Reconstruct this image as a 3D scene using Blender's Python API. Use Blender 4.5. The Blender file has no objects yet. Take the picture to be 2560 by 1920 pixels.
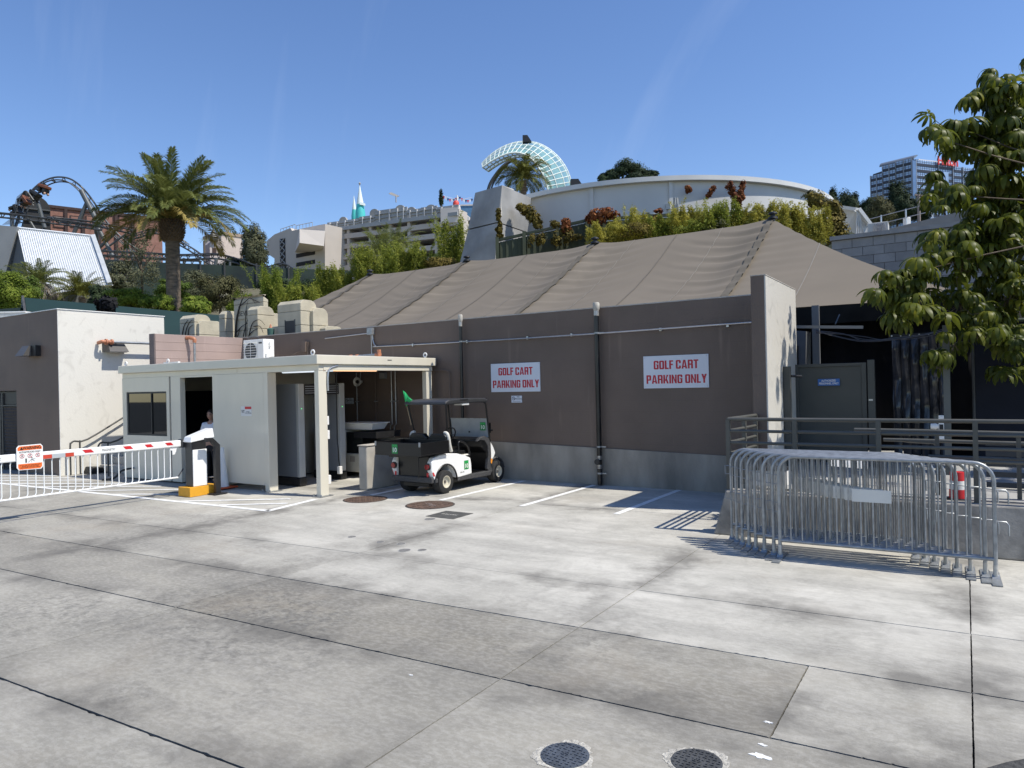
import bpy, math, random
import numpy as np
from mathutils import Vector, Matrix
random.seed(7); RNG = np.random.default_rng(7)
R = math.radians
sc = bpy.context.scene
col = sc.collection

# ------------------------------------------------------------------ camera
F_PX, CAM_H, ROLL = 1775.0, 1.95, math.atan(0.022)
YAW = math.atan(1775 / 2780.0)
fwd = Vector((-math.sin(YAW), math.cos(YAW), 0)); rgt = Vector((math.cos(YAW), math.sin(YAW), 0)); upv = Vector((0, 0, 1))
CAM = Vector((0, 0, CAM_H))
cd = bpy.data.cameras.new('camera'); cam = bpy.data.objects.new('camera', cd); col.objects.link(cam)
cr, sr = math.cos(ROLL), math.sin(ROLL)
cx = rgt * cr - upv * sr; cy = upv * cr + rgt * sr; cz = -fwd
cam.matrix_world = Matrix(((cx.x, cy.x, cz.x, CAM.x), (cx.y, cy.y, cz.y, CAM.y), (cx.z, cy.z, cz.z, CAM.z), (0, 0, 0, 1)))
cd.sensor_fit = 'HORIZONTAL'; cd.sensor_width = 36.0; cd.lens = 36.0 * F_PX / 2560.0
cd.clip_start = 0.05; cd.clip_end = 4000
sc.camera = cam
# ------------------------------------------------------------------ sky and sun
SUN = Vector((0.644, 0.135, 1.0)).normalized()
w = bpy.data.worlds.new('World'); sc.world = w; w.use_nodes = True
nt = w.node_tree; bg = nt.nodes['Background']
sky = nt.nodes.new('ShaderNodeTexSky'); sky.sky_type = 'NISHITA'; sky.sun_disc = False
sky.sun_elevation = math.asin(SUN.z); sky.sun_rotation = math.atan2(SUN.x, SUN.y)
sky.altitude = 150; sky.air_density = 1.0; sky.dust_density = 0.1; sky.ozone_density = 2.5
tc = nt.nodes.new('ShaderNodeTexCoord'); mp = nt.nodes.new('ShaderNodeMapping')
mp.inputs['Rotation'].default_value = (0.2, 0.2, -0.9); mp.inputs['Location'].default_value = (7, 4, 0); mp.inputs['Scale'].default_value = (1.0, 9.0, 1.0)
mp0 = nt.nodes.new('ShaderNodeMapping'); mp0.inputs['Rotation'].default_value = (0, 0, 0.27)
cn = nt.nodes.new('ShaderNodeTexNoise'); cn.inputs['Scale'].default_value = 1.6; cn.inputs['Detail'].default_value = 7; cn.inputs['Roughness'].default_value = 0.55
crp = nt.nodes.new('ShaderNodeValToRGB'); crp.color_ramp.elements[0].position = 0.60; crp.color_ramp.elements[1].position = 0.95
crp.color_ramp.elements[1].color = (0.10, 0.10, 0.10, 1)
cm = nt.nodes.new('ShaderNodeMixRGB'); cm.inputs['Color2'].default_value = (7.0, 7.4, 8.0, 1)
nt.links.new(tc.outputs['Generated'], mp0.inputs['Vector']); nt.links.new(mp0.outputs['Vector'], mp.inputs['Vector']); nt.links.new(mp.outputs['Vector'], cn.inputs['Vector'])
nt.links.new(cn.outputs['Fac'], crp.inputs['Fac']); nt.links.new(crp.outputs['Color'], cm.inputs['Fac'])
hs = nt.nodes.new('ShaderNodeHueSaturation'); hs.inputs['Saturation'].default_value = 1.13; hs.inputs['Hue'].default_value = 0.508; nt.links.new(sky.outputs['Color'], hs.inputs['Color']); nt.links.new(hs.outputs['Color'], cm.inputs['Color1']); nt.links.new(cm.outputs['Color'], bg.inputs['Color'])
bg.inputs['Strength'].default_value = 0.15
sd = bpy.data.lights.new('sun', 'SUN'); sun = bpy.data.objects.new('sun', sd); col.objects.link(sun)
sd.energy = 4.7; sd.angle = R(0.53); sd.color = (1.0, 0.945, 0.845)
sun.rotation_mode = 'QUATERNION'; sun.rotation_quaternion = SUN.to_track_quat('Z', 'Y'); sun.location = (10, 0, 30)
vs = sc.view_settings; vs.view_transform = 'Standard'; vs.look = 'None'; vs.exposure = 0.22; vs.gamma = 1.0; vs.use_curve_mapping = False

# ------------------------------------------------------------------ projecting points seen in the place
def ray(px, py):
    dx, dy = px - 1280, py - 960
    n = math.hypot(1, 0.022)
    a = (dx - 0.022 * dy) / n; b = (dy + 0.022 * dx) / n
    return fwd + rgt * (a / F_PX) - upv * (b / F_PX)
def at(px, py, D): return CAM + ray(px, py) * D
def gnd(px, py, z=0.0):
    d = ray(px, py); return CAM + d * ((z - CAM_H) / d.z)
def onY(px, py, Y):
    d = ray(px, py); return CAM + d * (Y / d.y)
def onX(px, py, X):
    d = ray(px, py); return CAM + d * (X / d.x)
def rd(p):                     # world point -> (right, depth, z)
    q = p - CAM; return q.dot(rgt), q.dot(fwd), p.z
def fromrd(r, D, z): return rgt * r + fwd * D + upv * z

# ------------------------------------------------------------------ materials
MATS = {}
def pm(name, c, r=0.6, m=0.0, v=0.12, s=2.0, b=0.0, bs=60.0, c2=None, det=5, stretch=None, em=None, alpha=None, trans=0.0, coat=0.0, spec=None):
    if name in MATS: return MATS[name]
    mt = bpy.data.materials.new(name); mt.use_nodes = True; t = mt.node_tree; N = t.nodes; L = t.links
    p = N['Principled BSDF']; p.inputs['Roughness'].default_value = r; p.inputs['Metallic'].default_value = m
    if spec is not None: p.inputs['Specular IOR Level'].default_value = spec
    if coat: p.inputs['Coat Weight'].default_value = coat; p.inputs['Coat Roughness'].default_value = 0.06
    g = N.new('ShaderNodeNewGeometry'); src = g.outputs['Position']
    if stretch:
        mpp = N.new('ShaderNodeMapping'); mpp.inputs['Scale'].default_value = stretch; L.new(src, mpp.inputs['Vector']); src = mpp.outputs['Vector']
    lo = tuple(x * (1 - v) for x in c) if c2 is None else c
    hi = tuple(min(1, x * (1 + v)) for x in c) if c2 is None else c2
    if v or c2:
        n1 = N.new('ShaderNodeTexNoise'); n1.inputs['Scale'].default_value = s; n1.inputs['Detail'].default_value = det; L.new(src, n1.inputs['Vector'])
        rp = N.new('ShaderNodeValToRGB'); rp.color_ramp.elements[0].position = 0.3; rp.color_ramp.elements[1].position = 0.7
        rp.color_ramp.elements[0].color = (*lo, 1); rp.color_ramp.elements[1].color = (*hi, 1)
        L.new(n1.outputs['Fac'], rp.inputs['Fac']); L.new(rp.outputs['Color'], p.inputs['Base Color'])
    else: p.inputs['Base Color'].default_value = (*c, 1)
    if b:
        n2 = N.new('ShaderNodeTexNoise'); n2.inputs['Scale'].default_value = bs; n2.inputs['Detail'].default_value = 4; L.new(src, n2.inputs['Vector'])
        bp = N.new('ShaderNodeBump'); bp.inputs['Strength'].default_value = b; bp.inputs['Distance'].default_value = 0.02
        L.new(n2.outputs['Fac'], bp.inputs['Height']); L.new(bp.outputs['Normal'], p.inputs['Normal'])
    if em: p.inputs['Emission Color'].default_value = (*em[0], 1); p.inputs['Emission Strength'].default_value = em[1]
    if alpha is not None: p.inputs['Alpha'].default_value = alpha
    if trans: p.inputs['Transmission Weight'].default_value = trans
    MATS[name] = mt
    return mt
def leafmat(name, c1, c2, c3, tr=0.25, rough=0.75, s=1.5, spec=0.2):
    """leaf colours vary from leaf to leaf through the face attribute 'tint'"""
    mt = bpy.data.materials.new(name); mt.use_nodes = True; t = mt.node_tree; N = t.nodes; L = t.links
    p = N['Principled BSDF']; p.inputs['Roughness'].default_value = rough; p.inputs['Specular IOR Level'].default_value = spec
    a = N.new('ShaderNodeAttribute'); a.attribute_name = 'tint'
    rp = N.new('ShaderNodeValToRGB'); e = rp.color_ramp.elements
    e[0].position = 0.0; e[0].color = (*c1, 1); e[1].position = 1.0; e[1].color = (*c3, 1)
    k = e.new(0.55); k.color = (*c2, 1)
    g = N.new('ShaderNodeNewGeometry'); n1 = N.new('ShaderNodeTexNoise'); n1.inputs['Scale'].default_value = s; n1.inputs['Detail'].default_value = 2
    L.new(g.outputs['Position'], n1.inputs['Vector'])
    mm = N.new('ShaderNodeMath'); mm.operation = 'MULTIPLY_ADD'; mm.inputs[1].default_value = 0.7; mm.inputs[2].default_value = -0.35
    L.new(n1.outputs['Fac'], mm.inputs[0])
    ad = N.new('ShaderNodeMath'); ad.operation = 'ADD'; ad.use_clamp = True
    L.new(mm.outputs[0], ad.inputs[0]); L.new(a.outputs['Fac'], ad.inputs[1]); L.new(ad.outputs[0], rp.inputs['Fac'])
    L.new(rp.outputs['Color'], p.inputs['Base Color'])
    tl = N.new('ShaderNodeBsdfTranslucent'); L.new(rp.outputs['Color'], tl.inputs['Color'])
    mx = N.new('ShaderNodeMixShader'); mx.inputs['Fac'].default_value = tr
    L.new(p.outputs[0], mx.inputs[1]); L.new(tl.outputs[0], mx.inputs[2]); L.new(mx.outputs[0], N['Material Output'].inputs['Surface'])
    MATS[name] = mt; return mt

# ------------------------------------------------------------------ mesh helpers
ORG = {}
def org(o): return ORG.get(o.name, Vector((0, 0, 0))) if o else Vector((0, 0, 0))
class MB:
    def __init__(s): s.v = []; s.f = []
    def add(s, vs_, fs):
        k = len(s.v); s.v += [tuple(x) for x in vs_]; s.f += [tuple(i + k for i in f) for f in fs]; return s
    def box(s, x0, x1, y0, y1, z0, z1):
        if x0 > x1: x0, x1 = x1, x0
        if y0 > y1: y0, y1 = y1, y0
        if z0 > z1: z0, z1 = z1, z0
        return s.add([(x0, y0, z0), (x1, y0, z0), (x1, y1, z0), (x0, y1, z0), (x0, y0, z1), (x1, y0, z1), (x1, y1, z1), (x0, y1, z1)],
                     [(0, 3, 2, 1), (4, 5, 6, 7), (0, 1, 5, 4), (1, 2, 6, 5), (2, 3, 7, 6), (3, 0, 4, 7)])
    def hexa(s, p):       # 8 points: bottom ring 4 then top ring 4
        return s.add(p, [(0, 3, 2, 1), (4, 5, 6, 7), (0, 1, 5, 4), (1, 2, 6, 5), (2, 3, 7, 6), (3, 0, 4, 7)])
    def bar(s, a, b, w, h, up=(0, 0, 1)):
        a = Vector(a); b = Vector(b); d = (b - a).normalized(); u = Vector(up)
        x = d.cross(u)
        if x.length < 1e-4: x = d.cross(Vector((1, 0, 0)))
        x.normalize(); y = x.cross(d).normalized(); x *= w / 2; y *= h / 2
        return s.hexa([a - x - y, a + x - y, a + x + y, a - x + y, b - x - y, b + x - y, b + x + y, b - x + y])
    def prism(s, pts, ax, a, b):
        n = len(pts)
        mk = {'x': lambda p, t: (t, p[0], p[1]), 'y': lambda p, t: (p[0], t, p[1]), 'z': lambda p, t: (p[0], p[1], t)}[ax]
        s.add([mk(p, a) for p in pts] + [mk(p, b) for p in pts], [tuple(range(n)), tuple(range(2 * n - 1, n - 1, -1))] + [(i, i + n, (i + 1) % n + n, (i + 1) % n) for i in range(n)])
        return s
    def poly(s, top, off):   # closed solid from a polygon of points and an offset vector
        n = len(top); off = Vector(off); b = [Vector(p) + off for p in top]
        return s.add(list(top) + b, [tuple(range(n)), tuple(range(2 * n - 1, n - 1, -1))] + [(i, i + n, (i + 1) % n + n, (i + 1) % n) for i in range(n)])
    def tube(s, pts, r, n=8, closed=False):
        pts = [Vector(p) for p in pts]; m = len(pts); rs = r if isinstance(r, (list, tuple)) else [r] * m
        k = len(s.v); nrm = None
        for i, p in enumerate(pts):
            if closed: t = pts[(i + 1) % m] - pts[i - 1]
            else: t = pts[min(i + 1, m - 1)] - pts[max(i - 1, 0)]
            if t.length < 1e-9: t = Vector((0, 0, 1))
            t.normalize()
            if nrm is None:
                nrm = t.cross(Vector((0, 0, 1)))
                if nrm.length < 1e-3: nrm = t.cross(Vector((1, 0, 0)))
            nrm = nrm - t * nrm.dot(t)
            if nrm.length < 1e-6: nrm = t.orthogonal()
            nrm.normalize(); bn = t.cross(nrm)
            for j in range(n):
                a = 2 * math.pi * j / n
                s.v.append(tuple(p + (nrm * math.cos(a) + bn * math.sin(a)) * rs[i]))
        for i in range(m if closed else m - 1):
            i2 = (i + 1) % m
            for j in range(n):
                j2 = (j + 1) % n
                s.f.append((k + i * n + j, k + i * n + j2, k + i2 * n + j2, k + i2 * n + j))
        if not closed:
            s.f.append(tuple(k + j for j in range(n - 1, -1, -1))); s.f.append(tuple(k + (m - 1) * n + j for j in range(n)))
        return s
    def lathe(s, prof, n=24, c=(0, 0, 0), ax='z', caps=True):
        k = len(s.v); c = Vector(c)
        for (r, h) in prof:
            for j in range(n):
                a = 2 * math.pi * j / n; ca, sa = r * math.cos(a), r * math.sin(a)
                p = {'z': (ca, sa, h), 'x': (h, ca, sa), 'y': (sa, h, ca)}[ax]
                s.v.append(tuple(c + Vector(p)))
        for i in range(len(prof) - 1):
            for j in range(n):
                j2 = (j + 1) % n; s.f.append((k + i * n + j, k + i * n + j2, k + (i + 1) * n + j2, k + (i + 1) * n + j))
        if caps: s.f.append(tuple(k + j for j in range(n - 1, -1, -1))); s.f.append(tuple(k + (len(prof) - 1) * n + j for j in range(n)))
        return s
    def build(s, name, mat, parent=None, local=False, smooth=False, bevel=0, seg=2):
        me = bpy.data.meshes.new(name)
        o0 = Vector((0, 0, 0)) if local else org(parent)
        me.from_pydata([(x - o0.x, y - o0.y, z - o0.z) for (x, y, z) in s.v], [], s.f)
        me.validate()
        o = bpy.data.objects.new(name, me); col.objects.link(o)
        if mat: me.materials.append(mat)
        if parent: o.parent = parent
        ORG[o.name] = o0.copy() if parent else Vector((0, 0, 0))
        if smooth:
            me.polygons.foreach_set('use_smooth', [True] * len(me.polygons)); me.set_sharp_from_angle(angle=R(smooth if smooth is not True else 40))
        if bevel:
            bm_ = o.modifiers.new('bevel', 'BEVEL'); bm_.width = bevel; bm_.segments = seg; bm_.limit_method = 'ANGLE'; bm_.angle_limit = R(40); bm_.use_clamp_overlap = True
        return o
def fastmesh(name, v, f, mat, parent=None, tint=None, smooth=False):
    """big numpy meshes: v (n,3), f (m,k) all the same size"""
    me = bpy.data.meshes.new(name); m, k = f.shape
    o0 = np.array(org(parent)) if parent else np.zeros(3)
    me.vertices.add(len(v)); me.vertices.foreach_set('co', (v - o0).astype(np.float32).ravel())
    me.loops.add(m * k); me.loops.foreach_set('vertex_index', f.astype(np.int32).ravel())
    me.polygons.add(m); me.polygons.foreach_set('loop_start', np.arange(0, m * k, k, dtype=np.int32))
    try: me.polygons.foreach_set('loop_total', np.full(m, k, dtype=np.int32))
    except Exception: pass
    if smooth: me.polygons.foreach_set('use_smooth', np.ones(m, dtype=bool))
    if tint is not None:
        at_ = me.attributes.new('tint', 'FLOAT', 'FACE'); at_.data.foreach_set('value', tint.astype(np.float32))
    me.update(calc_edges=True)
    o = bpy.data.objects.new(name, me); col.objects.link(o); me.materials.append(mat)
    if parent: o.parent = parent
    ORG[o.name] = Vector(o0)
    return o
def tag(o, label=None, cat=None, group=None, kind=None):
    if label: o['label'] = label
    if cat: o['category'] = cat
    if group: o['group'] = group
    if kind: o['kind'] = kind
    return o
def thing(name, label, cat, loc=(0, 0, 0), rotz=0, group=None):
    o = bpy.data.objects.new(name, None); col.objects.link(o); o.empty_display_size = 0.1
    o.location = loc; o.rotation_euler = (0, 0, rotz); ORG[o.name] = Vector(loc)
    return tag(o, label, cat, group)
def copy_tree(o, parent=None):
    c = o.copy(); col.objects.link(c); c.parent = parent
    for ch in o.children: copy_tree(ch, c)
    return c
def text(name, body, size, mat, parent, loc, face='-y', xs=1.0, off=0.0, ext=0.002, align='CENTER', sh=0.0, rot=None, local=False, sp=1.0):
    cu = bpy.data.curves.new(name, 'FONT'); cu.body = body; cu.size = size; cu.align_x = align; cu.align_y = 'CENTER'; cu.offset = off; cu.extrude = ext
    cu.shear = sh; cu.resolution_u = 3; cu.space_character = sp
    t = bpy.data.objects.new(name, cu); col.objects.link(t)
    dg = bpy.context.evaluated_depsgraph_get(); me = bpy.data.meshes.new_from_object(t.evaluated_get(dg)); bpy.data.objects.remove(t)
    me.name = name
    for v in me.vertices: v.co.x *= xs
    o = bpy.data.objects.new(name, me); col.objects.link(o); me.materials.clear(); me.materials.append(mat)
    Rm = {'-y': Matrix.Rotation(R(90), 3, 'X'), '+x': Matrix.Rotation(R(90), 3, 'Z') @ Matrix.Rotation(R(90), 3, 'X'), 'z': Matrix.Identity(3)}[face] if rot is None else rot
    l = Vector(loc) - (Vector((0, 0, 0)) if local else org(parent))
    me.transform(Matrix.Translation(l) @ Rm.to_4x4())
    if parent: o.parent = parent
    ORG[o.name] = org(parent).copy()
    return o
def arc(c, r, a0, a1, n, u, v):
    c = Vector(c); u = Vector(u); v = Vector(v)
    return [c + u * (r * math.cos(a0 + (a1 - a0) * i / n)) + v * (r * math.sin(a0 + (a1 - a0) * i / n)) for i in range(n + 1)]
def smooth_path(pts, n=6, closed=False):
    P = [Vector(p) for p in pts]; out = []; m = len(P)
    for i in range(m - 1 if not closed else m):
        p0 = P[i - 1] if (i > 0 or closed) else P[0]; p1 = P[i]; p2 = P[(i + 1) % m]; p3 = P[(i + 2) % m] if (i + 2 < m or closed) else P[-1]
        for k in range(n):
            t = k / n
            out.append(0.5 * ((2 * p1) + (p2 - p0) * t + (2 * p0 - 5 * p1 + 4 * p2 - p3) * t * t + (3 * p1 - p0 - 3 * p2 + p3) * t ** 3))
    if not closed: out.append(P[-1])
    return out
class Face:
    """a vertical plane through two points, for facades: u along it, z up, n towards the viewer"""
    def __init__(s, A, B):
        s.o = Vector((A.x, A.y, 0)); d = Vector((B.x - A.x, B.y - A.y, 0)); s.len = d.length; s.u = d.normalized()
        s.n = Vector((s.u.y, -s.u.x, 0))
        if s.n.dot(CAM - s.o) < 0: s.n = -s.n
    def uz(s, px, py):
        d = ray(px, py); t = (s.o - CAM).dot(s.n) / d.dot(s.n); p = CAM + d * t
        return (p - s.o).dot(s.u), p.z
    def p(s, u, z, n=0.0): return s.o + s.u * u + s.n * n + upv * z
    def box(s, mb, u0, u1, z0, z1, n0, n1):
        return mb.hexa([s.p(u0, z0, n0), s.p(u1, z0, n0), s.p(u1, z0, n1), s.p(u0, z0, n1), s.p(u0, z1, n0), s.p(u1, z1, n0), s.p(u1, z1, n1), s.p(u0, z1, n1)])
    def poly(s, mb, uzs, n0, n1): return mb.poly([s.p(u, z, n0) for (u, z) in uzs], s.n * (n1 - n0))

# common materials
M_white = pm('white_paint', (0.78, 0.77, 0.74), 0.45, v=0.05, s=3)
M_black = pm('black_plastic', (0.014, 0.014, 0.015), 0.5, v=0.3, s=9)
M_galv = pm('galvanized_steel', (0.31, 0.325, 0.335), 0.42, m=0.55, v=0.22, s=14)
M_darkmetal = pm('dark_grey_metal', (0.055, 0.055, 0.052), 0.5, v=0.2, s=5)
M_conduit = pm('conduit_steel', (0.5, 0.5, 0.5), 0.35, m=0.8, v=0.1, s=6)
M_red = pm('red_vinyl', (0.55, 0.02, 0.025), 0.45, v=0.08)
M_conc = pm('plain_concrete', (0.33, 0.325, 0.31), 0.85, v=0.22, s=2.2, b=0.25, bs=45)
M_copper = pm('rusty_copper', (0.42, 0.17, 0.09), 0.5, v=0.3, s=20)
# ================================================================== ground
def concrete_mat():
    mt = bpy.data.materials.new('yard_concrete'); mt.use_nodes = True; t = mt.node_tree; N = t.nodes; L = t.links
    p = N['Principled BSDF']; p.inputs['Roughness'].default_value = 0.86; p.inputs['Specular IOR Level'].default_value = 0.3
    g = N.new('ShaderNodeNewGeometry')
    def noise(scale, det=5, sx=1, sy=1, rough=0.55, dist=0.0):
        m = N.new('ShaderNodeMapping'); m.inputs['Scale'].default_value = (sx, sy, 1); L.new(g.outputs['Position'], m.inputs['Vector'])
        n = N.new('ShaderNodeTexNoise'); n.inputs['Scale'].default_value = scale; n.inputs['Detail'].default_value = det; n.inputs['Roughness'].default_value = rough; n.inputs['Distortion'].default_value = dist
        L.new(m.outputs['Vector'], n.inputs['Vector']); return n.outputs['Fac']
    def ramp(src, p0, p1, c0=(0, 0, 0), c1=(1, 1, 1)):
        r = N.new('ShaderNodeValToRGB'); e = r.color_ramp.elements; e[0].position = p0; e[1].position = p1; e[0].color = (*c0, 1); e[1].color = (*c1, 1)
        L.new(src, r.inputs['Fac']); return r.outputs['Color']
    def math_(op, a, b):
        m = N.new('ShaderNodeMath'); m.operation = op
        for i, x in enumerate((a, b)):
            if hasattr(x, 'links'): L.new(x, m.inputs[i])
            else: m.inputs[i].default_value = x
        return m.outputs[0]
    def mix(f, a, b, typ='MIX'):
        m = N.new('ShaderNodeMixRGB'); m.blend_type = typ
        for i, x in ((0, f), (1, a), (2, b)):
            if hasattr(x, 'links'): L.new(x, m.inputs[i])
            else: m.inputs[i].default_value = x if i == 0 else (*x, 1)
        return m.outputs['Color']
    c = ramp(noise(0.6, 8, rough=0.68), 0.34, 0.66, (0.40, 0.386, 0.338), (0.63, 0.605, 0.535))
    # the driving lane in front is dirtier than the parking bays by the wall
    sep = N.new('ShaderNodeSeparateXYZ'); L.new(g.outputs['Position'], sep.inputs[0])
    yy = math_('ADD', sep.outputs['Y'], math_('MULTIPLY', math_('SUBTRACT', noise(0.55, 5, rough=0.6), 0.5), 4.5))
    yy = math_('ADD', yy, math_('MULTIPLY', math_('MAXIMUM', math_('MULTIPLY', math_('ADD', sep.outputs['X'], 5.5), -1.0), 0.0), -0.4))
    lane = math_('SUBTRACT', 1.0, ramp(math_('MULTIPLY', yy, 0.1), 0.44, 0.70))
    oi = N.new('ShaderNodeObjectInfo')
    lane = math_('MULTIPLY', lane, oi.outputs['Alpha'])
    c = mix(math_('MULTIPLY', lane, 0.9), c, mix(1.0, c, (0.45, 0.435, 0.405), 'MULTIPLY'))
    # broad brushed streaks and clouds of tyre dirt
    st = ramp(noise(0.9, 10, 0.28, 1.9, 0.78), 0.43, 0.64)
    c = mix(math_('MULTIPLY', st, 0.46), c, (0.21, 0.20, 0.18))
    cl = ramp(noise(1.7, 8, 1.0, 1.0, 0.75, 0.8), 0.50, 0.68)
    c = mix(math_('MULTIPLY', cl, 0.35), c, (0.18, 0.17, 0.15))
    # pale and dark mottling where the cream has worn off
    mo = ramp(noise(9.0, 6, 1, 1, 0.72, 0.5), 0.44, 0.60)
    mk = ramp(noise(0.45, 4, rough=0.6), 0.46, 0.60)
    c = mix(math_('MULTIPLY', math_('MULTIPLY', mo, mk), math_('MULTIPLY', lane, 0.75)), c, (0.12, 0.115, 0.102))
    sp = ramp(noise(24, 5, .7, 1.2, 0.7), 0.44, 0.60)
    c = mix(math_('MULTIPLY', sp, 0.17), c, (0.64, 0.62, 0.57))
    s2 = ramp(noise(14, 6, .6, 1.3, 0.75), 0.50, 0.66)
    c = mix(math_('MULTIPLY', math_('MULTIPLY', s2, ramp(noise(0.7, 3), .42, .62)), 0.22), c, (0.16, 0.155, 0.14))
    pit = ramp(noise(75, 2), 0.66, 0.74)
    c = mix(math_('MULTIPLY', pit, 0.35), c, (0.1, 0.1, 0.095))
    br = ramp(noise(0.8, 5, 1, 1, 0.6, 0.4), 0.55, 0.74)
    c = mix(math_('MULTIPLY', br, 0.30), c, (0.27, 0.225, 0.165))
    # grime that gathers along the joints: distance to the slab's edges is kept in two uv layers
    dmin = None
    for nm in ('u_edge', 'v_edge'):
        uv = N.new('ShaderNodeUVMap'); uv.uv_map = nm; s2 = N.new('ShaderNodeSeparateXYZ'); L.new(uv.outputs[0], s2.inputs[0])
        m1 = math_('MINIMUM', s2.outputs[0], s2.outputs[1]); dmin = m1 if dmin is None else math_('MINIMUM', dmin, m1)
    edge = math_('ADD', dmin, math_('MULTIPLY', math_('SUBTRACT', noise(2.2, 6, rough=0.7), 0.5), 1.1))
    eg = math_('SUBTRACT', 1.0, ramp(edge, 0.0, 0.34))
    c = mix(math_('MULTIPLY', math_('MULTIPLY', eg, ramp(noise(0.9, 4), 0.40, 0.58)), 0.72), c, (0.125, 0.118, 0.105))
    c = mix(1.0, c, ramp(oi.outputs['Random'], 0, 1, (1.0, 1.0, 1.0), (0.88, 0.88, 0.88)), 'MULTIPLY')
    L.new(c, p.inputs['Base Color'])
    bp = N.new('ShaderNodeBump'); bp.inputs['Strength'].default_value = 0.35; bp.inputs['Distance'].default_value = 0.006
    L.new(math_('ADD', noise(60, 4), math_('MULTIPLY', noise(9, 4), 1.2)), bp.inputs['Height']); L.new(bp.outputs['Normal'], p.inputs['Normal'])
    return mt
M_yard = concrete_mat()
M_joint = pm('joint_filler', (0.035, 0.033, 0.03), 0.95, v=0.4, s=12)
ground = MB().box(-700, 700, -60, 1200, -0.6, -0.035).build('ground', M_joint); tag(ground, kind='structure')
# slabs: joints measured on the ground, running almost square to the brown wall
XL = [-33.3, -29.9, -26.5, -23.1, -19.7, -16.25, -12.8, -9.38, -6.05, -2.63, 0.0, 3.4, 6.8, 10.2]
YL = [-6.5, -3.5, -1.2, 0.85, 2.46, 4.02, 5.15, 6.32, 10.15, 13.2]
def gy(x, y0): return y0 + 0.045 * x
def wob(seed, n, amp):
    rr = random.Random(seed); v = [0.0]
    for _ in range(n - 1): v.append(v[-1] * 0.6 + rr.uniform(-amp, amp))
    v[0] = v[-1] = 0.0; return v
def slab(xa, xb, ya, yb, seed, gap=0.0035):
    # ragged, slightly worn edges along the joints
    n = 84; P = []; E = []
    def pt(u, v): x = xa + (xb - xa) * u; return (x, gy(x, ya) + (gy(x, yb) - gy(x, ya)) * v)
    rr = random.Random(seed)
    def rag(big): q_ = rr.random(); return gap + (q_ ** 22) * big * .42 + rr.uniform(0, 0.0022)
    jr = 0.03 if abs(ya - 6.32) > .1 and ya < 9 else 0.004; jt = 0.03 if abs(yb - 6.32) > .1 and yb < 9 else 0.004
    for i in range(n): x, y = pt(i / n, 0); P.append((x, y + rag(jr) + (0.0025 if jr > .01 else 0)))
    for i in range(n // 2): x, y = pt(1, i / (n / 2)); P.append((x - rag(0.010), y))
    for i in range(n): x, y = pt(1 - i / n, 1); P.append((x, y - rag(jt) - (0.0025 if jt > .01 else 0)))
    for i in range(n // 2): x, y = pt(0, 1 - i / (n / 2)); P.append((x + rag(0.010), y))
    N_ = len(P); top = 0.0 - 0.0015 * rr.random()
    mb = MB(); mb.v = [(x, y, top) for x, y in P] + [(x, y, -0.034) for x, y in P]
    mb.f = [tuple(range(N_))] + [(i, i + N_, (i + 1) % N_ + N_, (i + 1) % N_) for i in range(N_)]
    o = mb.build('concrete_slab', M_yard, ground)
    dirt = rr.uniform(.62, .85) if yb < 5 else rr.uniform(.55, .75)     # how worn and dirty this slab is
    if abs(ya - 4.02) < .01: dirt = 1.15 if -6.1 < xa < -1 else (.6 if xa > -1 else .9)
    if yb > 5.5 and xa > -6.1: dirt = .45
    o.color = (1, 1, 1, dirt)
    me = o.data; w_, h_ = xb - xa, yb - ya
    u1 = me.uv_layers.new(name='u_edge'); u2 = me.uv_layers.new(name='v_edge')
    for lp in me.loops:
        v = me.vertices[lp.vertex_index].co; du = v.x - xa; dv = v.y - gy(v.x, ya)
        u1.data[lp.index].uv = (du, w_ - du); u2.data[lp.index].uv = (dv, h_ - dv)
    return o
k = 0
for j in range(len(YL) - 1):
    for i in range(len(XL) - 1):
        xa, xb = XL[i], XL[i + 1]; k += 1
        if YL[j] >= 10 and xa > -2.7: continue
        if abs(xa + 2.63) < 0.01 and abs(YL[j] - 4.02) < 0.01:
            slab(xa, -0.93, YL[j], YL[j + 1], k); slab(-0.93, xb, YL[j], YL[j + 1], 900 + k); continue
        slab(xa, xb, YL[j], YL[j + 1], k)
# asphalt at the near right corner
M_asph = pm('asphalt', (0.055, 0.054, 0.052), 0.92, v=0.45, s=25, b=0.6, bs=90)
mb = MB(); ed = []
for i in range(30):
    x = -0.18 + i * 0.16; ed.append((x, 3.99 + 1.18 * (x + 0.12) * (1.0 if x < 0.6 else 0.95) + random.uniform(-0.02, 0.02)))
tag(mb.prism(ed + [(ed[-1][0], -3), (0.1, -3), (-0.14, 3.6)], 'z', -0.03, 0.006).build('asphalt_road', M_asph), kind='structure')

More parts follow.
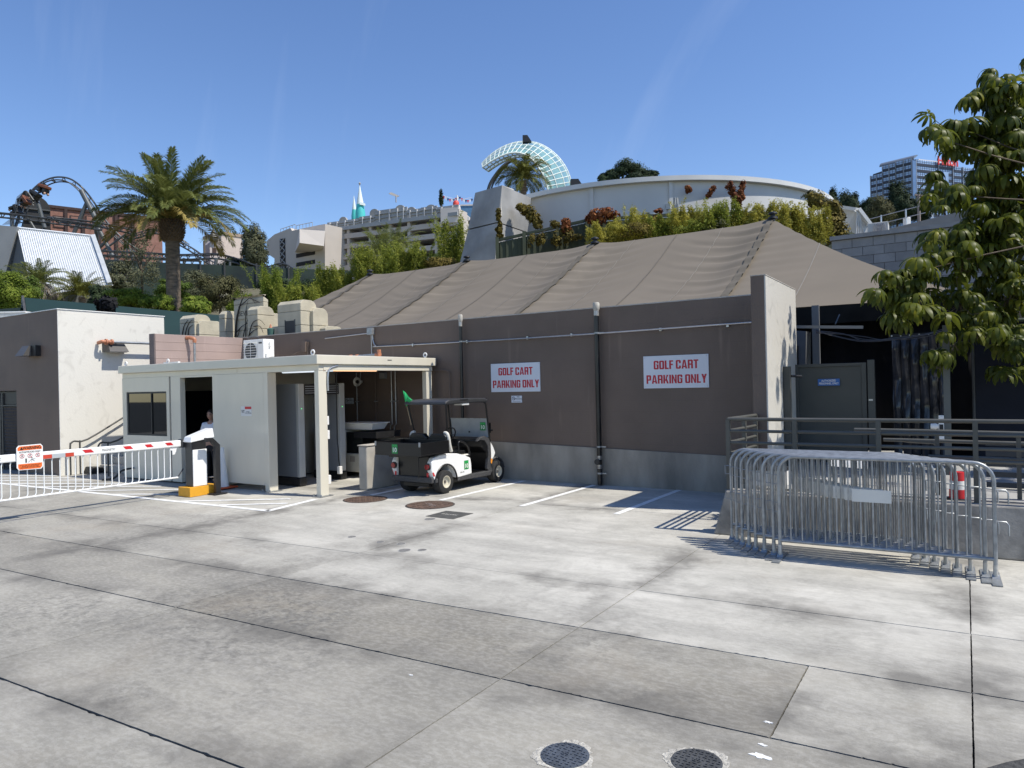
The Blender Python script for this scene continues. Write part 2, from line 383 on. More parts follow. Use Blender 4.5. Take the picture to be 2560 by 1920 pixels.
# painted lines
M_line = pm('worn_white_line', (0.66, 0.66, 0.64), 0.7, v=0.0, s=9, c2=(0.80, 0.80, 0.78))
def gline(pa, pb, wd, label, group, z=0.004):
    a = Vector((pa[0], pa[1], 0)); b = Vector((pb[0], pb[1], 0)); d = (b - a).normalized(); n = Vector((-d.y, d.x, 0)) * wd / 2
    rr = random.Random(hash((round(a.x, 2), round(a.y, 2))) & 999); m = max(4, int((b - a).length / 0.25)); L1 = []; L2 = []
    for i in range(m + 1):
        p = a + (b - a) * (i / m); L1.append(p + n * (1 + rr.uniform(-0.08, 0.05))); L2.append(p - n * (1 + rr.uniform(-0.08, 0.05)))
    mb = MB(); P = L1 + L2[::-1]; N_ = len(P)
    mb.v = [(p.x, p.y, z) for p in P] + [(p.x, p.y, z - 0.003) for p in P]
    mb.f = [tuple(range(N_))] + [(i, i + N_, (i + 1) % N_ + N_, (i + 1) % N_) for i in range(N_)]
    o = mb.build('painted_line', M_line)
    return tag(o, label, 'line', group)
PKG = 'parking bay lines by the brown wall'
gline((-9.08, 9.42), (-9.08, 12.1), 0.1, 'white bay line left of the golf cart', PKG)
gline((-7.56, 9.5), (-7.5, 12.12), 0.1, 'white bay line just right of the golf cart', PKG)
gline((-6.0, 9.6), (-5.96, 12.15), 0.1, 'white bay line below the tall black pipe', PKG)
gline((-4.37, 9.62), (-4.32, 12.2), 0.1, 'white bay line nearest the steel barricades, partly in shade', PKG)
HG = 'white hatching on the ground by the booth'
gline((-27.0, 6.75), (-9.46, 7.48), 0.11, 'long white border line of the hatching passing under the gate', HG)
gline((-9.46, 7.45), (-9.66, 8.62), 0.11, 'short white border line of the hatching ending at the booth corner post', HG)
for i, (a, b) in enumerate([((-21.2, 7.1), (-18.3, 8.4)), ((-20.1, 7.1), (-17.5, 8.3)), ((-18.95, 7.15), (-16.6, 8.3)), ((-17.7, 7.15), (-15.3, 8.3)), ((-16.5, 7.2), (-14.0, 8.4)),
                            ((-15.1, 7.22), (-13.0, 8.4)), ((-13.9, 7.28), (-12.5, 7.95)), ((-11.75, 7.4), (-10.1, 8.45)), ((-10.72, 7.45), (-9.75, 8.1))]):
    gline(a, b, 0.09, ['slanting hatch stripe farthest left, near the chain-link doorway', 'second slanting hatch stripe from the left', 'third slanting hatch stripe from the left, behind the gate arm', 'fourth slanting hatch stripe, near the stair post', 'fifth slanting hatch stripe, before the booth window', 'sixth slanting hatch stripe, behind the gate rods', 'short hatch stripe ending at the barrier cabinet', 'hatch stripe in front of the blank booth wall', 'shortest hatch stripe near the canopy corner post'][i], HG, z=0.0075)

# covers let into the slabs
M_rust = pm('rusty_iron', (0.105, 0.066, 0.047), 0.75, v=0.35, s=8, b=0.4, bs=50)
M_iron = pm('blue_grey_iron', (0.085, 0.098, 0.118), 0.55, m=0.3, v=0.3, s=12, b=0.2, bs=70)
M_iron2 = pm('dark_grey_iron', (0.075, 0.077, 0.078), 0.6, m=0.3, v=0.3, s=12, b=0.2, bs=70)
M_plug = pm('plug_grey', (0.17, 0.165, 0.155), 0.85, v=0.3, s=20)
M_blank = pm('dark_cover', (0.07, 0.068, 0.062), 0.8, v=0.3, s=10)
M_patch = pm('crumbled_mortar', (0.42, 0.40, 0.35), 0.95, v=0.35, s=26, b=0.9, bs=60)
def disc(r, z0, z1, c, n=36, wobble=0.0, seed=1):
    rr = random.Random(seed); return [(c[0] + math.cos(2 * math.pi * i / n) * r * (1 + rr.uniform(-wobble, wobble)), c[1] + math.sin(2 * math.pi * i / n) * r * (1 + rr.uniform(-wobble, wobble))) for i in range(n)]
def cover(c, r, mat, label, pattern, mark=None, rim=True):
    t = thing('manhole_cover', label, 'manhole cover', (c[0], c[1], 0), group='round covers in the yard')
    if rim: MB().prism(disc(r * 1.07, 0, 0, c), 'z', -0.02, 0.003).build('rim', pm('iron_rim', (0.05, 0.045, 0.04), 0.7, v=0.3, s=10), t)
    MB().prism(disc(r, 0, 0, c), 'z', -0.02, 0.006).build('lid', mat, t)
    st = MB(); e = pattern
    m = int(r / e) + 1
    for i in range(-m, m + 1):
        for j in range(-m, m + 1):
            x, y = i * e, j * e
            if math.hypot(x, y) > r * 0.93 or (mark and abs(x) < r * 0.3 and abs(y) < r * 0.2): continue
            L_, W_ = e * 0.36, e * 0.16
            if (i + j) % 2: st.box(c[0] + x - L_, c[0] + x + L_, c[1] + y - W_, c[1] + y + W_, 0.006, 0.0105)
            else: st.box(c[0] + x - W_, c[0] + x + W_, c[1] + y - L_, c[1] + y + L_, 0.006, 0.0105)
    o = st.build('tread', mat, t); o['kind'] = 'stuff'
    return t
cover((-8.84, 9.02), 0.36, M_rust, 'round rust-brown cover beside the short concrete wall', 0.07)
c_ = cover((-7.42, 9.05), 0.38, M_rust, 'round rust-brown cover with worn lettering behind the golf cart', 0.12, True)
text('lettering', 'SEWER', 0.13, pm('worn_letter', (0.2, 0.16, 0.14), 0.7), c_, (-7.42, 9.05, 0.008), 'z', rot=Matrix.Rotation(R(-35), 3, 'Z'))
def ringpatch(c, r0, r1, seed, parent):
    rr = random.Random(seed); n = 60; mb = MB()
    inn = [(c[0] + math.cos(2 * math.pi * i / n) * r0, c[1] + math.sin(2 * math.pi * i / n) * r0) for i in range(n)]
    out = []
    for i in range(n):
        a = 2 * math.pi * i / n; q = r1 * (1 + 0.10 * math.sin(3 * a + seed) + rr.uniform(-0.06, 0.06)); out.append((c[0] + math.cos(a) * q, c[1] + math.sin(a) * q))
    mb.v = [(x, y, 0.003) for x, y in inn] + [(x, y, 0.0012) for x, y in out]
    mb.f = [(i, i + n, (i + 1) % n + n, (i + 1) % n) for i in range(n)]
    return mb.build('mortar_ring', M_patch, parent)
for c, m_, lb, sd_ in (((-1.80, 3.255), M_iron, 'small blue-grey ridged cover in the near foreground', 3), ((-1.19, 3.535), M_iron2, 'small dark grey ridged cover cut by the bottom edge of the picture', 5)):
    t = cover(c, 0.128, m_, lb, 0.026, True, rim=False); ringpatch(c, 0.12, 0.158, sd_, t)
    text('lettering', 'SS', 0.05, m_, t, (c[0], c[1], 0.0075), 'z', rot=Matrix.Rotation(R(30), 3, 'Z'), ext=0.003)
t = thing('square_cover', 'square dark cover plate in the pavement behind the cart', 'cover', (-6.58, 8.48, 0))
MB().box(-6.84, -6.32, 8.23, 8.73, -0.02, 0.005).build('plate', M_blank, t, bevel=0.003)
text('lettering', 'ELECTRIC', 0.07, M_patch, t, (-6.58, 8.48, 0.007), 'z')
for c, r, lb in (((-6.64, 8.09), 0.075, 'small round dark plug next to the square cover plate'), ((-5.66, 6.41), 0.07, 'oval dark plug nearest the camera by the long joint'),
                 ((-5.93, 6.66), 0.05, 'small dark plug just left of the oval plug'), ((-5.48, 6.52), 0.05, 'small dark plug just right of the oval plug'),
                 ((-6.79, 6.67), 0.05, 'faint round plug farthest left of the joint'), ((-6.24, 6.62), 0.045, 'faint plug touching the joint line')):
    t = thing('pavement_plug', lb, 'plug', (c[0], c[1], 0), group='small plugs in the slabs')
    MB().prism(disc(r, 0, 0, c, 20), 'z', -0.02, 0.0035).build('cap', M_plug, t); MB().prism(disc(r * 1.12, 0, 0, c, 20), 'z', -0.02, 0.0018).build('collar', M_conc, t)
# white paint splashes
M_splash = pm('spilt_paint', (0.7, 0.7, 0.68), 0.8, v=0.15, s=30)
for i, (px, py, sx) in enumerate(((1900, 1890, 0.045), (1920, 1806, 0.022), (1905, 1862, 0.02), (1028, 1688, 0.014))):
    c = gnd(px, py); rr = random.Random(i); P = []
    for q in range(18):
        a = 2 * math.pi * q / 18; r_ = sx * (0.5 + rr.random()); P.append((c.x + math.cos(a) * r_ * 1.0, c.y + math.sin(a) * r_ * 0.5))
    tag(MB().prism(P, 'z', -0.001, 0.0025).build('paint_splash', M_splash), ['largest white paint splash between the two near covers', 'small white paint speck by the short joint', 'thin white paint speck beside the largest splash', 'tiny white speck left of the long joint'][i], 'paint', 'white paint splashes')

# ================================================================== terrain behind
M_soil = pm('hillside_soil', (0.10, 0.085, 0.05), 0.95, v=0.3, s=0.25, c2=(0.13, 0.125, 0.07), b=0.3, bs=2)
def terr(r, D):
    pts = [(0, -1.0), (26, -0.8), (30, 0.4), (42, 4.6), (60, 8.6), (85, 13.2), (105, 16.5), (150, 24), (300, 52), (420, 60), (700, 66), (1200, 70)]
    for (a, za), (b, zb) in zip(pts, pts[1:]):
        if a <= D <= b: z = za + (zb - za) * (D - a) / (b - a); break
    else: z = 70
    z += math.sin(r * 0.05 + D * 0.03) * min(1.2, max(0, (D - 30) * 0.02))
    return z
nx, ny = 90, 90; v = []; f = []
for j in range(ny + 1):
    D = 24 + 1100 * (j / ny) ** 2.2
    for i in range(nx + 1):
        r = (-1.3 + 2.6 * i / nx) * (D * 0.95 + 14); p = fromrd(r, D, terr(r, D)); v.append(tuple(p))
for j in range(ny):
    for i in range(nx): a = j * (nx + 1) + i; f.append((a, a + 1, a + nx + 2, a + nx + 1))
mb = MB(); mb.v = v; mb.f = f
tag(mb.build('hillside', M_soil, smooth=True), kind='structure')

# ================================================================== brown wall with its stem, wing wall and return
def wall_mat(name, c, bump=0.5):
    mt = bpy.data.materials.new(name); mt.use_nodes = True; t = mt.node_tree; N = t.nodes; L = t.links
    p = N['Principled BSDF']; p.inputs['Roughness'].default_value = 0.62
    g = N.new('ShaderNodeNewGeometry'); sep = N.new('ShaderNodeSeparateXYZ'); L.new(g.outputs['Position'], sep.inputs[0])
    cb = N.new('ShaderNodeCombineXYZ'); ad = N.new('ShaderNodeMath'); ad.operation = 'ADD'; L.new(sep.outputs['X'], ad.inputs[0]); L.new(sep.outputs['Y'], ad.inputs[1])
    L.new(ad.outputs[0], cb.inputs[0]); L.new(sep.outputs['Z'], cb.inputs[1])
    br = N.new('ShaderNodeTexBrick'); br.inputs['Scale'].default_value = 1.0; br.inputs['Brick Width'].default_value = 0.4; br.inputs['Row Height'].default_value = 0.2; br.inputs['Mortar Size'].default_value = 0.006; br.inputs['Mortar Smooth'].default_value = 0.6
    L.new(cb.outputs[0], br.inputs['Vector'])
    n1 = N.new('ShaderNodeTexNoise'); n1.inputs['Scale'].default_value = 0.9; n1.inputs['Detail'].default_value = 7; L.new(g.outputs['Position'], n1.inputs['Vector'])
    rp = N.new('ShaderNodeValToRGB'); rp.color_ramp.elements[0].position = 0.3; rp.color_ramp.elements[1].position = 0.72
    rp.color_ramp.elements[0].color = (*[x * 0.84 for x in c], 1); rp.color_ramp.elements[1].color = (*[x * 1.15 for x in c], 1)
    L.new(n1.outputs['Fac'], rp.inputs['Fac'])
    # pale scuffs running down
    mp_ = N.new('ShaderNodeMapping'); mp_.inputs['Scale'].default_value = (7, 7, 0.6); L.new(g.outputs['Position'], mp_.inputs['Vector'])
    n2 = N.new('ShaderNodeTexNoise'); n2.inputs['Scale'].default_value = 1.0; n2.inputs['Detail'].default_value = 6; L.new(mp_.outputs['Vector'], n2.inputs['Vector'])
    r2 = N.new('ShaderNodeValToRGB'); r2.color_ramp.elements[0].position = 0.64; r2.color_ramp.elements[1].position = 0.80; r2.color_ramp.elements[1].color = (0.5, 0.5, 0.5, 1); L.new(n2.outputs['Fac'], r2.inputs['Fac'])
    mx = N.new('ShaderNodeMixRGB'); L.new(r2.outputs['Color'], mx.inputs[0]); L.new(rp.outputs['Color'], mx.inputs[1]); mx.inputs[2].default_value = (*[min(1, x * 1.9) for x in c], 1)
    L.new(mx.outputs[0], p.inputs['Base Color'])
    n3 = N.new('ShaderNodeTexNoise'); n3.inputs['Scale'].default_value = 70; n3.inputs['Detail'].default_value = 3; L.new(g.outputs['Position'], n3.inputs['Vector'])
    a2 = N.new('ShaderNodeMath'); a2.operation = 'MULTIPLY_ADD'; L.new(br.outputs['Fac'], a2.inputs[0]); a2.inputs[1].default_value = -0.5; L.new(n3.outputs['Fac'], a2.inputs[2])
    bp = N.new('ShaderNodeBump'); bp.inputs['Strength'].default_value = bump; bp.inputs['Distance'].default_value = 0.006; L.new(a2.outputs[0], bp.inputs['Height']); L.new(bp.outputs['Normal'], p.inputs['Normal'])
    return mt
M_brown = wall_mat('brown_painted_block', (0.136, 0.099, 0.077))
M_mauve = wall_mat('mauve_painted_block', (0.33, 0.25, 0.225))
def stucco(name, c, dark):
    mt = bpy.data.materials.new(name); mt.use_nodes = True; t = mt.node_tree; N = t.nodes; L = t.links
    p = N['Principled BSDF']; p.inputs['Roughness'].default_value = 0.9
    g = N.new('ShaderNodeNewGeometry')
    n = N.new('ShaderNodeTexNoise'); n.inputs['Scale'].default_value = 2.6; n.inputs['Detail'].default_value = 6; n.inputs['Distortion'].default_value = 1.4; L.new(g.outputs['Position'], n.inputs['Vector'])
    rp = N.new('ShaderNodeValToRGB'); e = rp.color_ramp.elements; e[0].position = 0.55; e[0].color = (*c, 1); e[1].position = 0.70; e[1].color = (*dark, 1); q = e.new(0.78); q.color = (*c, 1)
    L.new(n.outputs['Fac'], rp.inputs['Fac']); L.new(rp.outputs['Color'], p.inputs['Base Color'])
    n2 = N.new('ShaderNodeTexNoise'); n2.inputs['Scale'].default_value = 22; n2.inputs['Detail'].default_value = 5; n2.inputs['Distortion'].default_value = 0.5; L.new(g.outputs['Position'], n2.inputs['Vector'])
    bp = N.new('ShaderNodeBump'); bp.inputs['Strength'].default_value = 0.35; bp.inputs['Distance'].default_value = 0.01; L.new(n2.outputs['Fac'], bp.inputs['Height']); L.new(bp.outputs['Normal'], p.inputs['Normal'])
    return mt
M_stucco = stucco('white_stucco', (0.67, 0.645, 0.58), (0.585, 0.56, 0.50))
WY0 = 12.24
bw = thing('brown_wall', 'long brown painted block wall with a bare concrete stem', 'wall', (-9.5, WY0, 0))
MB().box(-16.39, -2.60, WY0, WY0 + 0.22, 0.0, 3.35).build('wall_body', M_brown, bw)
MB().box(-16.39, -2.60, WY0 - 0.006, WY0 + 0.23, 3.352, 3.372).build('coping', pm('coping_plaster', (0.42, 0.39, 0.35), 0.8, v=0.15, s=6), bw)
# stem wall, its top edge falling slightly to the right
mb = MB(); mb.prism([(-16.39, 0), (-2.62, 0), (-2.62, 0.615), (-8.36, 0.765), (-16.39, 0.83)], 'y', WY0 - 0.03, WY0 - 0.002)
M_stem = pm('stem_concrete', (0.26, 0.24, 0.205), 0.85, v=0.32, s=1.6, b=0.3, bs=40, stretch=(1.6, 1.6, .5))
mb.build('concrete_stem', M_stem, bw)
ws = thing('wing_wall', 'tall end wall, brown on its front and white stucco on its lit side', 'wall', (-2.55, 11.6, 0))
MB().box(-2.61, -2.42, 10.6, 12.75, 0, 3.44).build('wall_core', M_brown, ws)
MB().box(-2.42, -2.40, 10.602, 12.748, 0.0, 3.436).build('stucco_side', stucco('grey_white_stucco', (0.54, 0.515, 0.46), (0.44, 0.42, 0.375)), ws)
MB().box(-2.615, -2.395, 10.595, 12.755, 3.44, 3.452).build('coping', MATS['coping_plaster'], ws)
mr = thing('mauve_return_wall', 'short sunlit mauve block wall joining the brown wall behind the booth', 'wall', (-16.5, 11.0, 0))
for i in range(17):
    z0 = 3.35 - 0.2 * (i + 1)
    MB().box(-16.6, -16.39 + 0.008, 9.78, WY0 - 0.01, max(0, z0) + 0.002, z0 + 0.198).build('block_course', M_mauve, mr, bevel=0.004, seg=1)
MB().box(-16.61, -16.40, 9.76, 9.779, 0, 3.352).build('end_cap', pm('dark_mauve', (0.16, 0.13, 0.125), 0.7), mr)

# pipes and conduits on the brown wall
def pipe_thing(X, r, label, zb=0.0, grp='black riser pipes on the brown wall'):
    t = thing('riser_pipe', label, 'pipe', (X, WY0 - 0.1, 0), group=grp); y = WY0 - 0.03 - r - 0.03
    M_bp = pm('black_glossy_pipe', (0.012, 0.012, 0.013), 0.28, v=0.5, s=5)
    MB().tube([(X, y, zb + 0.02), (X, y, 3.2)], r, 12).build('pipe', M_bp, t, smooth=True)
    MB().tube([(X, y, 3.2), (X, y, 3.36)], r * 1.02, 12).build('neck', pm('pale_joint', (0.45, 0.42, 0.36), 0.6, v=0.2, s=20), t, smooth=True)
    MB().lathe([(r * 1.1, 3.30), (r * 1.35, 3.33), (r * 1.35, 3.43), (r * 1.1, 3.45)], 14, (X, y, 0)).build('cap', MATS['pale_joint'], t, smooth=True)
    for z in (3.22, 3.245, 3.27, 0.50, 0.525, 0.55, 0.33, 0.355, 0.38):
        MB().lathe([(r * 1.08, z), (r * 1.08, z + 0.013)], 14, (X, y, 0)).build('clamp_ring', M_conduit, t, smooth=True)
    for z in (2.86, 0.72, 0.22):
        b = MB().lathe([(r * 1.15, z), (r * 1.15, z + 0.03)], 14, (X, y, 0)).box(X, X + 0.14, y - 0.012, y + 0.012, z + 0.004, z + 0.026).build('bracket', M_galv, t, smooth=True)
    MB().lathe([(0.0, -0.05), (0.055, -0.05), (0.055, 0.03), (0, 0.03)], 12, (X - 0.01, y - r, 0.455), 'y').build('cleanout', M_black, t, smooth=True)
    return t
pipe_thing(-5.83, 0.047, 'thick black riser pipe between the two parking signs')
pipe_thing(-9.02, 0.036, 'thinner black riser pipe behind the golf cart roof')
cd_ = thing('wall_conduit', 'long thin grey conduit running along the top of the brown wall', 'conduit', (-7.5, WY0 - 0.05, 2.9))
yc = WY0 - 0.03
MB().tube([(-13.2, yc, 3.165), (-11.72, yc, 3.21)], 0.012, 8).build('tube', M_conduit, cd_, smooth=True)
MB().tube(smooth_path([(-11.62, yc, 3.17), (-11.6, yc, 3.0), (-11.52, yc, 2.91), (-11.3, yc, 2.885), (-8, yc, 2.865), (-5.86, yc - 0.1, 2.862), (-2.62, yc, 2.90)], 5), 0.014, 8).build('tube', M_conduit, cd_, smooth=True)
MB().tube([(-11.66, yc, 3.17), (-11.66, yc, 2.45)], 0.012, 8).build('tube', M_conduit, cd_, smooth=True)
MB().box(-11.74, -11.58, yc - 0.07, yc + 0.028, 3.17, 3.33).build('junction_box', M_galv, cd_, bevel=0.006)
for x in (-10.4, -8.9, -7.4, -6.4, -4.6, -3.4): MB().box(x - 0.02, x + 0.02, yc - 0.02, yc + 0.028, 2.842, 2.90).build('strap', M_conduit, cd_)
t = thing('electrical_box', 'small brown electrical box above the booth roof with a cable', 'box', (-13.89, WY0, 2.9))
MB().box(-13.97, -13.83, WY0 - 0.1, WY0 - 0.001, 2.86, 3.12).build('case', M_brown, t, bevel=0.006)
MB().box(-13.82, -13.78, WY0 - 0.06, WY0 - 0.001, 2.7, 3.12).build('rail', M_brown, t)
MB().tube(smooth_path([(-13.95, WY0 - 0.05, 2.93), (-14.15, WY0 - 0.08, 2.86), (-14.4, WY0 - 0.2, 2.72), (-14.6, WY0 - 0.4, 2.58)], 5), 0.012, 6).build('cable', M_brown, t, smooth=True)

# parking signs
M_signface = pm('sign_face', (0.62, 0.65, 0.70), 0.4, v=0.03, s=2)
M_signred = pm('sign_red', (0.46, 0.008, 0.022), 0.45, v=0.05)
def block_letters(name, body, h, mat, parent, c, y):
    """heavy condensed capitals cut from flat plates, facing -y, centred on c = (x, z)"""
    W, t, b, ch = .60, .215, .165, .09
    def bar_t(w): return [(0, 1 - ch), (ch, 1), (w - ch, 1), (w, 1 - ch), (w, 1 - b), (0, 1 - b)]
    def bar_b(w): return [(0, ch), (ch, 0), (w - ch, 0), (w, ch), (w, b), (0, b)]
    def rc(x0, x1, y0, y1): return [(x0, y0), (x1, y0), (x1, y1), (x0, y1)]
    L = rc(0, t, b, 1 - b); G = {
     'O': (W, [bar_t(W), bar_b(W), L, rc(W - t, W, b, 1 - b)]), 'G': (W, [bar_t(W), bar_b(W), L, rc(W - t, W, b, .46), rc(W * .52, W, .46, .58), rc(W - t, W, .68, 1 - b)]),
     'L': (.46, [rc(0, t, b, 1), rc(0, .46, 0, b)]), 'F': (.47, [rc(0, t, 0, 1 - b), rc(0, .47, 1 - b, 1), rc(t, .44, .44, .60)]),
     'C': (W, [bar_t(W), bar_b(W), L, rc(W - t, W, b, .36), rc(W - t, W, .64, 1 - b)]), 'A': (.66, [[(0, 0), (.205, 0), (.36, 1), (.2, 1)], [(.455, 0), (.66, 0), (.46, 1), (.30, 1)], rc(.18, .48, .17, .31)]),
     'R': (W, [rc(0, t, 0, 1 - b), [(0, 1 - b), (0, 1), (W - ch, 1), (W, 1 - ch), (W, 1 - b)], rc(W - t, W, .56, 1 - b), [(t, .41), (W, .41), (W, .50), (W - .05, .56), (t, .56)], rc(W - t, W, 0, .41)]),
     'T': (.56, [rc(0, .56, 1 - b, 1), rc(.28 - t / 2, .28 + t / 2, 0, 1 - b)]), 'P': (.58, [rc(0, t, 0, 1 - b), [(0, 1 - b), (0, 1), (.58 - ch, 1), (.58, 1 - ch), (.58, 1 - b)], rc(.58 - t, .58, .52, 1 - b), [(t, .37), (.58 - ch, .37), (.58, .45), (.58, .52), (t, .52)]]),
     'K': (.64, [rc(0, t, 0, 1), [(t, .36), (.40, 1), (.63, 1), (t + .05, .28)], [(.26, .50), (.42, .0), (.65, .0), (.42, .62)]]), 'I': (t, [rc(0, t, 0, 1)]),
     'N': (W, [rc(0, t * .9, 0, 1), rc(W - t * .9, W, 0, 1), [(t * .9, 1), (t * .9, .62), (W - t * .9, 0), (W - t * .9, .38)]]), 'Y': (.62, [rc(.31 - t / 2, .31 + t / 2, 0, .42), [(0, 1), (.22, 1), (.31 + t / 2, .42), (.31 - t / 2, .42)], [(.40, 1), (.62, 1), (.31 + t / 2, .42), (.31 - t / 2, .42)]])}
    tot = sum((G[q][0] + .075) if q != ' ' else .24 for q in body) - .075; x = -tot / 2; o = None
    for q in body:
        if q == ' ': x += .24; continue
        mb = MB(); w_, polys = G[q]
        for i, P in enumerate(polys): mb.prism([(c[0] + (x + px) * h, c[1] + (py - .5) * h) for px, py in P], 'y', y - .0008 - i * .00012, y)
        mb.build(name, mat, parent); x += w_ + .075
def park_sign(x0, x1, z0, z1, label):
    xc, zc = (x0 + x1) / 2, (z0 + z1) / 2
    t = thing('parking_sign', label, 'sign', (xc, WY0, zc), group='golf cart parking signs'); y = WY0 - 0.012
    MB().box(x0, x1, y - 0.004, y + 0.012, z0, z1).build('panel', M_signface, t, bevel=0.003)
    s_ = (z1 - z0)
    block_letters('letter', 'GOLF CART', s_ * .265, M_signred, t, (xc + .01, zc + s_ * .215), y - .0042)
    block_letters('letter', 'PARKING ONLY', s_ * .265, M_signred, t, (xc + .01, zc - s_ * .225), y - .0042)
    for sx in (x0 + 0.03, x1 - 0.03):
        for sz in (z0 + 0.03, z1 - 0.03): MB().lathe([(0.008, 0), (0.008, 0.004), (0.003, 0.006)], 8, (sx, y - 0.004, sz), 'y').build('screw', M_conduit, t)
    return t
park_sign(-8.32, -7.14, 1.79, 2.375, 'white parking sign with red capitals just right of the golf cart')
park_sign(-4.95, -3.75, 1.815, 2.4, 'white parking sign with red capitals nearest the tall end wall')
def small_sign(x0, x1, z0, z1, label, y=WY0 - 0.008):
    t = thing('no_smoking_sign', label, 'sign', ((x0 + x1) / 2, y, z0), group='small no smoking signs'); 
    MB().box(x0, x1, y - 0.003, y + 0.006, z0, z1).build('panel', M_signface, t)
    w_ = x1 - x0; zc = (z0 + z1) / 2
    text('lettering', 'NO\nSMOKING', w_ * 0.17, M_black, t, (x0 + w_ * 0.66, y - 0.0045, zc + w_ * 0.1), ext=0.0006)
    text('lettering', 'THIS AREA IS SMOKE FREE', w_ * 0.065, M_black, t, (x0 + w_ * 0.5, y - 0.0045, zc - w_ * 0.19), ext=0.0006)
    c = Vector((x0 + w_ * 0.22, y - 0.0045, zc + w_ * 0.06)); MB().tube(arc(c, w_ * 0.13, 0, 2 * math.pi, 20, (1, 0, 0), (0, 0, 1))[:-1], w_ * 0.016, 4, True).bar(c + Vector((-w_ * 0.09, 0, w_ * 0.09)), c + Vector((w_ * 0.09, 0, -w_ * 0.09)), 0.003, w_ * 0.03).build('symbol', M_black, t)
small_sign(-7.83, -7.58, 1.57, 1.71, 'small white no smoking sign under the left parking sign')
small_sign(-12.57, -12.31, 1.56, 1.70, 'small white no smoking sign on the wall in the shade under the booth roof')
# ================================================================== left building with stairs
lb = thing('corner_building', 'flat-roofed building, brown on its shaded front, patchy white stucco on its lit side', 'building', (-20.5, 9.5, 0))
mb = MB(); mb.box(-20.38, -18.22, 8.45, 8.65, 0, 3.97); mb.box(-26.5, -20.38, 8.45, 8.65, 2.06, 3.97); mb.box(-26.5, -22.6, 8.45, 8.65, 0, 2.06)
mb.build('front_wall', wall_mat('brown_stucco', (0.15, 0.105, 0.08), 0.35), lb)
MB().box(-18.22, -18.2, 8.45, 11.12, 0, 3.97).build('side_wall', M_stucco, lb)
MB().box(-26.5, -18.22, 8.65, 11.0, 3.6, 3.7).build('roof', M_conc, lb)
MB().box(-26.5, -18.22, 11.0, 11.12, 0, 3.97).build('back_wall', M_stucco, lb)
MB().box(-26.52, -18.18, 8.43, 8.7, 3.972, 3.99).box(-18.45, -18.18, 8.702, 11.14, 3.972, 3.99).build('parapet_cap', M_white, lb)
MB().box(-26.5, -20.3, 10.6, 10.65, 0, 3.5).build('inner_wall', pm('dark_interior', (0.03, 0.028, 0.026), 0.9), lb)
def wall_light(c, face, label):
    t = thing('wall_light', label, 'wall light', c, group='dark wedge wall lights')
    m_ = pm('bronze_fixture', (0.075, 0.07, 0.066), 0.45, v=0.15)
    if face == '-y':
        x, y, z = c; mb = MB(); mb.add([(x - .36, y - .3, z - .15), (x + .08, y - .3, z - .15), (x + .08, y, z - .15), (x - .36, y, z - .15), (x - .28, y - .16, z + .1), (x + .08, y - .16, z + .1), (x + .08, y, z + .1), (x - .28, y, z + .1)],
               [(0, 3, 2, 1), (4, 5, 6, 7), (0, 1, 5, 4), (1, 2, 6, 5), (2, 3, 7, 6), (3, 0, 4, 7)]).build('housing', m_, t)
        MB().box(x + .082, x + .3, y - .12, y, z - .16, z + .1).build('ballast_box', M_black, t)
    else:
        x, y, z = c; mb = MB(); mb.add([(x, y - .28, z - .12), (x + .3, y - .24, z - .12), (x + .3, y + .24, z - .12), (x, y + .28, z - .12), (x, y - .28, z + .1), (x + .14, y - .2, z + .1), (x + .14, y + .2, z + .1), (x, y + .28, z + .1)],
               [(0, 3, 2, 1), (4, 5, 6, 7), (0, 1, 5, 4), (1, 2, 6, 5), (2, 3, 7, 6), (3, 0, 4, 7)]).build('housing', m_, t)
        MB().box(x + .02, x + .27, y - .2, y + .2, z - .135, z - .121).build('lens', pm('lens_grey', (0.4, 0.4, 0.38), 0.3), t)
wall_light((-19.35, 8.45, 3.05), '-y', 'dark wedge-shaped light on the brown front of the left building')
wall_light((-18.2, 9.75, 3.10), '+x', 'dark wedge-shaped light on the white stucco wall casting a long shadow')
# chain-link gate in the doorway
cg = thing('chain_link_gate', 'chain-link gate with brown slats in the dark doorway at far left', 'gate', (-21.4, 8.5, 0))
MB().box(-20.46, -20.42, 8.5, 8.54, 0, 2.0).box(-21.5, -21.42, 8.5, 8.54, 0, 2.0).box(-21.36, -21.3, 8.5, 8.54, 0, 2.0).box(-22.5, -20.46, 8.505, 8.535, 1.66, 1.69).build('frame', M_darkmetal, cg)
mb = MB()
for i in range(38):
    for j in range(2):
        x = -21.28 + i * 0.0215 ; pts = []
        if j: continue
        for q in range(40): pts.append((x + (0.011 if q % 2 else -0.011), 8.52, 0.05 + q * 0.041))
        mb.tube(pts, 0.0035, 3)
o = mb.build('mesh', M_darkmetal, cg); o['kind'] = 'stuff'
for i in range(12): MB().box(-21.27 + i * 0.068, -21.21 + i * 0.068, 8.545, 8.55, 0.05, 1.64).build('slat', pm('brown_slat', (0.17, 0.12, 0.09), 0.7, v=0.1), cg)
MB().box(-22.5, -20.46, 8.54, 8.56, 1.7, 2.04).build('dark_panel', M_black, cg)
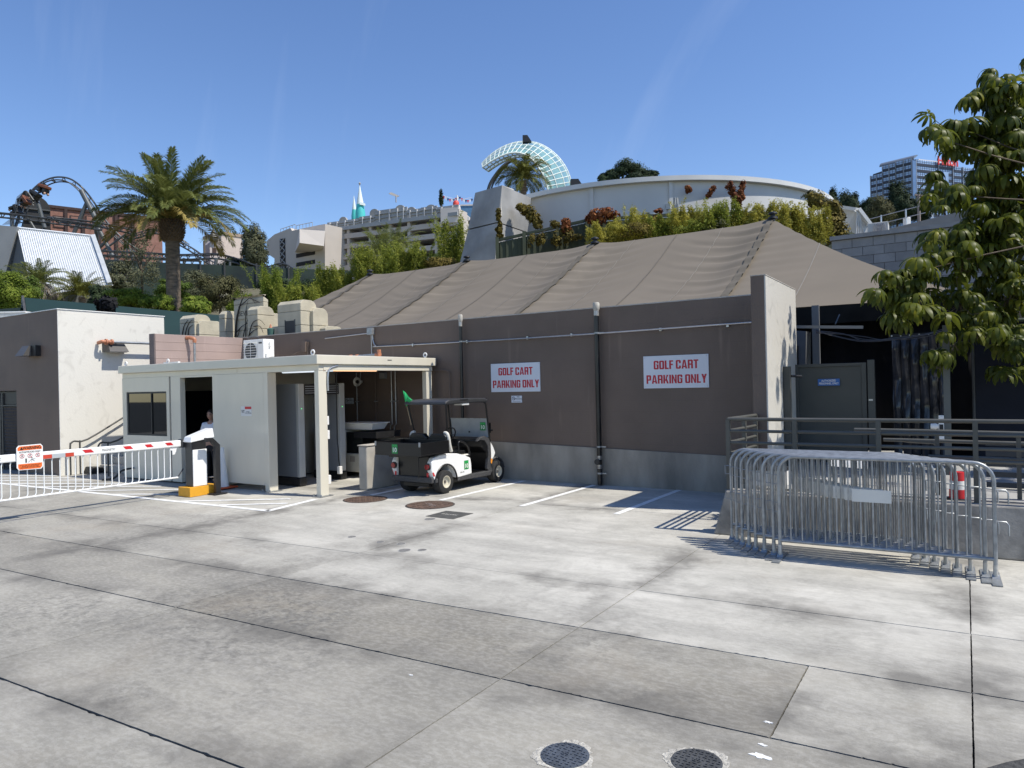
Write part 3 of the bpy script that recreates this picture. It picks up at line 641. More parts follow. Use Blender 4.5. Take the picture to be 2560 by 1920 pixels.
# sprinkler pipe on the white wall
t = thing('sprinkler_pipe', 'grey pipe with rusty elbow standing off the white stucco wall', 'pipe', (-18.1, 9.4, 3.2))
MB().tube([(-17.98, 9.62, 3.22), (-17.98, 11.1, 3.22)], 0.034, 10).build('tube', M_galv, t, smooth=True)
MB().tube(smooth_path([(-18.15, 9.36, 3.2), (-18.0, 9.36, 3.22), (-17.98, 9.42, 3.225), (-17.98, 9.62, 3.22)], 5), 0.045, 10).build('elbow', M_copper, t, smooth=True)
MB().lathe([(0.075, -0.02), (0.075, 0.02)], 12, (-17.98, 9.46, 3.22), 'y').lathe([(0.07, -0.02), (0.07, 0.02)], 12, (-17.98, 9.6, 3.22), 'y').build('coupling', M_copper, t, smooth=True)
MB().box(-18.2, -17.98, 9.72, 9.75, 3.19, 3.25).box(-18.2, -17.98, 10.9, 10.93, 3.19, 3.25).build('bracket', M_galv, t)
# stairs
st_ = thing('stairs', 'concrete steps climbing behind the booth beside the white wall', 'stairs', (-17.4, 9.4, 0))
for i in range(7): MB().box(-18.19, -16.75, 9.35 + 0.3 * i, 12.0, 0.172 * i, 0.172 * (i + 1) - 0.004).build('step', pm('step_concrete', (0.42, 0.40, 0.36), 0.85, v=0.12, s=4), st_, bevel=0.008)
def rail(name, pts, posts, label, r=0.021):
    t = thing('handrail', label, 'handrail', (pts[0][0], pts[0][1], 0), group='stair handrails')
    MB().tube(smooth_path(pts, 3), r, 8).build('rail', M_darkmetal, t, smooth=True)
    for (x, y, z0, z1) in posts: MB().tube([(x, y, z0), (x, y, z1)], r * 0.95, 8).build('post', M_darkmetal, t, smooth=True)
rail('r', [(-18.05, 8.6, 0), (-18.05, 8.6, 0.70), (-18.05, 8.63, 0.77), (-18.05, 8.70, 0.81), (-18.05, 9.0, 0.83), (-18.05, 9.93, 1.34), (-18.05, 11.3, 2.1)], [(-18.05, 8.82, 0, 0.82), (-18.05, 10.6, 0.7, 1.7)], 'dark handrail against the white stucco wall')
rail('r', [(-16.9, 8.66, 0.55), (-16.9, 8.66, 0.70), (-16.9, 8.69, 0.77), (-16.9, 8.76, 0.805), (-16.9, 9.1, 0.82), (-16.9, 10.0, 1.30), (-16.9, 11.3, 2.0)], [(-16.9, 8.88, 0, 0.81), (-16.9, 10.4, 0.6, 1.5)], 'dark handrail nearer the booth, its post on the ground')
t = thing('drain_cover', 'black mesh drain cover lying at the foot of the white wall', 'drain', (-17.8, 9.1, 0))
MB().prism([(8.9, 0.02), (9.28, 0.02), (9.2, 0.15), (8.96, 0.17)], 'x', -18.1, -17.75).build('cover', M_black, t, bevel=0.02)
MB().prism([(8.88, 0.0), (9.3, 0.0), (9.3, 0.019), (8.88, 0.019)], 'x', -18.12, -17.73).build('base', M_darkmetal, t)

# ================================================================== guard booth with open canopy
M_cream = pm('cream_steel', (0.65, 0.605, 0.495), 0.32, v=0.045, s=1.6, coat=0.25, stretch=(1.2, 1.2, .5), det=7)
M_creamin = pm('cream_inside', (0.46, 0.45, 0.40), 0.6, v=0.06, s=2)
bo = thing('guard_booth', 'long cream steel guard booth with an open canopy at its right end', 'booth', (-13, 10.4, 0))
MB().box(-16.2, -9.70, 8.77, 12.15, 2.38, 2.55).build('roof', M_cream, bo, bevel=0.012)
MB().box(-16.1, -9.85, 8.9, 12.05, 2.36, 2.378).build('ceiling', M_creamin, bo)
MB().box(-16.17, -9.75, 8.852, 8.96, 2.27, 2.379).build('header_beam', M_cream, bo, bevel=0.004)
MB().box(-9.87, -9.74, 8.962, 12.05, 2.275, 2.379).build('header_beam', M_cream, bo, bevel=0.004)
Yf = 8.85
mb = MB(); mb.box(-16.18, -14.36, Yf, Yf + .06, 0.03, 0.99); mb.box(-16.18, -14.36, Yf, Yf + .06, 1.955, 2.269); mb.box(-16.18, -16.02, Yf, Yf + .06, 0.99, 1.955); mb.box(-14.46, -14.36, Yf, Yf + .06, 0.99, 1.955)
mb.build('window_panel', M_cream, bo)
wn = MB().box(-16.02, -15.97, Yf + .02, Yf + .055, 0.992, 1.953).box(-14.51, -14.462, Yf + .02, Yf + .055, 0.992, 1.953).box(-15.97, -14.51, Yf + .02, Yf + .055, 0.992, 1.03).box(-15.97, -14.51, Yf + .02, Yf + .055, 1.915, 1.953).build('window', M_black, bo)
M_glass = pm('dark_window_glass', (0.012, 0.014, 0.014), 0.02, v=0.0, spec=0.9)
MB().box(-15.97, -15.08, Yf + .03, Yf + .04, 1.03, 1.915).build('pane', M_glass, wn)
MB().box(-15.06, -14.51, Yf + .045, Yf + .052, 1.03, 1.915).build('pane', M_glass, wn)
MB().box(-15.085, -15.06, Yf + .022, Yf + .05, 1.03, 1.915).build('mullion', M_black, wn)
MB().box(-14.355, -14.305, Yf + .03, Yf + .06, 0.03, 2.34).build('joint_strip', pm('joint_grey', (0.25, 0.24, 0.22), 0.6), bo)
MB().box(-14.30, -13.96, Yf + .002, Yf + .12, 0.03, 2.269).build('door_jamb', M_cream, bo, bevel=0.004)
MB().box(-13.96, -12.85, Yf + .004, Yf + .1, 2.235, 2.268).build('door_head', M_cream, bo)
MB().box(-12.85, -11.275, Yf, Yf + .07, 0.12, 2.268).build('wall_panel', M_cream, bo, bevel=0.004)
MB().box(-12.09, -12.05, Yf - .004, Yf - .0005, 2.29, 2.375).build('seam_plate', M_cream, bo)
for (x0, x1, y0, y1, lb_) in ((-11.272, -11.15, Yf - .002, Yf + .2, 0), (-9.865, -9.755, Yf - .004, Yf + .19, 0), (-9.865, -9.755, 11.86, 12.05, 0)):
    pt_ = MB().box(x0, x1, y0, y1, 0.012, 2.27).build('post', M_cream, bo, bevel=0.006)
    MB().box(x0 - .06, x1 + .06, y0 - .06, y1 + .06, 0.004, 0.012).build('base_plate', M_galv, pt_)
    for bx_ in (x0 - .04, x1 + .04): MB().lathe([(0.014, 0.012), (0.014, 0.045)], 6, (bx_, y0 - .03, 0)).build('bolt', M_galv, pt_)
# room walls
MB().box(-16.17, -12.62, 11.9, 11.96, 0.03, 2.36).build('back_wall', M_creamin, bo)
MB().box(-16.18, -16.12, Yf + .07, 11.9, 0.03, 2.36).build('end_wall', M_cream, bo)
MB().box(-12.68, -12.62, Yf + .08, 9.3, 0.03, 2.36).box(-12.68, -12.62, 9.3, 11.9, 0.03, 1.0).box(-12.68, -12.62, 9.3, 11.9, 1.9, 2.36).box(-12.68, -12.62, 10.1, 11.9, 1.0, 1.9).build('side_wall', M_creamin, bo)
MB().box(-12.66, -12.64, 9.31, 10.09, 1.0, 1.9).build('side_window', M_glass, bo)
MB().box(-16.1, -16.08, 8.95, 11.85, 0.03, 1.95).box(-16.07, -12.75, 11.86, 11.88, 0.03, 1.95).build('room_dark', pm('painted_dark', (0.008, 0.008, 0.009), 0.9), bo)  # black sheets added to paint in the darkness of the unlit room
MB().box(-16.1, -12.7, 8.93, 11.88, 0.01, 0.03).build('floor', pm('booth_floor', (0.08, 0.08, 0.08), 0.8), bo)
for px, py in ((782, 886), (1063, 897), (420, 909), (315, 915)):
    Y = 9.05 if px < 1000 else 11.85
    p = onY(px, py, Y); p.z = 2.55
    MB().tube(arc((p.x, p.y, 2.615), 0.042, 0, 2 * math.pi, 16, (1, 0, 0), (0, 0, 1))[:-1], 0.014, 6, True).tube([(p.x, p.y, 2.551), (p.x, p.y, 2.58)], 0.02, 8).build('lifting_eye', M_white, bo, smooth=True)
MB().box(-14.95, -14.4, 9.1, 9.15, 2.551, 2.6).build('roof_bracket', M_white, bo)
M_led = pm('warm_light_tube', (0.9, 0.75, 0.55), 0.4, v=0, em=((1.0, 0.55, 0.28), 1.6))
M_led2 = pm('white_light_tube', (0.8, 0.85, 0.9), 0.4, v=0, em=((0.8, 0.9, 1.0), 0.7))
MB().box(-10.2, -10.12, 9.15, 10.75, 2.27, 2.33).build('ceiling_lamp', M_led, bo, bevel=0.015)
MB().box(-11.35, -9.98, 9.35, 9.43, 2.26, 2.32).build('ceiling_lamp', M_led2, bo, bevel=0.015)
MB().tube(smooth_path([(-9.735, 9.3, 2.36), (-9.735, 9.1, 2.3), (-9.735, 9.05, 2.15), (-9.735, 9.05, 1.9)], 5), 0.018, 8).build('conduit_drop', M_conduit, bo, smooth=True)
for z0, z1, y1 in ((1.28, 1.44, 9.10), (1.02, 1.18, 9.11), (0.2, 0.36, 9.12)): MB().box(-9.86, -9.80, Yf + .19, y1 + 0.02, z0, z1).build('switch_box', M_white, bo, bevel=0.006)
mb = MB().box(-11.95, -11.63, Yf - .003, Yf - .0005, 1.44, 1.63); stk = mb.build('sticker', pm('sticker_white', (0.68, 0.67, 0.64), 0.5, v=0.02), bo)
MB().box(-11.83, -11.635, Yf - .0045, Yf - .0032, 1.575, 1.625).build('red_band', M_red, stk)
text('lettering', 'CALIFORNIA\nPROP 65\nNOTICE', 0.02, M_black, stk, (-11.89, Yf - .0045, 1.53), ext=0.0005)
text('lettering', 'NOTICE\nTO ALL VISITORS', 0.026, M_black, stk, (-11.735, Yf - .0045, 1.51), ext=0.0005)
MB().box(-9.699, -9.696, 10.6, 10.72, 2.475, 2.49).build('slot', M_darkmetal, bo)
# air conditioner on the roof
ac = thing('air_conditioner', 'white outdoor air conditioner unit standing on the booth roof', 'air conditioner', (-14.6, 11.4, 2.55))
MB().box(-14.98, -14.23, 11.2, 11.52, 2.60, 3.17).build('case', M_white, ac, bevel=0.012)
MB().box(-14.95, -14.85, 11.22, 11.5, 2.552, 2.6).box(-14.36, -14.26, 11.22, 11.5, 2.552, 2.6).build('foot', M_galv, ac)
gr = MB().lathe([(0.215, 0.0), (0.215, -0.004)], 28, (-14.70, 11.197, 2.88), 'y').build('fan_opening', pm('fan_dark', (0.06, 0.065, 0.07), 0.7), ac)
mb = MB()
for i in range(8): mb.tube([(-14.96, 11.185, 2.66 + i * 0.062), (-14.46, 11.185, 2.66 + i * 0.062)], 0.006, 5)
for i in range(3): mb.tube([(-14.94 + i * 0.24, 11.19, 2.63), (-14.94 + i * 0.24, 11.19, 3.13)], 0.006, 5)
mb.build('grille', M_white, gr)
MB().box(-14.4, -14.28, 11.196, 11.1995, 3.06, 3.10).build('badge', M_darkmetal, ac)
MB().box(-14.229, -14.18, 11.25, 11.33, 2.65, 2.82).box(-14.229, -14.19, 11.36, 11.4, 2.98, 3.1).build('valve_cover', M_white, ac, bevel=0.008)
MB().tube(smooth_path([(-14.95, 11.3, 3.18), (-14.9, 11.3, 3.24), (-14.6, 11.3, 3.235), (-14.5, 11.3, 3.18)], 4), 0.014, 6).build('lifting_strap', M_darkmetal, ac, smooth=True)
for i in range(3): MB().tube(smooth_path([(-14.18, 11.28 + .03 * i, 2.7), (-14.0, 11.3 + .04 * i, 2.72 - .03 * i), (-13.8, 11.4, 2.66), (-13.6, 11.8, 2.6)], 4), 0.014, 6).build('hose', M_black, ac, smooth=True)
t = thing('roof_pipe', 'grey sprinkler pipe with rusty couplings lying on the booth roof', 'pipe', (-11.3, 11.6, 2.6))
MB().tube([(-13.0, 11.6, 2.62), (-10.95, 11.6, 2.66)], 0.03, 10).build('tube', M_galv, t, smooth=True)
for x in (-11.75, -11.55): MB().lathe([(0.05, 0), (0.05, 0.06)], 10, (x, 11.6, 2.645), 'x').build('coupling', M_copper, t, smooth=True)
MB().tube([(-10.95, 11.6, 2.66), (-10.83, 11.6, 2.665)], 0.05, 10).tube([(-10.86, 11.6, 2.63), (-10.86, 11.6, 2.77)], 0.045, 10).build('cap', M_copper, t, smooth=True)
for x in (-12.6, -11.3): MB().box(x - .02, x + .02, 11.55, 11.65, 2.551, 2.62).build('support', M_galv, t)
t = thing('standpipe', 'grey standpipe with rusty elbow in front of the mauve wall', 'pipe', (-16.2, 10.7, 2.5))
p0 = onX(487, 905, -16.2); p1 = onX(487, 848, -16.2)
MB().tube([(-16.2, p0.y, 2.5), (-16.2, p0.y, 3.2)], 0.03, 10).build('tube', M_galv, t, smooth=True)
MB().tube(smooth_path([(-16.2, p0.y, 3.16), (-16.2, p0.y - .0, 3.24), (-16.28, p0.y - .05, 3.28), (-16.38, p0.y - .1, 3.28)], 5), 0.045, 10).build('elbow', M_copper, t, smooth=True)
MB().lathe([(0.06, 2.56), (0.06, 2.62)], 10, (-16.2, p0.y, 0)).build('coupling', M_copper, t, smooth=True)

# ================================================================== what stands under the canopy
M_scan = pm('scanner_grey', (0.23, 0.245, 0.265), 0.4, v=0.05)
M_scanl = pm('scanner_edge', (0.42, 0.43, 0.42), 0.4, v=0.05)
sg = thing('metal_detector', 'grey walk-through metal detector standing in the shade under the canopy', 'metal detector', (-11.6, 10.25, 0))
for y in (9.62, 10.72):
    pn = MB().box(-12.0, -11.27, y, y + .14, 0.18, 2.05).build('side_panel', M_scan, sg, bevel=0.01)
    MB().box(-11.268, -11.19, y - .006, y + .146, 0.18, 2.05).build('edge_strip', M_scanl, pn, bevel=0.01)
    MB().box(-12.02, -11.17, y - .02, y + .16, 0.004, 0.178).build('foot', M_black, pn, bevel=0.02)
    MB().lathe([(0.012, 0), (0.012, 0.006)], 8, (-11.19, y + .07, 1.55), 'x').build('status_light', pm('green_led', (0.2, 0.9, 0.3), 0.4, v=0, em=((0.2, 1, 0.3), 1.0)), pn)
hd = MB().box(-11.9, -11.2, 9.76, 10.72, 1.82, 2.04).build('header', M_black, sg, bevel=0.01)
for i in range(4): MB().box(-11.198, -11.194, 9.8, 10.68, 1.85 + i * .045, 1.865 + i * .045).build('display_line', pm('display_grey', (0.3, 0.32, 0.35), 0.4), hd)
xr = thing('baggage_scanner', 'cream wheeled baggage scanner with dark tunnel under the canopy', 'scanner', (-11.3, 11.4, 0))
M_scr = pm('scanner_cream', (0.44, 0.42, 0.35), 0.45, v=0.06)
MB().box(-12.4, -10.95, 11.1, 11.95, 0.12, 0.52).build('base', M_scr, xr, bevel=0.02)
MB().box(-12.4, -11.45, 11.1, 11.95, 0.52, 1.02).build('body', M_scr, xr, bevel=0.03)
MB().prism([(-11.45, 0.53), (-11.2, 0.53), (-11.3, 0.9), (-11.45, 0.92)], 'y', 11.15, 11.9).build('hood', M_black, xr)
MB().box(-11.449, -10.97, 11.14, 11.16, 0.53, 0.98).build('side_guard', M_glass, xr)
MB().box(-11.2, -10.55, 11.12, 11.9, 0.86, 0.99).build('roller_table', M_black, xr)
MB().lathe([(0.07, 0), (0.07, -0.012)], 16, (-11.75, 11.098, 0.36), 'y').build('fan', M_black, xr)
for i in range(4): MB().lathe([(0.012, 0), (0.012, -0.01)], 8, (-11.95 + (i % 2) * .06, 11.098, 0.2 + (i // 2) * .07), 'y').build('socket', M_black, xr)
MB().box(-11.3, -11.16, 11.094, 11.099, 0.34, 0.46).build('label_plate', pm('plate_grey', (0.25, 0.23, 0.2), 0.6), xr)
for x, y in ((-12.3, 11.2), (-11.05, 11.2), (-12.3, 11.85), (-11.05, 11.85)): MB().lathe([(0.055, -.02), (0.055, .02)], 12, (x, y, 0.06), 'y').build('caster', M_black, xr, smooth=True)
tr = thing('plastic_tray', 'white plastic tray lying on the baggage scanner', 'tray', (-11.1, 11.4, 1.0))
mb = MB(); mb.hexa([(-11.55, 11.2, 1.03), (-10.75, 11.2, 1.03), (-10.75, 11.6, 1.03), (-11.55, 11.6, 1.03), (-11.62, 11.15, 1.16), (-10.68, 11.15, 1.16), (-10.68, 11.65, 1.16), (-11.62, 11.65, 1.16)])
mb.build('tub', M_white, tr, bevel=0.01); MB().box(-11.65, -10.65, 11.12, 11.68, 1.161, 1.182).build('rim', M_white, tr, bevel=0.006)
hn = thing('horn_speaker', 'round white horn speaker hanging from the canopy ceiling', 'speaker', (-11.96, 12.0, 2.1))
MB().lathe([(0.03, .12), (0.06, .05), (0.105, -.02), (0.11, -.05), (0.09, -.04), (0.05, 0.0), (0.03, 0.02)], 20, (-11.93, 12.02, 2.08), 'y').build('horn', M_white, hn, smooth=True)
MB().lathe([(0.045, -.02), (0.04, -.045)], 14, (-11.93, 12.02, 2.08), 'y').build('core', M_black, hn, smooth=True)
MB().tube([(-11.93, 12.1, 2.12), (-11.93, 12.1, 2.355)], 0.012, 6).build('bracket', M_galv, hn)
for x, z0, lab in ((-12.15, 0.85, 'thin conduit left of the horn speaker'), (-11.05, 0.8, 'left one of the two bent conduits under the canopy'), (-10.93, 0.8, 'right one of the two bent conduits under the canopy'), (-11.55, 0.9, 'dark conduit just right of the horn speaker')):
    t = thing('wall_conduit_drop', lab, 'conduit', (x, WY0, z0), group='conduits on the wall under the canopy')
    k_ = x - 0.06
    MB().tube(smooth_path([(x, WY0 - .05, 2.3), (x, WY0 - .05, 1.2), (x, WY0 - .05, 1.12), (k_, WY0 - .05, 1.02), (k_, WY0 - .05, z0)], 4), 0.013, 8).build('tube', M_conduit if x > -11.2 or x < -12 else M_brown, t, smooth=True)
    MB().box(x - .03, x + .03, WY0 - .075, WY0 - .002, 1.6, 1.63).build('strap', M_conduit, t)
t = thing('ceiling_box', 'small grey junction box at the top of the conduits under the canopy', 'box', (-11.3, WY0, 2.2))
MB().box(-11.38, -11.22, WY0 - .1, WY0 - .002, 2.14, 2.28).build('case', M_galv, t, bevel=0.004); MB().box(-11.37, -11.23, WY0 - .106, WY0 - .101, 2.15, 2.27).build('lid', M_conduit, t)
t = thing('junction_box', 'small brown junction box with bent conduit near the rear canopy post', 'box', (-10.1, WY0, 2.25))
MB().box(-10.2, -10.0, WY0 - .09, WY0 - .002, 2.17, 2.31).build('case', M_brown, t, bevel=0.004)
MB().tube(smooth_path([(-9.999, WY0 - .05, 2.28), (-9.55, WY0 - .05, 2.28), (-9.43, WY0 - .05, 2.25), (-9.38, WY0 - .05, 2.12), (-9.38, WY0 - .05, 0.8)], 5), 0.014, 8).build('conduit', M_brown, t, smooth=True)
t = thing('power_cable', 'black power cable hanging from the canopy ceiling to the scanner', 'cable', (-11.85, 11.05, 0.3))
MB().tube(smooth_path([(-10.9, 10.4, 2.35), (-10.93, 10.4, 2.2), (-11.0, 10.45, 1.0), (-10.98, 10.45, 0.7), (-11.02, 10.5, 0.45), (-11.0, 10.5, 0.3)], 6), 0.012, 6).build('cord', M_black, t, smooth=True)
MB().box(-11.04, -10.96, 10.46, 10.54, 0.16, 0.32).build('plug', M_white, t, bevel=0.01); MB().box(-10.96, -10.84, 10.36, 10.44, 2.28, 2.357).build('ceiling_socket', M_black, t)
# short concrete wall by the cart
kw = thing('short_concrete_wall', 'short thick concrete wall between the canopy and the golf cart', 'wall', (-9.64, 10.9, 0))
M_kw = pm('rough_concrete', (0.38, 0.355, 0.31), 0.9, v=0.14, s=4, b=0.15, bs=40)
MB().box(-9.75, -9.54, 9.79, 11.8, 0, 0.83).build('wall_core', M_kw, kw, bevel=0.02)
MB().box(-9.765, -9.525, 9.775, 11.82, 0.832, 0.855).build('top_skim', M_kw, kw, bevel=0.008)

# ================================================================== barrier gate
M_gwhite = pm('gate_white', (0.80, 0.80, 0.78), 0.35, v=0.03, coat=0.2)
M_gdark = pm('gate_charcoal', (0.045, 0.047, 0.05), 0.4, v=0.1)
gt = thing('barrier_gate', 'white and charcoal parking barrier cabinet with a long striped arm and hanging rods', 'barrier gate', (-12.15, 8.05, 0))
yc1 = onX(516, 1150, -12.08).y
cb_ = MB().box(-12.28, -12.08, 7.86, yc1, 0.18, 1.06).build('cabinet', M_gdark, gt, bevel=0.01)
MB().box(-12.079, -12.06, 7.875, yc1, 0.18, 0.86).build('side_cover', M_gwhite, cb_, bevel=0.006)
MB().box(-12.079, -12.065, 7.87, yc1 - .02, 0.862, 1.05).build('dark_recess', M_black, cb_)
mb = MB(); mb.hexa([(-12.31, 7.82, 1.0), (-12.04, 7.82, 1.0), (-12.04, 8.32, 1.06), (-12.31, 8.32, 1.06), (-12.29, 7.86, 1.1), (-12.06, 7.86, 1.1), (-12.06, 8.3, 1.24), (-12.29, 8.3, 1.24)])
mb.build('top_cover', M_gwhite, gt, bevel=0.015)
M_yel = pm('yellow_paint', (0.68, 0.33, 0.02), 0.6, v=0.1, s=7)
MB().box(-12.36, -12.0, 7.76, 8.0, 0.004, 0.175).build('yellow_plinth', M_yel, gt, bevel=0.004)
MB().box(-12.30, -12.02, 8.004, 8.36, 0.004, 0.172).build('yellow_plinth', M_yel, gt, bevel=0.004)
MB().box(-12.40, -12.281, 7.8, 7.98, 0.9, 1.06).build('hinge_block', M_gdark, gt, bevel=0.01)
AX = -12.30
ar = MB().box(AX - .03, AX + .03, 1.2, 7.78, 0.925, 1.045).build('arm', M_gwhite, gt, bevel=0.015)
mb = MB()
for a, b in ((6.03, 6.22), (6.70, 6.88), (7.08, 7.25), (7.46, 7.63)):
    o = MB().add([(AX + .0315, a, 1.02), (AX + .0315, b - .05, 1.02), (AX + .0315, b, 0.965), (AX + .0315, a + .05, 0.965)], [(0, 3, 2, 1)]).build('red_stripe', M_red, ar)
MB().box(AX + .0305, AX + .0325, 5.44, 5.90, 0.93, 0.995).build('reflector_label', pm('label_silver', (0.45, 0.48, 0.5), 0.35), ar)
MB().box(AX + .033, AX + .0345, 5.44, 5.57, 0.932, 0.993).build('red_label', pm('label_red', (0.55, 0.06, 0.03), 0.4), ar)
MB().box(AX + .033, AX + .0345, 5.77, 5.90, 0.932, 0.993).build('red_label', MATS['label_red'], ar)
text('lettering', 'MAGNETIC', 0.05, M_darkmetal, ar, (AX + .0315, 6.46, 0.985), '+x', ext=0.0006, xs=0.9)
text('lettering', 'MAGNETIC', 0.05, M_darkmetal, ar, (AX + .0315, 4.75, 0.985), '+x', ext=0.0006, xs=0.9)
bt = MB().tube([(AX, 1.2, 0.35), (AX, 7.72, 0.36)], 0.016, 8).build('lower_rail', M_gwhite, ar, smooth=True)
y = 7.59
while y > 1.4:
    MB().tube([(AX, y, 0.925), (AX, y - 0.012, 0.88), (AX, y - 0.012, 0.41), (AX, y - 0.03, 0.36)], [0.007, 0.008, 0.008, 0.01], 6).build('hanging_rod', M_gwhite, ar, smooth=True)
    y -= 0.1175
MB().prism([(7.57, 0.92), (7.71, 0.925), (7.69, 0.84), (7.66, 0.79), (7.62, 0.79), (7.62, 0.86), (7.58, 0.88)], 'x', AX - .008, AX + .008).build('end_bracket', M_gwhite, ar)
MB().tube([(AX - .05, 7.86, 0.5), (AX, 7.72, 0.37)], 0.012, 6).build('stay', M_gdark, gt)
ws_ = MB().prism([(5.06, 0.83), (5.09, 0.79), (5.40, 0.785), (5.43, 0.82), (5.43, 1.14), (5.40, 1.175), (5.09, 1.17), (5.06, 1.135)], 'x', AX + .045, AX + .055).build('warning_sign', M_gwhite, gt, bevel=0.002)
ws_['label'] = 'white and orange warning sign fixed to the gate arm'
M_or = pm('orange_print', (0.83, 0.16, 0.025), 0.45, v=0.02); xw = AX + .0563
MB().prism([(5.075, 1.09), (5.415, 1.095), (5.415, 1.135), (5.39, 1.16), (5.1, 1.155), (5.075, 1.13)], 'x', xw - .001, xw).build('orange_band', M_or, ws_)
MB().prism([(5.08, 0.83), (5.1, 0.80), (5.39, 0.797), (5.415, 0.83), (5.415, 0.885), (5.08, 0.885)], 'x', xw - .001, xw).build('orange_band', M_or, ws_)
text('lettering', 'WARNING', 0.064, M_black, ws_, (xw + .0006, 5.275, 1.124), '+x', off=0.0022, ext=0.0005, xs=0.82)
MB().prism([(5.105, 1.1), (5.155, 1.1), (5.13, 1.147)], 'x', xw, xw + .0006).build('hazard_triangle', M_black, ws_)
text('lettering', 'AUTOS/TRUCKS ONLY', 0.034, M_black, ws_, (xw, 5.245, 1.063), '+x', off=0.0006, ext=0.0005, xs=0.86)
text('lettering', 'DO NOT PASS GATE WHILE ARM DOWN\nMOVING GATE ARM CAN CAUSE\nSERIOUS INJURY OR VEHICLE DAMAGE', 0.0185, M_black, ws_, (xw + .0006, 5.247, 0.842), '+x', off=0.0004, ext=0.0005, xs=0.86)
for i, yc_ in enumerate((5.135, 5.245, 5.355)):
    c = Vector((xw, yc_, 1.005)); mb = MB().tube(arc(c, 0.03, 0, 2 * math.pi, 20, (0, 1, 0), (0, 0, 1))[:-1], 0.0032, 4, True).bar(c + Vector((0, -.022, .022)), c + Vector((0, .022, -.022)), .003, .005, up=(1, 0, 0))
    mb.build('prohibition_ring', M_red, ws_)
    q = MB().bar(c + Vector((.0003, -.012, -.02)), c + Vector((.0003, .002, .004)), .002, .006, up=(1, 0, 0)).bar(c + Vector((.0003, .002, .004)), c + Vector((.0003, .014, -.016)), .002, .006, up=(1, 0, 0)).lathe([(.006, 0), (.006, .001)], 8, (c.x, c.y + .004, c.z + .014), 'x'); q.build('pictogram', M_black, ws_)
MB().box(xw, xw + .0006, 5.18, 5.20, 0.9, 0.965).bar((xw, 5.22, 0.905), (xw, 5.27, 0.95), .001, .009, up=(1, 0, 0)).bar((xw, 5.27, 0.95), (xw, 5.31, 0.915), .001, .009, up=(1, 0, 0)).bar((xw, 5.26, 0.945), (xw, 5.32, 0.955), .001, .008, up=(1, 0, 0)).bar((xw, 5.27, 0.945), (xw, 5.265, 0.9), .001, .008, up=(1, 0, 0)).lathe([(.009, 0), (.009, .001)], 8, (xw, 5.272, 0.968), 'x').build('pictogram', M_black, ws_)
# black bent guard post, cone behind it
g0, g1, g2 = onX(514, 1150, -11.88).y, onX(536, 1150, -11.88).y, onX(548, 1150, -11.88).y
bp_ = thing('guard_post', 'black bent steel guard post beside the barrier cabinet', 'post', (-11.88, 8.24, 0))
MB().prism([(g0, 1.0), (g0, 1.075), (g0 + (g1 - g0) * .75, 1.07), (g2, 0.93), (g2, 0.02), (g1, 0.02), (g1, 0.9), (g0 + (g1 - g0) * .6, 1.0)], 'x', -11.92, -11.84).build('bent_bar', M_black, bp_, bevel=0.006)
MB().box(-12.0, -11.76, g1 - .08, g2 + .08, 0.004, 0.025).build('base_plate', M_black, bp_)
MB().tube([(-12.04, 8.2, 0.32), (-11.93, 8.25, 0.33)], 0.012, 6).build('tie_rod', M_galv, bp_)
cq = gnd(558, 1222)
cn_ = thing('white_cone', 'white plastic cone on an orange base behind the guard post', 'cone', (cq.x, cq.y, 0))
MB().lathe([(0.12, 0.05), (0.105, 0.07), (0.032, 0.80), (0.025, 0.82)], 20, (cq.x, cq.y, 0)).build('shell', M_white, cn_, smooth=True)
MB().box(cq.x - .2, cq.x + .2, cq.y - .2, cq.y + .2, 0.02, 0.048).build('base', pm('orange_rubber', (0.6, 0.10, 0.03), 0.6), cn_, bevel=0.01)
MB().box(cq.x - .16, cq.x + .16, cq.y - .16, cq.y + .16, 0.004, 0.02).build('foot', M_black, cn_)
t = thing('black_hose', 'short black hose bent up from the ground by the left end of the booth', 'hose', (-15.9, 8.5, 0))
MB().tube(smooth_path([(-16.15, 8.35, 0.03), (-15.95, 8.5, 0.06), (-15.85, 8.6, 0.2), (-15.8, 8.7, 0.24), (-15.78, 8.82, 0.25)], 5), 0.022, 8).build('tube', M_black, t, smooth=True)
MB().lathe([(0.03, 0), (0.03, .05)], 8, (-15.78, 8.8, 0.25), 'y').build('end_fitting', M_galv, t)

# ================================================================== person in the booth doorway
M_skin = pm('skin', (0.42, 0.24, 0.17), 0.55, v=0.05)
M_shirt = pm('white_shirt', (0.72, 0.74, 0.80), 0.8, v=0.05, s=8, b=0.3, bs=14)
M_trous = pm('dark_trousers', (0.015, 0.015, 0.018), 0.85, v=0.1)
M_hair = pm('dark_hair', (0.022, 0.015, 0.012), 0.6, v=0.3, s=30)
pe = thing('person', 'person in a white polo shirt standing in the booth doorway behind the barrier cabinet', 'person', (-13.60, 9.32, 0.03), rotz=R(0))
def skin_mesh(name, verts, edges, radii, mat, root, sub=2):
    me = bpy.data.meshes.new(name); me.from_pydata(verts, edges, []); o = bpy.data.objects.new(name, me); col.objects.link(o); o.parent = pe; ORG[o.name] = org(pe).copy()
    me.materials.append(mat); m = o.modifiers.new('skin', 'SKIN'); m.use_smooth_shade = True
    for i, r in enumerate(radii):
        s_ = me.skin_vertices[0].data[i]; s_.radius = (r, r) if not isinstance(r, tuple) else r; s_.use_root = (i == root)
    m2 = o.modifiers.new('sub', 'SUBSURF'); m2.levels = sub; m2.render_levels = sub
    return o
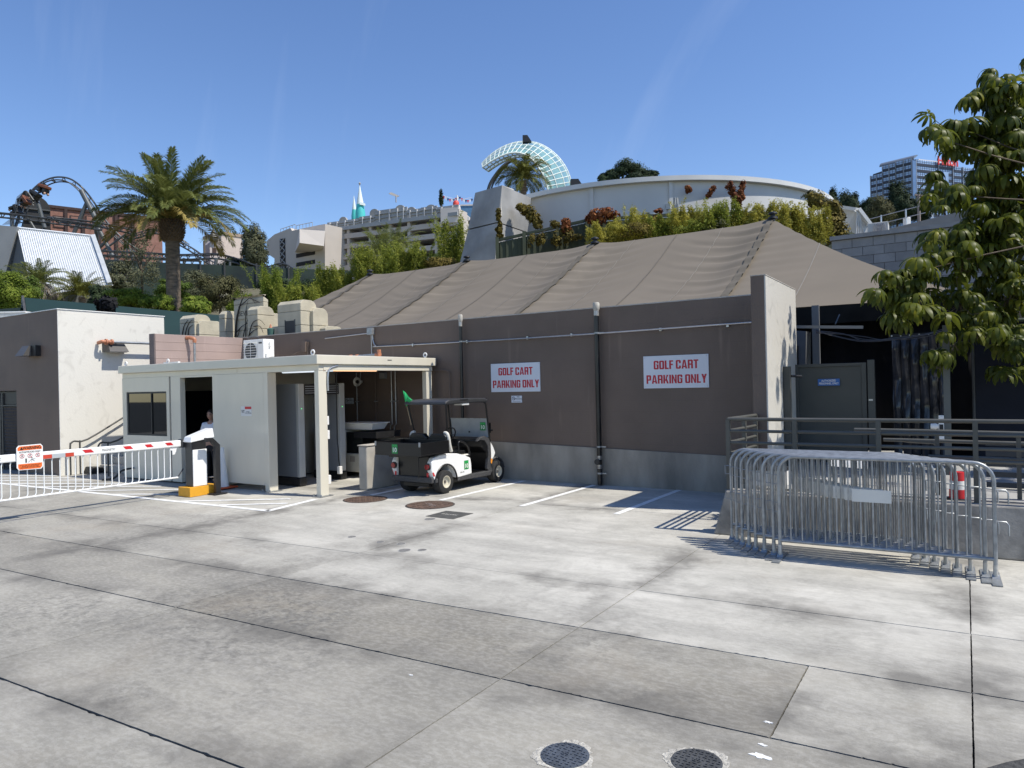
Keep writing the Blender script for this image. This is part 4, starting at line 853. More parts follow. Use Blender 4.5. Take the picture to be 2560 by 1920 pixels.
# facing the camera side (-y, slightly +x); pelvis, spine, neck, head, arms, legs
V = [(0, 0, .80), (0, 0, .95), (0, .01, 1.08), (0, .01, 1.20), (0, 0, 1.265), (0, -.01, 1.31)]; E_ = [(0, 1), (1, 2), (2, 3), (3, 4), (4, 5)]; Rr = [(.13, .10), (.12, .09), (.135, .095), (.11, .075), .048, .05]
for sx in (-1, 1):
    b = len(V); V += [(sx * .155, .01, 1.185), (sx * .21, .0, .95), (sx * .19, -.10, .76), (sx * .175, -.13, .70)]; E_ += [(3, b), (b, b + 1), (b + 1, b + 2), (b + 2, b + 3)]; Rr += [.055, .042, .03, (.035, .018)]
    for q, (dx, ln) in enumerate(((-.028, .05), (-.01, .062), (.008, .066), (.024, .058))):
        c = len(V); V += [(sx * .175 + dx, -.145, .655), (sx * .175 + dx, -.14 + .012, .655 - ln * .7)]; E_ += [(b + 3, c), (c, c + 1)]; Rr += [.0085, .007]
    c = len(V); V += [(sx * .175 - sx * .045, -.155, .69), (sx * .175 - sx * .05, -.165, .65)]; E_ += [(b + 3, c), (c, c + 1)]; Rr += [.010, .008]
    b = len(V); V += [(sx * .085, 0, .74), (sx * .09, -.01, .42), (sx * .095, .015, .09), (sx * .1, -.03, .035), (sx * .105, -.14, .02)]; E_ += [(0, b), (b, b + 1), (b + 1, b + 2), (b + 2, b + 3), (b + 3, b + 4)]; Rr += [.085, .058, .04, .04, .03]
body = skin_mesh('body', V, E_, Rr, M_skin, 0)
skin_mesh('shirt', [(0, 0, .80), (0, 0, .95), (0, .01, 1.08), (0, .01, 1.205), (0, .0, 1.25), (-.155, .01, 1.19), (-.20, .0, 1.02), (.155, .01, 1.19), (.20, .0, 1.02)], [(0, 1), (1, 2), (2, 3), (3, 4), (3, 5), (5, 6), (3, 7), (7, 8)], [(.15, .12), (.14, .11), (.152, .112), (.125, .09), (.06, .06), .07, .062, .07, .062], M_shirt, 0)
skin_mesh('trousers', [(0, 0, .84), (0, 0, .76), (-.09, 0, .70), (-.093, -.008, .42), (-.097, .01, .07), (.09, 0, .70), (.093, -.008, .42), (.097, .01, .07)], [(0, 1), (1, 2), (2, 3), (3, 4), (1, 5), (5, 6), (6, 7)], [(.14, .115), (.145, .12), .10, .078, .065, .10, .078, .065], M_trous, 0)
mb = MB(); n, m = 20, 14; hv = []
for i in range(m + 1):
    ph = math.pi * i / m
    for j in range(n):
        th = 2 * math.pi * j / n; x = math.sin(ph) * math.cos(th) * .073; y = math.sin(ph) * math.sin(th) * .092; z = math.cos(ph) * .112
        if z < 0: x *= 1 + z * 2.2; y *= 1 + z * 1.3
        if y < -.07 and abs(x) < .02 and -.045 < z < .02: y -= .016 * (1 - abs(x) / .02)
        hv.append((x, y - .005, 1.40 + z))
mb.v = hv; mb.f = [(i * n + j, (i + 1) * n + j, (i + 1) * n + (j + 1) % n, i * n + (j + 1) % n) for i in range(m) for j in range(n)]
hd = mb.build('head', M_skin, pe, local=True, smooth=180)
mb = MB(); hv = []
for i in range(9):
    ph = math.pi * 0.62 * i / 8
    for j in range(n):
        th = 2 * math.pi * j / n; k_ = 1.0
        front = max(0, -math.sin(th)); ph2 = ph * (1 - 0.50 * front)
        hv.append((math.sin(ph2) * math.cos(th) * .084, math.sin(ph2) * math.sin(th) * .104, 1.40 + math.cos(ph2) * .126))
mb.v = hv; mb.f = [(i * n + j, (i + 1) * n + j, (i + 1) * n + (j + 1) % n, i * n + (j + 1) % n) for i in range(8) for j in range(n)]
mb.build('hair', M_hair, pe, local=True, smooth=180)
for sx in (-1, 1):
    MB().lathe([(.011, 0), (.009, -.006)], 10, (sx * .03, -.086, 1.405), 'y').build('eye', M_hair, hd, local=True)
    MB().bar((sx * .018, -.092, 1.425), (sx * .046, -.086, 1.424), .006, .006).build('eyebrow', M_hair, hd, local=True)
    MB().lathe([(.02, -.006), (.024, 0), (.018, .008)], 10, (sx * .072, .005, 1.39), 'x').build('ear', M_skin, hd, local=True)
MB().bar((-.022, -.083, 1.34), (.022, -.083, 1.34), .006, .009).build('mouth', pm('lips', (0.3, 0.1, 0.09), 0.5), hd, local=True)
MB().lathe([(.02, 0), (.02, -.003)], 10, (.07, -.118, 1.1), 'y').build('shirt_badge', pm('navy', (0.03, 0.04, 0.12), 0.6), pe, local=True)
pe.rotation_euler = (0, 0, R(25))
# ================================================================== golf cart (local: +y is forward, origin under the rear axle)
M_body = pm('cart_white', (0.82, 0.82, 0.80), 0.25, v=0.02, coat=0.5)
M_cblk = pm('cart_black', (0.0055, 0.0055, 0.006), 0.36, v=0.2, s=8)
M_cfl = pm('cart_floor', (0.05, 0.05, 0.052), 0.6, v=0.2, s=20, b=0.4, bs=50)
M_tyre = pm('tyre_rubber', (0.02, 0.02, 0.02), 0.75, v=0.2, s=20)
M_rimc = pm('cream_wheel', (0.60, 0.56, 0.45), 0.4, v=0.08)
M_roofc = pm('cart_roof_grey', (0.035, 0.036, 0.038), 0.38, v=0.1)
M_green = pm('decal_green', (0.01, 0.25, 0.055), 0.4, v=0.03)
M_lime = pm('decal_lime', (0.05, 0.55, 0.13), 0.4, v=0.03)
M_seatw = pm('seat_cream', (0.62, 0.60, 0.54), 0.55, v=0.05)
gc = thing('golf_cart', 'white golf cart with black roof and black cargo bed parked facing the brown wall', 'golf cart', (-8.40, 10.15, 0), rotz=R(-1.0))
def B(mb, name, mat, par=None, sm=False, bev=0, seg=2): return mb.build(name, mat, par or gc, local=True, smooth=sm, bevel=bev, seg=seg)
for (x, y, front) in ((-.385, 0, 0), (.385, 0, 0), (-.40, 1.65, 1), (.40, 1.65, 1)):
    sgn = 1 if x > 0 else -1; r = .213; wd = .10 if not front else .088
    we = B(MB().lathe([(.115, -wd), (.17, -wd * 1.02), (.205, -wd * .86), (r, -wd * .5), (r + .002, 0), (r, wd * .5), (.205, wd * .86), (.17, wd * 1.02), (.115, wd)], 32, (x, y, r), 'x', caps=False), 'wheel', M_tyre, sm=50)
    B(MB().lathe([(.118, sgn * wd * .55), (.112, sgn * wd * .97), (.100, sgn * wd * .95), (.088, sgn * wd * .35), (.055, sgn * wd * .25), (.04, sgn * wd * .5), (.036, sgn * wd * .55)], 28, (x, y, r), 'x'), 'rim', M_rimc, we, sm=35)
    B(MB().lathe([(.028, sgn * wd * .56), (.024, sgn * wd * .72)], 12, (x, y, r), 'x'), 'hub_cap', pm('hub_dark', (0.12, 0.11, 0.1), 0.5), we)
    B(MB().lathe([(r * 1.003, -wd * .1), (r * 1.003, wd * .1)], 32, (x, y, r), 'x'), 'tread_groove', M_cblk, we)
# body side shells with wheel arch
def side(x0, x1):
    prof = [(-.36, .35), (-.405, .45), (-.40, .60), (-.34, .68), (-.15, .715), (.10, .715), (.35, .69), (.60, .63), (.74, .575), (.765, .45), (.775, .27), (.40, .245)]
    for i in range(13):
        a = math.radians(8 + (172 - 8) * i / 12); prof.append((.315 * math.cos(a), .205 + .315 * math.sin(a)))
    return MB().prism(prof, 'x', x0, x1)
for sgn in (-1, 1):
    q = B(side(sgn * .365, sgn * .475), 'fender', M_body, bev=0.022, seg=3)
    B(MB().tube([(sgn * .47, .322 * math.cos(math.radians(a)), .205 + .322 * math.sin(math.radians(a))) for a in range(0, 181, 12)], .016, 6), 'arch_trim', M_cblk, q, sm=60)
    B(MB().lathe([(.062, 0), (.062, .025), (.05, .03)], 20, (sgn * .40, -.428 + .0, .52), 'y'), 'tail_light_bezel', M_cfl, q)
    B(MB().lathe([(.048, -.022), (.042, -.012), (.042, .02)], 20, (sgn * .40, -.43, .52), 'y'), 'tail_light', pm('tail_red', (0.28, 0.008, 0.012), 0.2, v=0.1, coat=0.6), q, sm=50)
    B(MB().prism([(-.355, .35), (-.31, .35), (-.35, .42), (-.385, .42)], 'x', sgn * .472, sgn * .478), 'red_reflector', M_red, q)
    B(MB().box(sgn * .36, sgn * .40, -.405, -.40, .34, .41), 'red_reflector', M_red, q)
# seat pod between the fenders
B(MB().prism([(.22, .25), (.76, .25), (.75, .57), (.62, .62), (.22, .66)], 'x', -.359, .359), 'seat_pod', M_body, bev=0.02)
B(MB().box(-.358, .358, -.345, -.30, .30, .70), 'rear_panel', M_cblk)
B(MB().box(-.358, .358, -.3, .21, .28, .32), 'battery_tray', M_cblk)
B(MB().box(-.47, .47, -.40, -.33, .225, .335), 'rear_bumper', M_cfl, bev=0.02)
B(MB().box(.40, .478, -.33, -.23, .225, .30).box(-.478, -.40, -.33, -.23, .225, .30), 'bumper_corner', M_cfl, bev=0.012)
B(MB().box(-.30, .30, -.28, 1.6, .14, .2), 'chassis', M_cblk)
# floor, rocker, dashboard cowl, nose
B(MB().box(-.44, .44, .76, 1.45, .235, .262), 'floor', M_cfl)
for i in range(9): B(MB().box(-.40, .40, .85 + i * .05, .87 + i * .05, .262, .268), 'floor_rib', M_cblk)
for sgn in (-1, 1): B(MB().prism([(.34, .185), (1.38, .165), (1.46, .26), (.40, .265)], 'x', sgn * .40, sgn * .475), 'rocker', M_cfl, bev=0.014)
B(MB().prism([(1.10, .88), (1.18, .93), (1.36, .92), (1.45, .80), (1.42, .55), (1.46, .27), (1.36, .27), (1.30, .62), (1.12, .74)], 'x', -.455, .455), 'dashboard', M_cblk, bev=0.02)
for sgn in (-1, 1):
    P = [(.98, .86), (1.06, .93), (1.22, .95), (1.36, .90), (1.42, .78), (1.43, .55), (1.40, .36), (1.48, .24), (1.36, .24), (1.28, .30), (1.33, .55), (1.32, .74), (1.22, .86), (1.08, .88)]
    B(MB().prism(P, 'x', sgn * .40, sgn * .47), 'cowl_frame', M_cfl, bev=0.012)
nose = [(1.40, .44), (1.36, .62), (1.38, .86), (1.48, .84), (1.58, .72), (1.66, .58), (1.60, .50), (1.50, .40)]
B(MB().prism(nose, 'x', -.42, .42), 'front_cowl', M_body, bev=0.035, seg=3)
for sgn in (-1, 1):
    B(MB().prism([(1.41, .42), (1.46, .38), (1.49, .46), (1.44, .50)], 'x', sgn * .425, sgn * .455), 'marker_light', pm('amber', (0.75, 0.28, 0.03), 0.3), bev=0.004)
    B(MB().tube([(sgn * (.40 + .0), 1.65 + .29 * math.cos(math.radians(a)), .213 + .27 * math.sin(math.radians(a))) for a in range(10, 171, 16)], [.03] * 11, 6), 'front_arch', M_cfl, sm=60)
B(MB().box(-.3, .3, 1.60, 1.72, .3, .44), 'front_bumper', M_cfl, bev=0.02)
# seats
B(MB().box(-.43, .43, .18, .66, .655, .725), 'seat', M_cblk, bev=0.03, seg=3)
for sgn in (-1, 1):
    B(MB().prism([(sgn * .02, .74), (sgn * .44, .74), (sgn * .44, 1.02), (sgn * .38, 1.075), (sgn * .1, 1.07), (sgn * .05, 1.02), (sgn * .02, 1.0)], 'y', .05, .16), 'backrest', M_cblk, bev=0.025, seg=3)
    B(MB().tube(smooth_path([(sgn * .44, .20, .74), (sgn * .445, .15, .86), (sgn * .445, .12, 1.0), (sgn * .42, .115, 1.07), (sgn * .36, .12, 1.085)], 4), .034, 8), 'backrest_edge', M_seatw, sm=60)
    pts = [(sgn * .45, .42, .70), (sgn * .45, .40, .86), (sgn * .45, .45, .90), (sgn * .45, .58, .87), (sgn * .45, .70, .78), (sgn * .45, .74, .66), (sgn * .45, .70, .61), (sgn * .45, .44, .63)]
    B(MB().tube(smooth_path(pts, 4, True), .02, 8, True), 'hip_restraint', M_cblk, sm=60)
    B(MB().box(sgn * .38, sgn * .45, .42, .72, .58, .65), 'restraint_base', M_seatw, bev=0.015)
# steering wheel on the left
c = Vector((-.22, .96, .98)); u_ = Vector((1, 0, 0)); v_ = Vector((0, .55, .83)).normalized()
sw = B(MB().tube(arc(c, .155, 0, 2 * math.pi, 24, u_, v_)[:-1], .014, 6, True), 'steering_wheel', M_cblk, sm=60)
B(MB().bar(c - u_ * .15, c + u_ * .15, .03, .012).bar(c, c + Vector((0, .22, -.22)), .05, .05), 'steering_column', M_cblk, sw)
# cargo bed
bd = B(MB().box(-.54, .54, -.73, .02, .735, .755), 'cargo_bed', M_cblk)
bd['label'] = 'black open cargo bed on the cart'
B(MB().box(-.54, .54, -.755, -.731, .735, .965), 'tailgate', M_cblk, bd, bev=0.004)
B(MB().box(-.54, .54, -.002, .02, .757, .965), 'bed_front', M_cblk, bd, bev=0.004)
for sgn in (-1, 1):
    B(MB().box(sgn * .518, sgn * .54, -.73, -.004, .757, .965), 'bed_side', M_cblk, bd, bev=0.004)
    B(MB().box(sgn * .50, sgn * .535, -.77, -.756, .90, .98), 'latch', M_galv, bd, bev=0.003)
B(MB().box(-.35, .35, -.6, .0, .69, .734), 'bed_frame', M_cblk, bd)
B(MB().tube([(.30, -.55, .33), (.30, -.55, .735)], .012, 6), 'gas_strut', M_cblk, bd)
# roof and posts
rf = [(-.02, 1.60), (.0, 1.655), (.10, 1.688), (.45, 1.70), (.9, 1.70), (1.22, 1.69), (1.31, 1.655), (1.31, 1.605), (.7, 1.612)]
ro = B(MB().prism(rf, 'x', -.50, .50), 'roof', M_roofc, bev=0.03, seg=3)
B(MB().box(.40, .502, .42, .66, 1.665, 1.682), 'grip_recess', M_cblk, ro)
B(MB().box(.30, .48, .50, .72, 1.575, 1.617), 'overhead_box', pm('clear_plastic', (0.6, 0.6, 0.58), 0.25), ro)
for sgn in (-1, 1):
    B(MB().tube(smooth_path([(sgn * .40, .10, 1.625), (sgn * .45, .06, 1.60), (sgn * .44, .08, 1.45), (sgn * .40, .16, 1.05), (sgn * .40, .18, .72)], 5), .0165, 8), 'rear_post', M_cblk, sm=60)
    B(MB().tube(smooth_path([(sgn * .42, 1.20, 1.63), (sgn * .465, 1.26, 1.59), (sgn * .47, 1.29, 1.45), (sgn * .47, 1.36, 1.0), (sgn * .46, 1.40, .82)], 5), .0185, 8), 'front_post', M_cblk, sm=60)
wsx = B(MB().hexa([(-.45, 1.375, .915), (.45, 1.375, .915), (.45, 1.381, .915), (-.45, 1.381, .915), (-.45, 1.325, 1.275), (.45, 1.325, 1.275), (.45, 1.331, 1.275), (-.45, 1.331, 1.275)]), 'windshield', pm('hazy_acrylic', (0.42, 0.45, 0.47), 0.22, v=0.12, s=5, alpha=0.82))
B(MB().bar((-.45, 1.322, 1.28), (.45, 1.322, 1.28), .016, .014).bar((-.45, 1.37, .91), (.45, 1.37, .91), .016, .014), 'windshield_trim', M_galv, wsx)
B(MB().box(-.01, .02, 1.33, 1.345, 1.0, 1.03), 'latch', M_cblk, wsx)
B(MB().tube([(.49, 1.36, 1.06), (.55, 1.37, 1.05)], .02, 6).box(.475, .505, 1.36, 1.385, 1.0, 1.2), 'mirror_bracket', M_cblk)
# number decals
def decal(c, h, face, par, rot=None):
    c = Vector(c); w_ = h * .80
    if face == '-y':
        e = B(MB().box(c.x - w_ / 2, c.x + w_ / 2, c.y - .0015, c.y, c.z - h / 2, c.z + h / 2), 'number_decal', M_green, par); o = Vector((0, -.003, 0))
    else:
        e = B(MB().box(c.x, c.x + .0015, c.y - w_ / 2, c.y + w_ / 2, c.z - h / 2, c.z + h / 2), 'number_decal', M_green, par); o = Vector((.003, 0, 0))
    text('lettering', '10', h * .68, M_white, e, c + o + (Vector((-h * .03, 0, -h * .13)) if face == '-y' else Vector((0, -h * .03, -h * .13))), face, off=h * .012, ext=.0006, local=True)
    text('lettering', 'UNIT NO.', h * .17, M_lime, e, c + o + Vector((0, 0, h * .33)), face, off=h * .004, ext=.0006, local=True)
decal((-.06, -.757, .855), .165, '-y', bd)
decal((.4775, .60, .455), .165, '+x', gc)
decal((.35, 1.325, 1.13), .16, '-y', wsx)
text('lettering', 'GAS-776', .035, M_cblk, gc, (.4765, .47, .33), '+x', ext=.0005, local=True)
# pennant on the left rear post
fl = thing('flag', 'green triangular pennant on a thin stick at the rear left of the golf cart', 'flag', (-8.82, 10.2, 1.2))
MB().tube([(-8.80, 10.23, 1.22), (-8.95, 10.2, 1.86)], .006, 6).build('stick', pm('stick_tan', (0.5, 0.36, 0.2), 0.6), fl)
mb = MB(); nA = 8; a_ = Vector((-8.955, 10.19, 1.875)); b_ = Vector((-8.885, 10.2, 1.57)); c_ = Vector((-8.70, 10.16, 1.69)); vv = []
for i in range(nA + 1):
    t_ = i / nA; p0 = a_.lerp(c_, t_); p1 = b_.lerp(c_, t_); w_ = .015 * math.sin(t_ * 7)
    vv += [p0 + Vector((0, w_, 0)), p1 + Vector((0, w_ * .6 - .01, 0))]
mb.v = [tuple(p) for p in vv]; mb.f = [(2 * i, 2 * i + 1, 2 * i + 3, 2 * i + 2) for i in range(nA)]
o = mb.build('pennant', pm('flag_green', (0.02, 0.42, 0.12), 0.6, v=0.08, s=6), fl, smooth=60); sm_ = o.modifiers.new('solid', 'SOLIDIFY'); sm_.thickness = 0.002

# ================================================================== steel crowd barricades, stacked side by side
def make_barricade(label):
    t = thing('steel_barricade', label, 'barricade', (0, 0, 0), group='stacked steel barricades')
    L_, H_, r = 1.94, 1.10, .019; zb = .19; rc = .17
    fr = [(0, 0, .03), (0, 0, H_ - rc)] + [(rc - rc * math.cos(a), 0, H_ - rc + rc * math.sin(a)) for a in (R(15), R(30), R(45), R(60), R(75))] + [(rc, 0, H_), (L_ - rc, 0, H_)] + [(L_ - rc + rc * math.sin(a), 0, H_ - rc + rc * math.cos(a)) for a in (R(15), R(30), R(45), R(60), R(75))] + [(L_, 0, H_ - rc), (L_, 0, .03)]
    MB().tube(fr, r, 10).build('frame', M_galv, t, local=True, smooth=60)
    MB().tube([(0, 0, zb), (L_, 0, zb)], r, 10).build('bottom_rail', M_galv, t, local=True, smooth=60)
    n_ = 16
    for i in range(1, n_ + 1):
        x = L_ * i / (n_ + 1); MB().tube([(x, 0, zb), (x, 0, H_)], .0085, 6).build('bar', M_galv, t, local=True, smooth=60)
    for x in (0.0, L_):
        MB().tube([(x, 0, .03), (x, 0, .14)], r * 1.12, 10).build('sleeve', pm('worn_galvanized', (0.5, 0.48, 0.44), 0.5, m=0.4, v=0.2, s=20), t, local=True, smooth=60)
        MB().hexa([(x - .04, -.27, .004), (x + .04, -.27, .004), (x + .04, .27, .004), (x - .04, .27, .004), (x - .04, -.27, .012), (x + .04, -.27, .012), (x + .04, .27, .012), (x - .04, .27, .012)]).prism([(-.04, .012), (.04, .012), (0, .05)], 'x', x - .03, x + .03).build('foot', M_galv, t, local=True)
    for z in (.52, .82):
        MB().tube([(L_ + .01, 0, z + .03), (L_ + .09, 0, z + .03), (L_ + .11, 0, z), (L_ + .11, 0, z - .1)], .008, 6).build('hook', M_galv, t, local=True, smooth=60)
        MB().tube([(-.01, 0, z - .02), (-.07, 0, z - .02), (-.07, 0, z + .08), (-.01, 0, z + .08)], .006, 6).build('eye', M_galv, t, local=True, smooth=60)
    MB().box(.72, 1.08, -.011, -.0095, .66, .79).build('name_plate', pm('plate_silver', (0.55, 0.56, 0.55), 0.4, m=0.3, v=0.1), t, local=True)
    return t
bars = [(-1.73, 8.05, 0.10), (-1.81, 8.12, 0.06), (-1.93, 8.20, 0.0), (-2.04, 8.27, -0.03), (-2.14, 8.37, -0.04), (-2.24, 8.47, -0.05), (-2.33, 8.57, -0.06), (-2.42, 8.69, -0.07)]
ordn = ['nearest', 'second', 'third', 'fourth', 'fifth', 'sixth', 'seventh', 'farthest']
proto = make_barricade('x')
for i, (x, y, ang) in enumerate(bars):
    o = proto if i == 0 else copy_tree(proto)
    o.location = (x, y, 0); o.rotation_euler = (0, 0, ang * 0.12 + 0.015)
    if i == 0: lab = 'nearest galvanized steel barricade of the stack by the low wall'
    elif i == 7: lab = 'farthest galvanized steel barricade of the stack, touching the low wall'
    else: lab = f'{ordn[i]} galvanized steel barricade counted from the camera in the stack'
    o['label'] = lab
    for ch in o.children:
        if ch.name.startswith('foot') and i: ch.location.z = 0.0
# ================================================================== ramp, low wall and railings at the right
lw = thing('low_wall', 'low battered concrete wall behind the stacked barricades', 'wall', (-1, 9.1, 0))
M_low = pm('mottled_concrete', (0.26, 0.245, 0.22), 0.9, v=0.35, s=5, b=0.15, bs=40)
mb = MB(); mb.hexa([(-2.72, 8.90, 0), (9, 9.32, 0), (9, 9.7, 0), (-2.66, 9.3, 0), (-2.58, 9.0, .545), (9, 9.42, .545), (9, 9.62, .545), (-2.58, 9.25, .545)])
mb.build('wall_body', M_low, lw, bevel=0.02)
rp_ = thing('ramp_platform', 'raised concrete platform inside the railings', 'platform', (0, 11.0, 0))
MB().box(-2.38, 12, 9.75, 22, 0.004, .50).build('deck', M_conc, rp_)
MB().box(-0.2, 9, 9.28 + .45, 9.745, 0.004, .3).build('step', M_conc, rp_)
M_rail = pm('olive_grey_railing', (0.085, 0.083, 0.072), 0.42, v=0.1, s=4)
rl = thing('ramp_railing', 'dark olive pipe railing on top of the low wall', 'railing', (-1, 9.2, 0))
def yr(x): return 9.14 + 0.036 * (x + 2.6)
ZR = (1.44, 1.29, 1.14, 1.00)
for i, z in enumerate(ZR):
    MB().tube([(-2.57, yr(-2.57), z), (9, yr(9), z - .03)], .024 if i == 0 else .02, 10).build('rail', M_rail, rl, smooth=60)
    MB().tube([(-2.57, yr(-2.57), z), (-2.57, 10.585, z - .02)], .024 if i == 0 else .02, 10).build('rail', M_rail, rl, smooth=60)
for x in (-2.57, -1.77, -0.86, 0.08, 1.0, 2.0, 3.0, 4.0): MB().box(x - .025, x + .025, yr(x) - .025, yr(x) + .025, .546, 1.43).build('post', M_rail, rl)
MB().box(-2.595, -2.545, 9.9, 9.95, .51, 1.42).build('post', M_rail, rl); MB().box(-2.595, -2.545, 10.53, 10.58, .51, 1.42).build('post', M_rail, rl)
r2 = thing('inner_handrail', 'second lower handrail behind the railing at the right edge', 'handrail', (1, 10.0, 0))
for i, (z, x0, y) in enumerate(((1.27, -.55, 9.95), (1.10, -.3, 10.6), (.96, .2, 9.95))):
    MB().tube(smooth_path([(x0 - .02, y, z - .05), (x0 - .05, y, z - .02), (x0, y, z), (8, y + .25, z - .12)], 3), .024, 10).build('rail', M_rail, r2, smooth=60)
for x in (-.3, .5, 1.5): MB().box(x - .022, x + .022, 9.94, 9.985, .502, 1.23).build('post', M_rail, r2)
for i in range(5):
    MB().box(.2, 8, 10.75 + .0, 10.8, .52 + i * .13, .58 + i * .13).build('slat', pm('dark_slat', (0.05, 0.055, 0.06), 0.6), r2)
# things half hidden behind the barricades
bl = thing('striped_barrel', 'red and white striped traffic barrel behind the barricades', 'barrel', (0.0, 9.55, 0.5))
q = onY(2393, 1210, 9.62)
for i in range(3):
    z0 = .53 + i * .10; MB().lathe([(.085 - i * .006, z0), (.082 - i * .006, z0 + .098)], 20, (q.x, q.y, 0)).build('band', M_red if i % 2 == 0 else M_white, bl, smooth=50)
MB().lathe([(.12, .502), (.11, .528)], 20, (q.x, q.y, 0)).build('foot', M_black, bl)
cr_ = thing('white_crate', 'white crate lying behind the left end of the barricades', 'crate', (-2.2, 9.6, .5))
MB().box(-2.36, -1.95, 9.45, 9.74, .552, .76).build('case', M_white, cr_, bevel=0.02); MB().box(-2.37, -1.94, 9.44, 9.75, .762, .80).build('lid', M_black, cr_, bevel=0.01)
sr_ = thing('white_board', 'white folded board behind the middle of the barricades', 'board', (-1.3, 9.62, .5))
MB().hexa([(-1.42, 9.5, .85), (-1.0, 9.5, .83), (-1.0, 9.55, .83), (-1.42, 9.55, .85), (-1.45, 9.62, 1.02), (-1.02, 9.62, 1.0), (-1.02, 9.64, 1.0), (-1.45, 9.64, 1.02)]).build('panel', M_white, sr_); MB().box(-1.4, -1.36, 9.56, 9.6, .552, .9).box(-1.08, -1.04, 9.56, 9.6, .552, .9).build('leg', M_galv, sr_)

# ================================================================== steel gate with blue sign
gd = thing('steel_gate', 'dark grey-green steel gate beside the tall end wall', 'gate', (-1.85, 12.6, .5))
M_gate = pm('gate_green_grey', (0.062, 0.066, 0.060), 0.5, v=0.12, s=2)
MB().box(-2.40, -1.34, 12.62, 12.66, .56, 2.15).build('leaf', M_gate, gd)
MB().box(-2.42, -2.36, 12.59, 12.62, .55, 2.17).box(-1.40, -1.33, 12.59, 12.62, .55, 2.17).box(-2.36, -1.40, 12.59, 12.62, 2.12, 2.17).box(-2.36, -1.40, 12.59, 12.62, .55, .6).build('leaf_frame', M_gate, gd, bevel=0.004)
MB().box(-1.31, -1.21, 12.56, 12.66, .5, 2.21).build('gate_post', M_gate, gd, bevel=0.004)
MB().box(-2.39, -2.29, 11.6, 11.7, .5, 2.13).build('gate_post', M_gate, gd, bevel=0.004)
MB().tube([(-2.29, 11.65, 1.98), (-2.18, 11.9, 1.97)], .02, 8).build('hinge', M_black, gd)
MB().box(-1.30, -1.24, 12.55, 12.559, 1.56, 1.585).build('latch_plate', M_conduit, gd)
bs_ = MB().box(-2.05, -1.72, 12.584, 12.589, 1.81, 1.92).build('blue_sign', pm('sign_blue', (0.025, 0.13, 0.42), 0.4, v=0.03), gd)
text('lettering', 'AUTHORIZED\nPERSONNEL ONLY', .045, M_white, bs_, (-1.885, 12.582, 1.866), '-y', ext=.0006, xs=0.78, off=0.0008)

# ================================================================== big taupe tent
M_tent = pm('tent_fabric', (0.160, 0.135, 0.102), 0.8, v=0.06, s=0.8, b=0.15, bs=3)
M_strap = pm('tent_strap', (0.105, 0.092, 0.072), 0.9, v=0.12, s=6)
M_seam = pm('tent_seam', (0.22, 0.20, 0.165), 0.6, v=0.05)
RX = [-19.06, -14.51, -9.61, -4.33]; RY, RZ, EY, EZ = 20.0, 6.24, 14.5, 3.32
LX, RXE = -23.2, 0.15
tn = thing('tent', 'large taupe fabric tent with four mast peaks behind the brown wall', 'tent', (-9, 18, 0))
def ridge_z(x):
    d = min(abs(x - xp) for xp in RX); return 6.19 + 0.07 * math.exp(-(d / .5) ** 2)
def wrinkle(x, s):
    """folds that fan out from the masts, running across the slope"""
    d = min(abs(x - xp) for xp in RX); q = 0.0
    a = (math.exp(-(d / 1.5) ** 2)) * max(0.0, 1 - s * 1.0) ** .8 * min(1, s * 9)
    q += a * (0.048 if x > -9 else .03) * math.sin(s * 70 + 2.0 * math.cos(x * 1.3) + d * d * 2.2)
    q += a * 0.014 * math.sin(s * 119 + d * d * 3.5 + 1.3 + x)
    q += 0.006 * math.sin(s * 33 + x * 2.1) * math.sin(x * .9 + 1)
    return q
def roof_pt(x, s):
    """front slope: x along the ridge, s 0 at the ridge and 1 at the eave"""
    xr = min(max(x, RX[0]), RX[-1])
    z = ridge_z(xr) * (1 - s) + EZ * s; y = RY + (EY - RY) * s
    d = min(abs(xr - xp) for xp in RX)
    z -= 0.22 * math.sin(math.pi * s) * (1 - 0.45 * math.exp(-(d / 0.5) ** 2)) * 1.0
    return Vector((x, y, z + wrinkle(x, s)))
mb = MB(); ns = 150; xs_ = list(np.linspace(RX[0], RX[-1], 170)); kx = len(xs_)
for j in range(ns + 1):
    for x in xs_: mb.v.append(tuple(roof_pt(x, j / ns)))
for j in range(ns):
    for i in range(kx - 1): a = j * kx + i; mb.f.append((a, a + 1, a + kx + 1, a + kx))
mb.build('front_slope', M_tent, tn, smooth=180)
def tri_patch(name, apex, e0, e1, nseg=70, sag=.25, wr=True, xp=0):
    mb = MB(); rows = []
    for j in range(nseg + 1):
        s = j / nseg; row = []
        for i in range(nseg + 1):
            t_ = i / nseg; e = Vector(e0).lerp(Vector(e1), t_); p = Vector(apex).lerp(e, s)
            p.z -= sag * math.sin(math.pi * s) * 0.8
            if wr: p.z += math.exp(-(s * (t_ + .02) * 3.2) ** 2) * (1 - s) * .022 * math.sin(s * 80 + t_ * 2.5 + 1) * min(1, s * 5)
            row.append(len(mb.v)); mb.v.append(tuple(p))
        rows.append(row)
    for j in range(nseg):
        for i in range(nseg): mb.f.append((rows[j][i], rows[j][i + 1], rows[j + 1][i + 1], rows[j + 1][i]))
    return mb.build(name, M_tent, tn, smooth=180)
pkR = roof_pt(RX[-1], 0); pkL = roof_pt(RX[0], 0); BY = 25.5
tri_patch('front_slope', pkR, (RX[-1], EY, EZ), (RXE, EY, EZ - .04), sag=.22)
tri_patch('front_slope', pkL, (RX[0], EY, EZ), (LX, EY, EZ), sag=.22)
tri_patch('end_slope', pkR, (RXE, EY, EZ - .04), (RXE, BY, EZ), wr=False)
